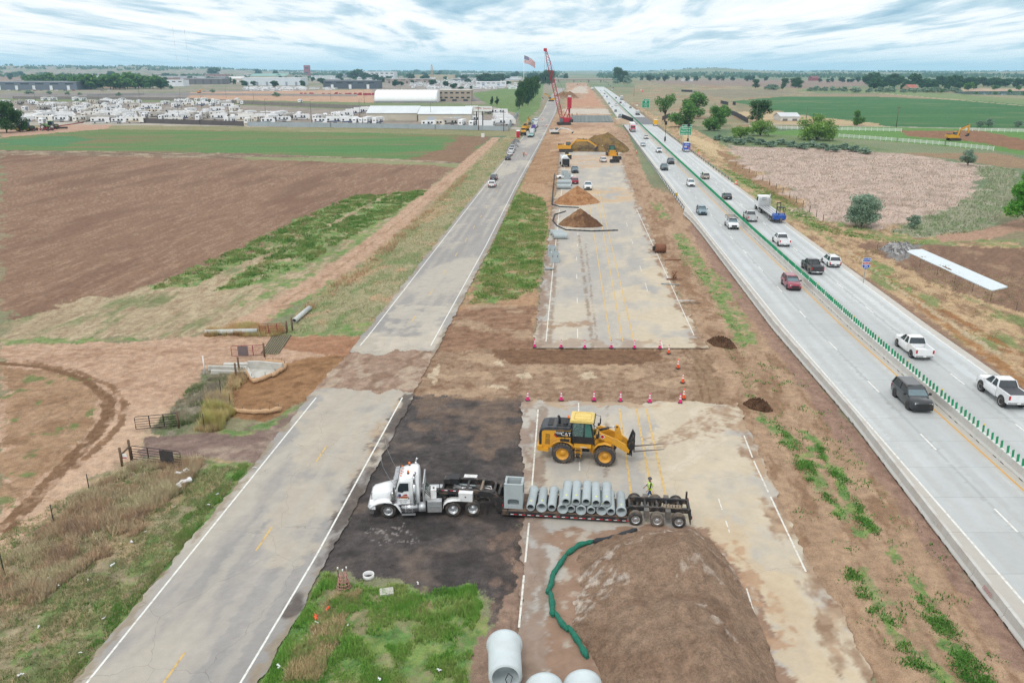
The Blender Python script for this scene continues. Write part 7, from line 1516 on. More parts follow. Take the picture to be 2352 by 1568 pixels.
def grasses():
 offroad=lambda x,y:(x<FRL(y)-.95)
 DRYC=[(150,130,112),(182,156,128),(160,150,126),(196,176,142)];GRC=[(78,112,58),(102,138,72),(120,134,82),(146,148,100)];MIX=[(150,138,110),(104,126,76),(176,160,128),(88,124,62)]
 A=W2([(0,1300),(60,1250),(200,1120),(290,1068),(420,1045),(470,1062),(330,1200),(170,1330),(0,1450)])
 grass('dry_grass',A,15000,.45,.02,DRYC,101,(1.6,.34),mask=offroad,lean=.8)
 A2=W2([(-120,1300),(290,1068),(560,1068),(190,1590),(-260,1620)])
 grass('roadside_weeds',A2,20000,.2,.02,MIX,102,(1.2,.34),mask=offroad,lean=.9)
 A3=W2([(565,1062),(420,1200),(110,1590),(192,1590),(575,1066)])
 grass('green_grass',A3,8000,.15,.02,[(96,138,66),(120,156,82),(132,146,92),(156,158,110)],103,(1.0,.30),mask=offroad)
 A4=W2([(592,1600),(716,1312),(800,1332),(1000,1357),(1082,1340),(1098,1352),(1106,1430),(1082,1500),(1060,1620)])
 grass('green_grass',A4,20000,.22,.02,[(100,146,66),(124,168,80),(134,160,88),(154,168,104)],104,(1.2,.46),mask=lambda x,y:x>FRR(y)+1.1)
 grass('dry_grass',W2([(650,1568),(755,1355),(830,1352),(800,1440),(710,1568)]),4000,.3,.02,[(170,156,120),(186,166,130),(120,136,84)],114,None,mask=lambda x,y:x>FRR(y)+1.1,lean=.9)
 A5=W2([(455,985),(480,930),(530,860),(560,870),(520,940),(500,990)])
 grass('dry_grass',A5,3200,.8,.022,[(176,150,122),(206,172,126),(150,140,124)],105,(1.2,.3),lean=.7)
 grass('tall_dry_grass',W2([(462,980),(470,948),(500,940),(524,950),(526,975),(500,990)]),2200,1.2,.02,[(206,164,104),(222,184,124),(192,150,96)],106,None,lean=.35)
 grass('dry_grass',W2([(470,770),(480,755),(560,742),(640,755),(650,768),(600,772)]),2800,.7,.03,[(206,172,126),(188,152,108),(170,146,116)],107,(1.5,.3),lean=.6)
 grass('dry_grass',W2([(420,905),(500,850),(540,842),(530,870),(470,950),(400,985),(350,985)]),4500,.3,.025,[(128,124,112),(160,150,130),(100,118,76)],108,(1.3,.36),lean=.9)
 V1=W2([(645,772),(700,692),(820,612),(960,500),(1060,402),(1150,320),(1185,318),(1110,425),(1005,560),(872,735)])
 grass('verge_grass',V1,22000,.28,.03,[(176,166,134),(150,150,112),(190,178,148),(116,134,84)],109,(2.2,.28),mask=lambda x,y:x<FRL(y)-1.0,lean=.8)
 V2=W2([(660,740),(720,690),(840,600),(970,490),(1070,398),(1075,405),(980,500),(850,620),(720,710)])
 grass('dry_grass',V2,8000,.7,.035,[(196,160,128),(176,142,114),(206,176,140)],110,(3.0,.44),lean=.5)
 grass('green_weeds',W2([(345,664),(430,655),(560,605),(700,548),(800,490),(890,446),(820,448),(690,500),(560,565),(420,622)]),9000,.38,.05,GRC,111,(2,.42))
 grass('green_weeds',W2([(490,668),(570,655),(700,605),(770,560),(880,505),(985,436),(910,440),(760,520),(640,575),(560,625)]),12000,.38,.05,GRC,112,(2,.42))
 grass('green_grass',W2([(1090,660),(1120,570),(1160,490),(1195,440),(1250,455),(1258,520),(1240,620),(1225,670),(1150,695),(1080,700)]),16000,.28,.045,[(88,120,62),(114,146,78),(134,146,90),(156,156,108)],113,(2.5,.30),mask=lambda x,y:(x>FRR(y)+1.2)&(x<OLL(y)-.4))
 for i,(pts,th)in enumerate((([(1556,540),(1590,590),(1640,650),(1700,740),(1725,800),(1690,770),(1620,670),(1560,590)],.34),([(1750,950),(1810,990),(1870,1060),(1910,1130),(1990,1215),(1980,1228),(1890,1150),(1840,1070),(1770,1000)],.40),([(1880,1010),(1920,1080),(1960,1150),(2010,1215),(1990,1225),(1930,1130),(1890,1070)],.26),([(1950,1290),(2060,1410),(2190,1580),(2120,1600),(2020,1450),(1950,1340)],.50),([(2100,1350),(2180,1440),(2290,1560),(2230,1590),(2150,1480)],.38))):
  grass('green_weeds',W2(pts),1700,.16,.04,[(76,122,56),(100,144,70),(90,130,62)],120+i,(.7,th+.24),big=1.8)
 grass('scattered_weeds',W2([(1640,760),(1811,830),(2352,1520),(2400,1600),(2100,1600),(1900,1300),(1740,950)]),2600,.16,.05,[(66,116,50),(92,140,64)],130,(.9,.72),big=1.5)
 grass('marsh_reeds',W2([(1668,334),(1800,338),(1900,342),(2060,354),(2238,382),(2256,420),(2198,468),(2120,508),(2040,528),(1960,526),(1862,480),(1762,410),(1694,362)]),14000,.45,.06,[(196,170,156),(178,152,138),(206,182,168),(188,162,148)],131,None,lean=.35,blades=2)
 grass('marsh_grass',W2([(2240,382),(2330,388),(2345,460),(2260,530),(2100,545),(2044,532),(2200,472),(2268,420)]),9000,.5,.06,[(172,168,148),(140,146,118),(120,144,98),(186,180,160)],132,None,lean=.5)
 grass('straw_tufts',W2([(1560,310),(1740,470),(1860,560),(2060,690),(2352,900),(2352,640),(2000,560),(1900,500),(1690,370)]),9000,.14,.06,[(150,130,96),(116,134,80),(186,166,128)],133,(2.4,.5),mask=lambda x,y:x>SBR(y)+2.5)
 grass('green_weeds',W2([(1620,372),(1700,402),(1760,432),(1850,480),(1900,520),(2040,548),(2150,556),(2100,562),(1960,545),(1880,530),(1760,470),(1660,410)]),6000,.25,.06,[(76,124,58),(106,148,74),(132,148,90)],134,(2.8,.42),mask=lambda x,y:x>SBR(y)+2.5)
grasses()
# ================================================================ machines far and near
def tracked(t,L,w,r,gap):
 for s in(-1,1):
  b=MB();n=10;P=[(L/2-r+r*math.cos(a),r+r*math.sin(a))for a in np.linspace(-math.pi/2,math.pi/2,n)]+[(-L/2+r-r*math.cos(a),r-r*math.sin(a))for a in np.linspace(-math.pi/2,math.pi/2,n)]
  b.prism(P,s*gap-w/2,s*gap+w/2,RUB);b.prism([(x*.82,r+(z-r)*.6)for x,z in P],s*gap-w/2-.02,s*gap+w/2+.02,BLKM);b.build('track',t)
def excavator(label,px,py,rz,k=1.0,col=None,boomdeg=(30,-42),cabin=1,swing=0,bucket=True,reach=1.0):
 m=col or YEL;t=thing('excavator',label,'excavator',G(px,py),R(rz));t.scale=(k,)*3
 tracked(t,4.6,.65,.45,1.25);b=MB();b.box(-1.4,1.4,-.9,.9,.5,1.0,BLKM);b.build('undercarriage',t)
 b=MB();b.prism([(-3.0,1.05),(-3.1,1.5),(-3.0,2.35),(-1.2,2.45),(-.4,2.3),(1.5,1.9),(1.6,1.05)],-1.35,1.35,m);b.box(-2.8,-1.3,-1.0,1.0,2.4,2.62,BLK);b.cyl((-1.0,-.8,2.4),(-1.0,-.8,2.95),.08,BLK);b.build('house',t)
 y0,y1=(.35,1.35)if cabin>0 else(-1.35,-.35)
 b=MB();b.prism([(.0,1.9),(1.65,1.9),(1.75,2.5),(1.35,3.25),(.05,3.25)],y0,y1,BLK);b.box(-.02,1.4,y0-.02,y1+.02,3.25,3.33,m);o=b.build('cab',t)
 b=MB();b.prism([(.15,2.3),(1.5,2.3),(1.58,2.5),(1.28,3.1),(.15,3.1)],y0-.03,y1+.03,WSH);b.build('cab_window',o)
 a0,a1=R(boomdeg[0]),R(boomdeg[1]);p0=Vector((1.2,0,1.8));p1=p0+Vector((math.cos(a0+.25),0,math.sin(a0+.25)))*2.8*reach;p2=p1+Vector((math.cos(a0-.45),0,math.sin(a0-.45)))*3.2*reach;p3=p2+Vector((math.cos(a1),0,math.sin(a1)))*3.0*reach
 def beam(P,h,w_,nm):
  b=MB();R_=[]
  for i,p in enumerate(P):
   d=(P[min(i+1,len(P)-1)]-P[max(0,i-1)]).normalized();u=Vector((-d.z,0,d.x))*h[i];y=Vector((0,w_,0));R_.append([p-u-y,p-u+y,p+u+y,p+u-y])
  b.loft(R_,m,sm=False);return b.build(nm,t)
 beam([p0,p1,p2],[.30,.42,.22],.22,'boom');beam([p2+(p2-p3).normalized()*.6,p2,p3],[.16,.32,.16],.18,'stick')
 b=MB()
 for y in(-.32,.32):b.cyl((1.6,y,1.7),p1.lerp(p0,.15)+Vector((0,y,.0)),.09,BLKM)
 b.cyl(p1+Vector((0,0,.55)),p2+(p2-p3).normalized()*.55,.09,BLKM);b.build('hydraulic_cylinder',t)
 if bucket:b=MB();b.prism([(p3.x+.15,p3.z+.2),(p3.x+.35,p3.z-.3),(p3.x+.1,p3.z-1.0),(p3.x-.6,p3.z-1.15),(p3.x-.9,p3.z-.75),(p3.x-.5,p3.z-.7),(p3.x-.2,p3.z-.3)],-.6,.6,BLKM);b.build('bucket',t)
 return t
def machines():
 excavator('yellow excavator digging in the trench in front of the olive spoil heap',1300,349,0,1.12,boomdeg=(24,-32),cabin=1,reach=1.15)
 excavator('yellow excavator on the brown earth beside the white rail fence',2190,323,0,1.1,YELF if False else YEL,(52,-88),1)
 excavator('yellow tracked excavator at the small far spoil heap',1266,233,180,1.25,YEL,(50,-60),1);excavator('yellow excavator parked among the trucks on the frontage road',1209,300,70,1.05,YEL,(60,-70),1)
 excavator('orange excavator in the industrial yard beside the tree belt',458,214,0,1.0,mat('orange_machine',(230,150,40),.5),(45,-60),1)
 excavator('white drilling machine on the closed highway below the crane',1275,308,0,.9,WHTD,(15,-25),1)
 t=thing('track_loader','compact tracked loader with green tinted cab at the end of the old pavement','track loader',G(1405,357),R(-88));tracked(t,3.4,.6,.42,1.15);t.scale=(1.35,)*3
 b=MB();b.box(-1.6,1.2,-.85,.85,.6,1.4,YEL);b.build('body',t);b=MB();b.box(-.9,.5,-.7,.7,1.3,2.6,BLK);o=b.build('cab',t);b=MB();b.box(.5,.54,-.55,.55,1.4,2.45,mat('green_glass',(70,120,110)));b.box(-.7,.35,-.72,.72,1.6,2.45,mat('green_glass',(70,120,110)));b.build('cab_window',o)
 for s in(-1,1):b=MB();b.prism([(-1.5,1.9),(-1.4,2.2),(1.4,1.3),(2.0,.4),(1.7,.3),(1.1,1.0)],s*.98-.08,s*.98+.08,BLKM);b.build('lift_arm',t)
 b=MB();b.prism([(1.75,.1),(2.6,.12),(1.8,.28),(1.85,.95),(1.7,.95)],-1.15,1.15,YEL);b.build('bucket',t)
 for px,py,l,a in((1417,367,'black loader bucket lying beside the tracked loader, farther one',0),(1412,374,'grey grapple bucket lying beside the tracked loader, nearer one',.4)):
  b=MB();b.prism([(-.8,0),(.8,0),(.9,.9),(.6,1.1),(.55,.25),(-.7,.2)],-1.5,1.5,BLKM);b.box(-.6,.5,-1.48,-1.40,.1,.9,BLKM);tag(b.build('loader_bucket',None,G(px,py),math.pi/2+a),l,'bucket')
 t=thing('tank_truck','white vacuum truck with open black rear parked on the old highway','truck',G(1297,381),math.pi/2+.02)
 b=MB();b.loft([[(x,1.25*math.cos(a),2.1+1.2*math.sin(a))for a in np.linspace(0,2*math.pi,16,endpoint=False)]for x in(-2.6,3.2)],WHT);b.build('tank',t)
 b=MB();b.box(-4.2,-2.5,-1.2,1.2,.8,2.5,BLK);b.box(-4.25,-2.6,-1.28,-1.18,.6,2.6,WHTD);b.box(-4.25,-2.6,1.18,1.28,.6,2.6,WHTD);b.build('rear_hopper',t);b=MB();b.box(3.6,5.6,-1.15,1.15,.9,2.9,WHT);b.box(5.4,6.4,-1.0,1.0,.9,1.8,WHT);b.build('cab',t);b=MB();b.box(-4,6.2,-.45,.45,.6,.95,BLKM);b.build('chassis',t)
 for x in(-2.6,-1.3,5.0):
  for s in(-1,1):wheel(t,(x,s*1.0,.5),.5,.45,s,n=14)
 t=thing('attenuator_truck','yellow flatbed attachment with black ramp beyond the vacuum truck','trailer',G(1303,365),math.pi/2);b=MB();b.box(-2,2.4,-1.2,1.2,.6,1.3,mat('bright_yellow',(250,206,50),.5));b.build('bed',t);b=MB();b.box(-2.6,-2.0,-1.3,1.6,.3,1.5,BLKM);b.box(2.4,3.2,-.6,.6,.5,2.4,BLKM);b.build('ramp',t)
 for x in(-.6,.6):
  for s in(-1,1):wheel(t,(x,s*1.0,.4),.4,.3,s,n=12)
 t=thing('wheel_loader','yellow wheel loader with black rear parked on the frontage road','wheel loader',G(1201,311),math.pi/2+.1);b=MB();b.prism([(-3.0,.9),(-3.0,2.2),(-.4,2.5),(-.4,.9)],-1.1,1.1,YEL);b.box(-3.2,-2.9,-1.2,1.2,.6,1.6,BLK);b.build('engine_hood',t);b=MB();b.box(-.4,1.1,-.8,.8,1.6,3.3,GLS);b.box(-.5,1.2,-.9,.9,3.3,3.45,YEL);b.build('cab',t);b=MB();b.prism([(1.2,1.0),(1.2,2.2),(3.6,1.4),(3.6,.8)],-.6,.6,YEL);b.box(3.5,4.4,-1.4,1.4,.3,1.4,BLKM);b.build('lift_arm',t)
 for x in(-1.6,1.6):
  for s in(-1,1):wheel(t,(x,s*1.1,.8),.8,.6,s,rm=YEL,n=14)
 t=thing('portable_toilet','red portable toilet with white roof beside the frontage road','toilet',G(1190,316));b=MB();b.box(-.6,.6,-.6,.6,0,2.2,mat('toilet_red',(206,30,66),.5));b.build('cabin',t);b=MB();b.box(-.65,.65,-.65,.65,2.2,2.5,WHT,.15,.15);b.build('roof',t);t.scale=(1.3,)*3;b=MB();b.box(-.4,.4,-.62,-.6,.1,2.0,mat('door_red',(186,26,58),.5));b.build('door',t)
 def hauler(label,px,py,cab,away,load,rz=None,trailer='low',L=11.0,red=False):
  q=G(px,py);a=road_dir(q.y)if rz is None else R(rz);t=thing('semi_truck',label,'semi truck',q,a+(0 if away else math.pi))
  b=MB();b.prism([(4.2,.9),(4.2,1.8),(2.6,2.1),(2.5,3.0),(.9,3.25),(.8,.9)],-1.15,1.15,cab);b.build('cab',t);b=MB();b.prism([(2.62,2.12),(2.52,2.9),(2.42,2.9),(2.5,2.1)],-1.0,1.0,GLS);b.prism([(1.3,2.1),(2.3,2.1),(2.3,2.8),(1.3,2.8)],-1.17,1.17,GLS);b.build('windscreen',t);b=MB();b.box(4.18,4.3,-.8,.8,.9,1.7,CHR);b.box(4.15,4.4,-1.15,1.15,.5,.8,CHR);b.build('grille',t)
  b=MB();b.box(-L,3.8,-.5,.5,.6,.95,BLKM);b.build('chassis',t)
  for s in(-1,1):b=MB();b.cyl((.7,s*1.05,1),(.7,s*1.05,3.6),.08,CHR);b.build('exhaust_stack',t)
  if trailer=='box':b=MB();b.box(-L,.4,-1.28,1.28,1.1,4.1,load);b.build('trailer_box',t);b=MB();b.box(-L-.03,-L+.01,-1.2,1.2,1.15,4.0,ALU);b.box(-L-.05,-L-.02,-.03,.03,1.2,4.0,BLK);b.build('rear_door',t)
  elif trailer=='low':b=MB();b.box(-L,-2.0,-1.28,1.28,.75,1.0,load);b.box(-2.4,.2,-.7,.7,1.2,1.5,load);b.build('trailer_deck',t)
  elif trailer=='dump':b=MB();b.prism([(-L,1.2),(-L-.2,2.6),(.2,2.6),(0,1.2)],-1.25,1.25,load);b.build('dump_body',t)
  for x in(3.2,-.2,-1.4,-L+1.2,-L+2.4):
   for s in(-1,1):wheel(t,(x,s*1.0,.5),.5,.45,s,n=12)
  return t
 pl=mat('teal_deck',(150,186,184),.7,var=.15);hauler('teal-decked lowboy semi parked on the frontage road, nearest of three',1221,312,WHTD,1,pl);hauler('purple-cabbed lowboy semi parked on the frontage road, middle of three',1225,302,mat('purple_paint',(96,70,150),.4),1,pl);hauler('white lowboy semi parked on the frontage road, farthest of three',1230,292,WHTD,1,mat('steel_deck',(170,170,168),.7))
 hauler('white box semi with a red cab oncoming past the guardrail',1453,303,mat('red_cab',(196,40,60),.4),0,WHT,None,'box',13);hauler('white box semi oncoming around the distant bend',1361,207,WHT,0,WHT,92,'box',13);hauler('white dump truck driving away past the exit 242 sign',1464,264,WHTD,1,ALU,None,'dump',7);hauler('white box semi driving away far up the right lanes',1427,229,WHT,1,WHTD,None,'box',13)
 def boxtruck(label,px,py,body,cab,away=1,L=5.0,h=3.4,deco=None):
  q=G(px,py);t=thing('box_truck',label,'box truck',q,road_dir(q.y));b=MB();b.box(-L/2-.8,L/2-.8,-1.15,1.15,.9,h,body);b.box(-L/2-.8,L/2-.8,-1.16,1.16,h,h+.05,WHT);b.build('cargo_box',t)
  b=MB();b.prism([(L/2-.8,.6),(L/2-.8,2.4),(L/2+.3,2.3),(L/2+.9,1.5),(L/2+1.6,1.3),(L/2+1.6,.6)],-.98,.98,cab);b.build('cab',t);b=MB();b.prism([(L/2-.4,1.5),(L/2-.4,2.2),(L/2+.25,2.15),(L/2+.8,1.5)],-1.0,1.0,GLS);b.build('windscreen',t);b=MB();b.box(-L/2-.95,L/2,-.9,.9,.55,.88,WHTD);b.build('bumper',t)
  if deco:deco(t,-L/2-.81,h)
  for x in(L/2+.5,-L/2+.4):
   for s in(-1,1):wheel(t,(x,s*.95,.42),.42,.32,s,n=12)
 def wig(t,x,h):
  f=(math.pi/2,0,-math.pi/2);text('Wilson',.55,WSIGN,t,(x-.01,.05,h-.6),f);b=MB();b.box(x-.02,x,.1,1.0,1.7,2.3,WSIGN);b.box(x-.025,x-.02,.2,.9,1.85,2.15,mat('decal_orange',(206,140,110),.6));b.build('rear_decal',t)
  b=MB();b.prism([(-.55,1.2),(-.85,1.2),(-.85,1.7),(-.72,1.95),(-.70,2.3),(-.66,1.95),(-.55,1.7)],x-.02,x,mat('decal_amber',(226,140,90),.6),axis='x');b.build('bottle_decal',t)
 boxtruck('blue box van with white lettering on its rear driving away',1575,348,mat('van_blue',(52,84,178),.4),WHT,deco=wig);boxtruck('yellow box truck driving away beside the exit 243 sign',1505,289,mat('box_yellow',(244,184,40),.4),WHT)
 a,b_=G(1752,475),G(1790,508);d=Vector((float(MED(175))-float(MED(150)),25,0)).normalized();q=G(1768,497);t=thing('flatbed_truck','white flatbed semi with empty aluminium deck carrying a blue forklift','semi truck',q,math.atan2(d.y,d.x))
 b=MB();b.box(-6.8,5.5,-1.28,1.28,1.15,1.35,ALU)
 for y in(-.6,.1,.7):b.box(-6.8,5.4,y-.06,y+.06,1.35,1.37,mat('deck_slot',(120,120,118),.8))
 b.build('flatbed',t);b=MB();
 for k in range(5):b.box(5.5,5.65,-1.25,1.25,1.4+k*.32,1.64+k*.32,ALU)
 b.build('headboard',t);b=MB();b.prism([(6.6,.9),(6.6,3.2),(8.4,3.3),(8.9,2.1),(10.6,1.8),(10.7,.8)],-1.2,1.2,WHT);b.build('cab',t);b=MB();b.box(6.57,6.6,-.5,.5,2.2,2.9,GLS);b.prism([(7.2,2.1),(8.6,2.1),(8.3,2.95),(7.2,2.95)],-1.22,1.22,GLS);b.build('cab_window',t);b=MB();b.box(-6.4,10,-.5,.5,.7,1.1,BLKM);b.build('chassis',t);b=MB();b.cyl((6.4,-1.1,1),(6.4,-1.1,3.8),.08,CHR);b.build('exhaust_stack',t)
 for x in(9.4,5.6,4.3,-4.3,-5.6):
  for s in(-1,1):wheel(t,(x,s*1.02,.52),.52,.45,s,n=14)
 P=q-d*7.6;t=thing('forklift','blue truck-mounted forklift hanging on the rear of the flatbed','forklift',P,math.atan2(d.y,d.x));bl=mat('forklift_blue',(34,84,170),.4)
 b=MB();b.prism([(-.9,.8),(-1.0,1.6),(.3,1.9),(.9,1.5),(.9,.8)],-1.2,1.2,bl);b.build('body',t);b=MB()
 for x,y in((-.7,-.9),(-.7,.3),(.6,-.9),(.6,.3)):b.box(x-.05,x+.05,y-.05,y+.05,1.6,3.1,BLK)
 b.box(-.75,.65,-.95,.35,3.1,3.2,BLK);b.build('roll_cage',t);b=MB();b.box(.6,.8,.35,.45,.7,4.0,BLKM);b.box(.6,.8,-.35,-.25,.7,4.0,BLKM);b.box(.6,.75,-.35,.45,3.8,4.0,BLKM);b.build('mast',t);wheel(t,(-.8,-.25,.72),.42,.4,-1,TREAD,bl,n=12);wheel(t,(.4,1.1,.85),.42,.35,1,TREAD,bl,n=12);wheel(t,(.4,-1.1,.85),.42,.35,-1,TREAD,bl,n=12)
 rd=mat('crane_red',(186,30,56),.5,var=.1);q=G(1295,287);t=thing('crawler_crane','red lattice boom crawler crane towering over the closed highway','crane',q);tracked(t,8,1.2,.7,2.6)
 b=MB();b.box(-2.5,4.5,-1.6,1.6,1.5,4.0,rd);b.box(3.0,5.2,-1.9,1.9,1.4,3.0,BLKM);b.build('house',t);b=MB();b.box(-2.6,-.8,-2.2,-.9,1.6,3.8,WSH);b.build('cab',t)
 zc=q.y*CT+H*ST;top=Vector(((1251-1295)*zc/FP,-3,ph(287,166)));base=Vector((-1.0,0,2.0));ax=(top-base);n=ax.normalized();sx=n.cross(Vector((0,1,0))).normalized();sy=n.cross(sx);b=MB();K=26;pts=[]
 for k in range(K+1):
  u_=k/K;w=.9*min(1,u_*6+.25)*min(1,(1-u_)*5+.35);c=base+ax*u_;pts.append([c+sx*w+sy*w,c-sx*w+sy*w,c-sx*w-sy*w,c+sx*w-sy*w])
 for i in range(4):b.tube([p[i]for p in pts],.17,rd,5)
 for k in range(K):
  for i in range(4):j=(i+1)%4;a_,c_=(pts[k][i],pts[k+1][j])if k%2 else(pts[k][j],pts[k+1][i]);b.cyl(a_,c_,.10,rd,n=4,caps=False)
 b.build('boom',t);b=MB();b.box(top.x-1.2,top.x+.6,top.y-.5,top.y+.5,top.z-.6,top.z+1.0,rd);b.build('boom_tip',t)
 b=MB();b.cyl(top+Vector((-.6,0,0)),top+Vector((-.6,0,-14)),.06,BLK,n=4);b.cyl(top+Vector((.4,0,0)),top+Vector((.4,0,-14)),.06,BLK,n=4);b.cyl(top,(3.5,0,9.5),.05,BLK,n=4);b.build('cable',t);b=MB();b.box(top.x-.4,top.x+.3,-3.3,-2.7,top.z-15.5,top.z-13.8,BLK);b.tube([(top.x,-3,top.z-15.5),(top.x+.3,-3,top.z-16.4),(top.x-.2,-3,top.z-16.9)],.15,BLK,5);b.build('hook',t)
 b=MB();b.tube([(3.4,0,3.5),(2.2,0,9.5)],.25,rd,5);b.tube([(-.8,0,3.0),(2.2,0,9.5)],.25,rd,5);b.build('mast',t)
 t=thing('pile_driver','red pile driving rig beside the crane base at the bridge girders','machine',G(1307,279));b=MB();b.tube([(-2.5,0,0),(0,0,5)],.35,rd,5);b.tube([(1,0,0),(0,0,5)],.35,rd,5);b.build('leg',t);b=MB();b.box(-1.2,1.2,-1,1,7.5,14,rd);b.box(-.9,.9,-.8,.8,14,15,WHTD);b.box(-.5,.5,-.5,.5,5,7.5,BLKM);b.build('hammer',t)
 t=thing('crawler_crane','orange lattice crane standing behind the tan warehouses','crane',G(993,183));b=MB();om=mat('crane_orange',(200,150,80),.6)
 hh=ph(183,34)
 for s in(-1,1):b.tube([(s*4.0,0,2),(s*3.4,0,hh*.5),(-2+s*1.0,0,hh)],1.0,om,4)
 for k in range(10):b.cyl((-3.8,0,3+hh*k*.09),(3.4,0,3+hh*(k+.8)*.09),.5,om,n=4)
 b.build('boom',t);b=MB();b.box(-10,10,-5,5,0,7,WHTD);b.build('house',t)
machines()
def flag():
 q=G(1203,222);h=ph(222,94);t=thing('flag_pole','tall pole flying a large american flag behind the tree row','flag',q);b=MB();b.cyl((0,0,0),(0,0,h),.45,WHT,.25,8);b.lathe([(.001,h),(.5,h+.4),(.001,h+.8)],(0,0,0),(0,0,1),8,ALU);b.build('pole',t)
 W_f,H_f=15.0,8.6;rd=mat('flag_red',(190,50,66),.8);wh=mat('flag_white',(240,238,238),.8);bl=mat('flag_blue',(58,66,130),.8);nx,nz=26,26;V=[];F=[];mi=[]
 for j in range(nz+1):
  for i in range(nx+1):
   u,v=i/nx,j/nz;sag=u*u*5.2+u*2.8;V.append((.4+u*W_f*.86,math.sin(u*7+v*1.2)*1.1*u,h-.6-v*H_f*(1-.25*u)-sag))
 for j in range(nz):
  for i in range(nx):
   a=j*(nx+1)+i;F.append((a,a+1,a+nx+2,a+nx+1));s=j*13//nz;m=0 if s%2==0 else 1
   if i<nx*.4 and s<7:m=2 if not((i%2==1)and(j%2==1))else 1
   mi.append(m)
 put('cloth',np_mesh('cloth',V,F,[rd,wh,bl],mi=mi,smooth=True),t)
flag()
def workers():
 V1=(250,110,50);wh=(240,240,236)
 for px,py,l,rz,v,st in((1203,361,'worker in orange vest and white hat walking on the frontage road',-90,V1,.3),(1370,348,'worker in orange vest bending by the spoil heap, left of two',180,V1,0),(1383,347,'worker in orange vest standing by the spoil heap, right of two',200,V1,.1),(1285,349,'worker in orange vest standing at the excavator rear',0,V1,0),(1314,272,'dark dressed worker standing on the bridge girders, left one',-90,(90,90,80),0),(1325,271,'worker in orange vest standing on the bridge girders, right one',-90,V1,0)):
  person(l,G(px,py)+Vector((0,0,1.2 if py<280 else 0)),R(rz),vest=v,helmet=wh,stride=st,pants=(50,54,66),bend=.5 if 'bending' in l else 0,vest2=(240,220,120)).scale=(1.15,)*3
workers()
# ================================================================ buildings
def bldg(label,x0,x1,py,dep,dy,wall,roof,cat='warehouse',gable=0.0,doors=0,wins=0,dcol=(236,240,240),tall=.55,name='warehouse',rows=1,rz=0):
 a,c=G(x0,py),G(x1,py);L=(c-a).length;h=ph(py,dy);t=thing(name,label,cat,a,math.atan2(c.y-a.y,c.x-a.x)+R(rz));wm=mat('wall_%d_%d_%d'%wall,wall,.8,var=.06,vs=.2);rm=mat('roof_%d_%d_%d'%roof,roof,.6,var=.06,vs=.15)
 b=MB()
 if gable:b.prism([(0,0),(0,h),(dep/2,h+gable),(dep,h),(dep,0)],0,L,wm,axis='x')
 else:b.box(0,L,0,dep,0,h,wm)
 b.build('wall',t);b=MB()
 if gable:
  for p in([(-.4,h),(-.4,h+.25),(dep/2,h+gable+.3),(dep/2,h+gable+.02)],[(dep+.4,h),(dep/2,h+gable+.02),(dep/2,h+gable+.3),(dep+.4,h+.25)]):b.prism(p,-.4,L+.4,rm,axis='x')
 else:b.box(-.3,L+.3,-.3,dep+.3,h+.005,h+max(.4,h*.06),rm)
 b.build('roof',t);dm=mat('door_%d_%d_%d'%dcol,dcol,.5)
 for k in range(doors):
  x=L*(k+.5)/doors;w=min(4.5,L/doors*.5)/2;b=MB();b.box(x-w,x+w,-.10,.04,0,h*tall,dm);b.build('door',t)
 for rr_ in range(rows):
  for k in range(wins):x=L*(k+.5)/wins;w=L/wins*.28;z=h*(.70 if rows==1 else.28+rr_*.45);b=MB();b.box(x-w,x+w,-.08,.04,z,z+h*.14,GLS);b.build('window',t)
 return t
def hoop(label,x0,x1,py,dep,dy):
 a,c=G(x0,py),G(x1,py);L=(c-a).length;h=ph(py,dy);t=thing('hoop_building',label,'storage hall',a,math.atan2(c.y-a.y,c.x-a.x));m=mat('membrane_white',(248,250,250),.6,var=.03);n=18;n2=24;b=MB()
 pr=[(dep/2-dep/2*math.copysign(abs(math.cos(u))**.75,math.cos(u)),h*math.sin(u)**.75)for u in np.linspace(0.001,math.pi-.001,n)]
 xs=np.linspace(0,L,n2);b.loft([[(x,y,z)for y,z in pr]for x in xs],m,sm=True);b.build('membrane',t)
 for x in np.linspace(.1,L-.1,14):b=MB();b.tube([(x,y-(.05 if y<dep/2 else-.05),z+.05)for y,z in pr],.12,m,4);b.build('rib',t)
 b=MB();b.box(-.3,L+.3,-.5,-.3,0,1.2,mat('base_grey',(150,154,156),.8));b.build('base_wall',t)
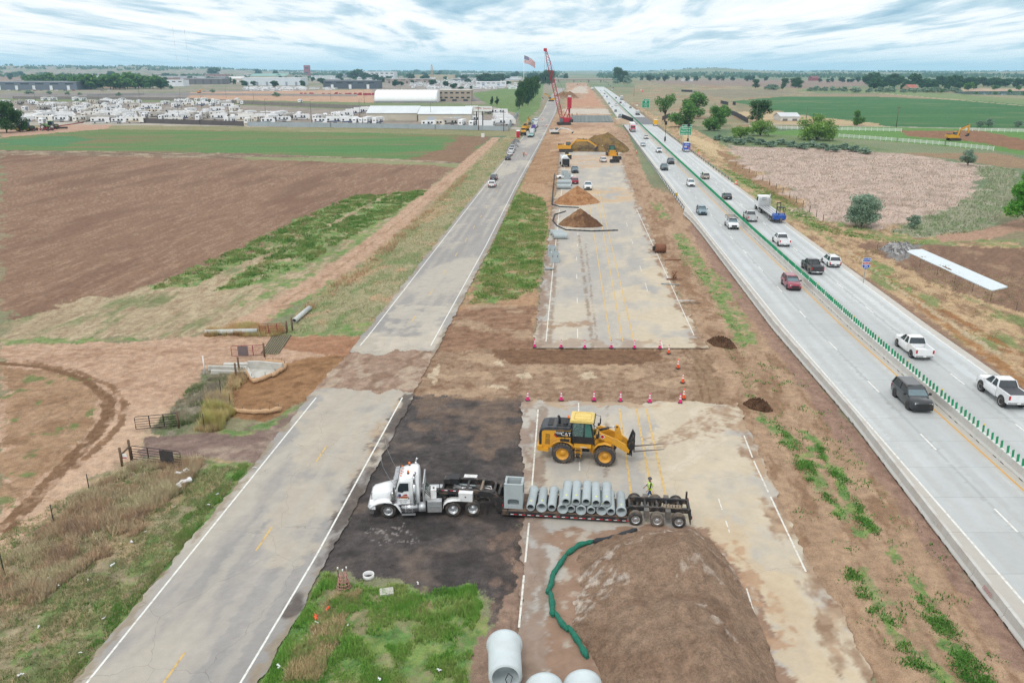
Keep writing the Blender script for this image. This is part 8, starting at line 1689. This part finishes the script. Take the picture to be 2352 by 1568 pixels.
def buildings():
 bldg('grey warehouse with white doors at the left edge behind the caravan lot',-60,178,207,60,18,(112,120,132),(150,156,162),doors=6,wins=7)
 bldg('small white building left of the dark open warehouse',379,422,199,30,14,(230,234,238),(240,242,244),wins=3,doors=1);bldg('long dark warehouse with pale columns behind the gravel yard',423,512,194,50,13,(118,114,116),(206,208,210),doors=5,tall=.8,dcol=(90,88,92))
 hoop('small white hoop shed beside the tree belt',297,334,198,30,12)
 bldg('white metal building with dark dock doors in the industrial area',558,692,197,60,17,(222,230,236),(238,242,246),doors=6,dcol=(150,160,170),tall=.5);bldg('slate grey warehouse with white roll doors and high windows',743,866,204.5,60,18,(88,96,106),(120,126,132),doors=3,wins=5)
 hoop('big white fabric hoop hall in the middle of the commercial yards',860,1004,236,42,28)
 bldg('tan two storey dealer office beside the white hoop hall',1006,1082,233,50,24,(178,164,148),(190,182,172),'office',doors=3,wins=6,rows=2,dcol=(70,74,80),tall=.2,name='office_building')
 bldg('cream metal warehouse near the frontage, left of two',843,958,278,36,17,(206,198,180),(214,220,222),gable=3.5,doors=1,dcol=(190,182,164),tall=.3);bldg('cream metal warehouse near the frontage with silver ducts, right of two',961,1082,281,36,18,(210,202,184),(218,224,226),gable=3.5,doors=2,dcol=(196,206,214),tall=.7)
 bldg('tall red brick tower rising over the distant warehouses',699,712,176,22,24,(156,66,70),(150,74,72),'tower',wins=1,name='brick_tower',rows=2)
 b=MB();
 bldg('long white building with window bands far behind the slate warehouse',804,906,181,90,15,(226,228,230),(240,242,244),wins=9,rows=2);bldg('tan flat building far behind the hoop hall',952,1042,182,90,9,(196,182,154),(214,204,180),doors=3,tall=.5);bldg('tan strip of workshops behind the slate warehouse',884,986,192,60,10,(176,160,148),(196,190,184),doors=5,wins=6,dcol=(100,90,88));bldg('white dealership building in the far caravan yard',1093,1162,200,50,11,(232,236,240),(244,246,248),wins=6,doors=2,dcol=(120,150,190))
 bldg('long pale roofed hall at the far end of the dealer lots',1056,1130,176,120,7,(206,208,208),(232,236,238));bldg('building with green roof far left of the brick tower',574,656,182,120,7,(190,186,166),(130,172,160),gable=8);bldg('brick red low building beside the far trees',471,518,180,60,9,(168,118,104),(196,190,186),wins=5);bldg('long grey hall between dark warehouse and brick building',370,470,184,90,8,(190,194,198),(206,210,214),doors=4);bldg('white hall far right of the brick tower',715,770,182,80,7,(212,216,218),(228,232,234),doors=3)
 bldg('light grey hall behind the white metal building',600,690,188,80,7,(196,200,202),(220,224,226),doors=4);bldg('pale building with wide eaves right of the grain silo',520,556,189,60,8,(200,186,172),(222,220,216),gable=5,doors=2);bldg('small white shed at the far tree row',1150,1190,184,80,6,(216,220,222),(236,238,240));bldg('long low white hall at the right end of the dealer lots',1090,1196,188,80,6,(196,202,208),(226,230,232),doors=6)
 bldg('white farm shed with grey roof behind the marsh willows',1792,1836,278,14,9,(226,226,220),(206,210,212),'shed',gable=2.0,doors=2,dcol=(120,116,110),name='farm_shed');bldg('farmhouse with red roof hidden in the farm grove',2088,2108,209,24,6,(190,160,136),(170,96,80),'house',gable=5,wins=3,name='farmhouse');bldg('white barn far behind the right field',1570,1592,187,40,5,(230,232,230),(214,216,216),'barn',name='barn');bldg('red barn far along the right field edge',1866,1882,186,40,6,(150,66,66),(120,60,60),'barn',gable=6,name='barn')
 random.seed(21);cs=[(206,204,198),(186,172,154),(150,152,156),(224,226,226),(168,140,126),(124,128,134)]
 for i in range(40):
  px=(i*97)%1190;py=173+(i*5)%17+random.random();w=random.uniform(18,52)
  bldg('flat roofed workshop in the distant industrial area',px,px+w,py,random.uniform(40,80),random.uniform(4,7.5),cs[i%6],[(232,234,236),(196,194,188),(214,216,218)][i%3],'workshop',doors=i%4,wins=(i*3)%5,dcol=cs[(i+3)%6],name='workshop')['group']='workshops of the distant industrial area'
 random.seed(8)
 for i in range(34):
  px=random.uniform(0,2352);py=random.choice([167,168,169,170,171,172]);
  if 1280<px<1400:continue
  bldg('pale house scattered on the far hazy plain',px,px+random.uniform(3,8),py+random.random(),30,random.uniform(1.2,2.4),(214,212,206),(196,194,190),'house',name='distant_house')['group']='houses on the far plain'
 t=thing('overpass','low concrete overpass crossing the interstate far ahead','bridge',G(1330,190));yq=t.location.y;k=(yq*CT+H*ST)/FP;x0,x1=(1250-1330)*k,(1412-1330)*k;b=MB();dm=mat('overpass_concrete',(150,138,126),.9);b.box(x0,x1,-7,7,ph(190,5.2),ph(190,8),dm);b.box(x0,x1,-7.6,-7,ph(190,6.6),ph(190,9.6),mat('parapet',(196,186,172),.9));b.build('deck',t)
 for px in(1282,1318,1352,1380):b=MB();x=(px-1330)*k;b.box(x-1.2,x+1.2,-5,5,-1,ph(190,5.2),dm);b.build('pier',t)
 for s,xa,xb in((-1,x0-160,x0),(1,x1,x1+120)):b=MB();b.hexa([(xa,-30,-1),(xb,-16,-1),(xb,16,-1),(xa,30,-1),(xa,-5,2 if s<0 else 1),(xb,-7,ph(190,7)),(xb,7,ph(190,7)),(xa,5,2 if s<0 else 1)]if s<0 else[(xa,-16,-1),(xb,-30,-1),(xb,30,-1),(xa,16,-1),(xa,-7,ph(190,7)),(xb,-5,1),(xb,5,1),(xa,7,ph(190,7))],vmat('heap_earth')if False else mat('embankment',(150,140,110),.95,var=.2,vs=.1));b.build('embankment',t)
 t=thing('overhead_sign','green guide sign above the lanes at the overpass','road sign',G(1416,191));b=MB();b.box(-7,7,-.3,.3,ph(191,8),ph(191,16),GSIGN);b.build('panel',t);b=MB();b.box(-6.5,-6,0,.4,0,ph(191,8),GALV);b.box(6,6.5,0,.4,0,ph(191,8),GALV);b.build('post',t)
 for i in range(6):
  y=490+i*11.5;xa,xb=float(MED(y))-40,float(MED(y))-14;b=MB();b.prism([(-.9,0),(.9,0),(.9,.3),(.25,.5),(.25,1.5),(.7,1.8),(.7,2.0),(-.7,2.0),(-.7,1.8),(-.25,1.5),(-.25,.5),(-.9,.3)],0,xb-xa,mat('girder',(176,194,198),.8,var=.25,vs=.8),axis='x');tag(b.build('bridge_girder',None,(xa,y,-.9)),'grey concrete bridge girder lying across the closed highway beside the crane','girder','girders of the unfinished bridge')
 q=G(1452,285);t=thing('bridge_abutment','tan concrete wing wall with black railing at the dark bridge deck','bridge wall',q);tm=mat('tan_concrete',(214,190,164),.9);b=MB();b.hexa([(-7,-3,-3),(-1,-8,-3),(-.2,-7,-3),(-6,-2,-3),(-7,-3,3.4),(-1,-8,1.4),(-.2,-7,1.4),(-6,-2,3.4)],tm);b.hexa([(-9,-2,-3),(-6,-3,-3),(-5,20,-3),(-8,20,-3),(-9,-2,2.6),(-6,-3,3.4),(-5,20,2),(-8,20,2)],tm);b.build('wall',t);b=MB();b.hexa([(-6.6,-3,3.3),(-.8,-7.6,.9),(-.6,-7.4,.9),(-6.3,-2.8,3.3),(-6.6,-3,5.6),(-.8,-7.6,3.6),(-.6,-7.4,3.6),(-6.3,-2.8,5.6)],BLK);b.build('railing',t)
 q=G(1545,276);t=thing('bridge_railing','black railing above the tan wall right of the dark bridge deck','railing',G(1528,272));b=MB();b.box(-.2,.2,-22,16,0,2.4,BLK,rz=-.30);b.build('panel',t)
 def fence(label,pts,h,m,post=None,step=8,name='screen_fence',cat='fence'):
  W=[G(*p)for p in pts];t=thing(name,label,cat,W[0]);o=W[0];n=0
  for a,c in zip(W[:-1],W[1:]):
   d=(c-a).normalized();nn=Vector((-d.y,d.x,0))*.06;b=MB();p=[(a-nn-o),(c-nn-o),(c+nn-o),(a+nn-o)];b.hexa([(v.x,v.y,.05)for v in p]+[(v.x,v.y,h)for v in p],m);b.build('panel',t)
   L=(c-a).length;k=int(L/step)
   for i in range(k+1):
    if n>90:break
    v=a.lerp(c,i/max(1,k))-o;b=MB();b.box(v.x-.12,v.x+.12,v.y-.12,v.y+.12,0,h+.2,post or GALV);b.build('post',t);n+=1
 dkf=mat('dark_screen',(98,92,92),.9,var=.1,vs=.3);gyf=mat('grey_screen',(168,178,184),.8,var=.08,vs=.3);wdf=mat('grey_boards',(142,134,130),.9,var=.12,vs=.4)
 fence('long dark screened fence along the front of the caravan lot',[(118,277),(300,282),(460,287),(560,290)],2.6,dkf,dkf,12);fence('long pale grey screened fence in front of the cream warehouses',[(570,290),(760,293),(1000,297),(1163,301)],2.4,gyf,GALV,12);fence('pale grey fence running back beside the frontage bend',[(1166,301),(1190,263)],2.4,gyf,GALV,12);fence('weathered board fence behind the caravan lot',[(30,228),(250,229),(420,231),(580,240),(860,252)],2.8,wdf,wdf,14);fence('pale concrete fence along the grey industrial yard',[(200,222),(330,219),(560,220),(820,222)],2.6,mat('pale_fence',(170,166,162),.9),None,20)
 for i,(pts,l)in enumerate((([(1669,259),(1690,268),(1717,283)],'black panel fence around the well pad right of the interstate'),([(1655,238),(1672,242)],'short black panel fence at the far straw field, left part'),([(1683,241),(1689,242)],'short black panel fence at the far straw field, right part'),([(1565,211),(1590,212)],'small black enclosure in the far pasture'))):fence(l,pts,2.8,mat('black_panel',(52,50,56),.8),BLK,8,'panel_fence')
 def rails(label,pts):
  W=[G(*p)for p in pts];t=thing('rail_fence',label,'fence',W[0]);o=W[0];n=0;wm=mat('vinyl_white',(244,246,244),.4)
  for a,c in zip(W[:-1],W[1:]):
   for z in(.45,.9,1.35):b=MB();v,u=a-o,c-o;b.hexa([(v.x,v.y-.03,z),(u.x,u.y-.03,z),(u.x,u.y+.03,z),(v.x,v.y+.03,z),(v.x,v.y-.03,z+.18),(u.x,u.y-.03,z+.18),(u.x,u.y+.03,z+.18),(v.x,v.y+.03,z+.18)],wm);b.build('rail',t)
   k=int((c-a).length/2.6)
   for i in range(k+1):
    if n<95:v=a.lerp(c,i/max(1,k))-o;b=MB();b.box(v.x-.09,v.x+.09,v.y-.09,v.y+.09,0,1.75,wm);b.build('post',t);n+=1
 rails('white rail fence along the farm road, left stretch',[(1720,296),(1920,300),(2070,303)]);rails('white rail fence along the farm road, right stretch',[(2204,301),(2352,305),(2420,307)]);rails('long white rail fence sloping down behind the reed marsh',[(1926,316),(2060,326),(2170,335),(2281,347)])
 t=put('fence_post',MB().cyl((0,0,0),(0,0,1.5),.06,mat('t_post',(52,50,46),.8),n=5).mesh('fence_post'),None,G(1690,382));lb='thin dark fence post along the roadside edge of the reed marsh';tag(t,lb,'post','fence posts along the marsh edge')
 for k in range(1,14):a=k/13.;q=G(1690+a*200,382+128*a**1.15);dup(t,q,0)
 q=G(1109,297);t=thing('sign_board','large white dealer sign with red lettering on two dark posts','sign',q);k=(q.y*CT+H*ST)/FP;b=MB();hb,ht=ph(297,41),ph(297,52);b.box(-21*k,21*k,-.3,.3,hb,ht,WSIGN);o=b.build('panel',t)
 for x in(-14*k,0*k):b=MB();b.box(x-.25,x+.25,.0,.4,0,hb,BLK);b.build('post',t)
 text('Trailer Source',(ht-hb)*.60,mat('sign_letter_red',(200,40,60),.5),o,(0,-.35,(hb+ht)/2+.2),(math.pi/2,0,0))
 t=thing('cargo_trailer','white enclosed cargo trailer parked on the side road by the fence','trailer',G(1115,292));b=MB();b.box(-4.2,4.2,-1.25,1.25,.6,3.4,WHT);b.build('box',t);b=MB();b.prism([(4.2,.6),(4.2,.8),(6.2,.3),(6.2,.1)],-.8,.8,WHTD);b.build('ramp',t)
 for x in(.0,1.0):wheel(t,(x,-1.2,.4),.4,.25,-1,n=12)
 def tractor(label,px,py,col,k,rim):
  t=thing('farm_tractor',label,'tractor',G(px,py),math.pi);t.scale=(k,)*3;b=MB();b.prism([(.3,1.2),(.3,2.1),(3.0,1.95),(3.1,1.1)],-.55,.55,col);b.box(-2.6,.3,-.7,.7,1.0,1.5,col);b.build('hood',t);b=MB();b.box(-1.4,.3,-.8,.8,1.5,3.0,GLS,.1,.1);b.box(-1.5,.4,-.85,.85,3.0,3.15,col);b.build('cab',t)
  for x in(-1.8,2.0):
   for s in(-1,1):wheel(t,(x,s*1.0,.95),.95,.6,s,rm=rim,n=14);wheel(t,(x,s*1.65,.95),.95,.5,s,rm=rim,n=14)
 yr=mat('yellow_rim',(220,190,60),.5);tractor('dark green articulated tractor with yellow rims in the farm yard',60,301,mat('tractor_green',(30,96,60),.5),1.35,yr);tractor('pale green tractor with white rims behind the red cultivator',116,297,mat('tractor_lime',(130,180,110),.5),1.35,WHTD)
 t=thing('cultivator','red and black folding cultivator between the two tractors','cultivator',G(92,301));b=MB();r=random.Random(4)
 for k in range(26):x=r.uniform(-7,7);y=r.uniform(-2,2);b.box(x-.5,x+.5,y-.1,y+.1,.3,r.uniform(.6,1.8),mat('implement_red',(140,50,56),.7)if k%2 else BLKM)
 b.box(-8,8,-.2,.2,.8,1.1,mat('implement_red',(140,50,56)));b.build('frame',t)
 for x in(-5,-2,2,5):wheel(t,(x,-1.5,.5),.5,.3,-1,n=10)
 t=thing('auger','long red grain auger pointing up beside the pale tractor','auger',G(142,297));b=MB();b.cyl((-9,0,.6),(12,0,3.4),.25,mat('implement_red',(140,50,56)),n=6);b.box(-2,3,-.6,.6,.3,1.2,BLKM);b.build('tube',t)
 P=W2([(2188,213),(2220,210.5),(2300,210),(2420,209),(2600,209),(2600,219),(2400,221),(2300,218.5),(2210,217)]);m=mat('water',(170,186,190),.03,var=.05,spec_=.9);b=MB();n=b.add([(x,y,.12)for x,y in P]);b.face([n+i for i in range(len(P))],m);tag(b.build('pond'),kind='structure')
 b=MB();r=random.Random(6)
 t=thing('equipment_row','row of red farm implements in the tan machinery yard','implements',G(800,219));
 for k in range(30):x=r.uniform(-60,60);y=r.uniform(-12,12);b.box(x-2,x+2,y-1,y+1,.2,r.uniform(1.5,3.2),mat('implement_red2',(160,40,60),.6),.5,.2)
 b.build('implement',t)
buildings()
# ================================================================ caravans
def caravans():
 st=[mat('stripe_grey',(130,134,140),.5),mat('stripe_blue',(50,70,110),.5),mat('stripe_tan',(176,156,130),.5),mat('stripe_black',(56,56,62),.5)]
 def proto(kind,sm,tint):
  bm=mat('caravan_%d'%tint[0],tint,.4,var=.04);t=thing({'mh':'motorhome','fw':'caravan','tt':'caravan'}[kind],'','motorhome' if kind=='mh' else 'caravan');b=MB();L,h={'mh':(10,3.4),'fw':(10.5,3.9),'tt':(8,3.1)}[kind]
  if kind=='fw':b.prism([(-L/2,.7),(-L/2,h-.1),(-L/2+.3,h),(L/2-.8,h),(L/2,h-.9),(L/2-.3,1.9),(L/2-2.4,1.8),(L/2-2.6,.7)],-1.25,1.25,bm)
  elif kind=='tt':b.prism([(-L/2,.6),(-L/2,h-.2),(-L/2+.3,h),(L/2-1.0,h),(L/2-.2,h-.6),(L/2,1.6),(L/2-.4,.6)],-1.22,1.22,bm)
  else:b.prism([(-L/2,.5),(-L/2,h),(L/2-.3,h),(L/2,h-.5),(L/2,.5)],-1.25,1.25,bm)
  b.box(-1.5,-.5,-.4,.4,h,h+.35,WHTD);b.box(1.0,1.6,-.3,.3,h,h+.25,WHTD)
  for s in(-1,1):b.prism([(-L/2+.2,.75),(-L/2+.2,1.3),(L/2-2.6,1.7),(L/2-2.6,.9)],s*1.262-.01,s*1.262+.01,sm)
  b.build('body',t);w=MB()
  for s in(-1,1):
   for x0,x1 in((-L/2+.8,-L/2+1.8),(-.6,.5),(1.2,2.2)):w.box(x0,x1,s*1.27-.015,s*1.27+.015,1.65,2.6,GLS)
  w.box(-L/2-.02,-L/2+.01,-.5,.5,1.9,2.5,GLS)
  if kind=='mh':w.box(L/2-.02,L/2+.03,-1.1,1.1,1.7,2.8,GLS)
  w.build('window',t);w=MB()
  for x in((-.8,.3)if kind!='mh' else(-3,3.4)):
   for s in(-1,1):w.cyl((x,s*1.0,.38),(x,s*1.27,.38),.38,RUB,n=10)
  w.build('wheels',t);return t
 PR=[(proto('tt',st[0],(244,246,248)),'white travel trailer'),(proto('tt',st[2],(226,218,204)),'cream travel trailer'),(proto('fw',st[1],(246,247,248)),'white fifth wheel caravan'),(proto('fw',st[3],(190,184,176)),'pale fifth wheel caravan'),(proto('mh',st[2],(240,238,232)),'cream motorhome'),(proto('mh',st[0],(246,248,250)),'white motorhome')]
 used=set();r=random.Random(9);n=0
 def place(x,y,rz,where,group):
  k=r.choice([0,0,2,2,1,3,4,5]);p,nm=PR[k];lb='%s %s'%(nm,where)
  if k not in used:used.add(k);p.location=(x,y,0);p.rotation_euler=(0,0,rz);p['label']=lb;p['group']=nm+'s '+group
  else:dup(p,(x,y,0),rz,lb,nm+'s '+group)
 yv=[480,497,515,534,553,573,594,616,640,665,692,720,750,782]
 for i,Y in enumerate(yv):
  py=163+H*FP/CT/(Y*CT+H*ST)*1.0;zc=Y*CT+H*ST;xl=(-(1176-60)*zc/FP)if i<3 else(-(1176+20-0)*zc/FP)
  xr=-(1176-(820 if i<2 else 790 if i<5 else 560))*zc/FP;x=xl;step=9.0 if i<5 else 11.5
  while x<xr:
   if fbm(np.array([x]),np.array([Y]),26,2,3)[0]>.36:
    wh='in the %s rows of the crowded storage lot'%('front' if i<4 else 'middle' if i<9 else 'back');place(x,Y+r.uniform(-3,3),r.choice([R(8),R(15),R(75),R(100)])+r.uniform(-.1,.1),wh,'in the storage lot')
   x+=step*r.uniform(.8,1.35)
 for i,px in enumerate((103,122,175,192,246,282,432,452,470,490,545,690)):q=G(px,231+px*.008);place(q.x,q.y,R(90)+r.uniform(-.3,.3),'standing alone in front of the back fence','along the back fence')
 for px,py,a in((985,291,5),(1005,290,10),(1040,288,0),(1062,291,80),(1084,291,85),(1100,291,90),(1130,291,80),(1150,288,10),(1090,280,10),(1088,272,8),(1095,268,10),(1110,262,5),(1126,262,4),(1068,256,5),(1085,256,2),(1150,262,3),(1150,272,8),(1155,277,8),(1160,282,8),(1164,287,8),(822,284,70),(836,284,70),(848,284,75),(870,285,70),(780,272,6),(795,268,8),(812,264,10),(830,260,8),(846,258,8),(770,280,5)):q=G(px,py);place(q.x,q.y,R(a),'parked around the cream warehouses','around the cream warehouses')
 b=MB();wm=mat('far_caravan',(242,245,247),.5,var=.05)
 for k in range(420):
  px=r.uniform(940,1195)if k<330 else r.uniform(650,780)if k<350 else r.uniform(560,700);py=r.uniform(180,206)if k<330 else r.uniform(203,210);q=G(px,py)
  if 1090<px<1165 and py<201:continue
  a=r.choice([0,1.4]);L=r.uniform(6,11);b.box(q.x-L/2,q.x+L/2,q.y-1.3,q.y+1.3,.6,r.uniform(2.8,3.8),wm,rz=a);b.box(q.x-L/2+.3,q.x+L/2-.3,q.y-1.34,q.y+1.34,1.8,2.4,GLS,rz=a)
 tag(b.build('dealer_caravans'),kind='stuff')
 cars=[W_,(60,62,66),(150,40,44),(120,126,132)]
 for i,px in enumerate((20,45,80,95,130,150,170,235,250)):make_car('suv',cars[i%4],'%s car parked in front of the grey warehouse'%['white','black','red','grey'][i%4],'car',far=True,group='cars in front of the grey warehouse').location=G(px,209)
caravans()
# ---------------------------------------------------------------- air
def haze():
 b=MB();m=bpy.data.materials.new('haze_air');m.use_nodes=True;N,L=m.node_tree.nodes,m.node_tree.links;N.clear();o=N.new('ShaderNodeOutputMaterial');v=N.new('ShaderNodeVolumePrincipled');v.inputs['Color'].default_value=(.46,.76,1.0,1);v.inputs['Density'].default_value=7.5e-5;v.inputs['Anisotropy'].default_value=.0;L.new(v.outputs[0],o.inputs['Volume'])
 b.box(-22000,22000,-600,15300,-2,150,m);h=b.build('haze');h['kind']='stuff'
haze()
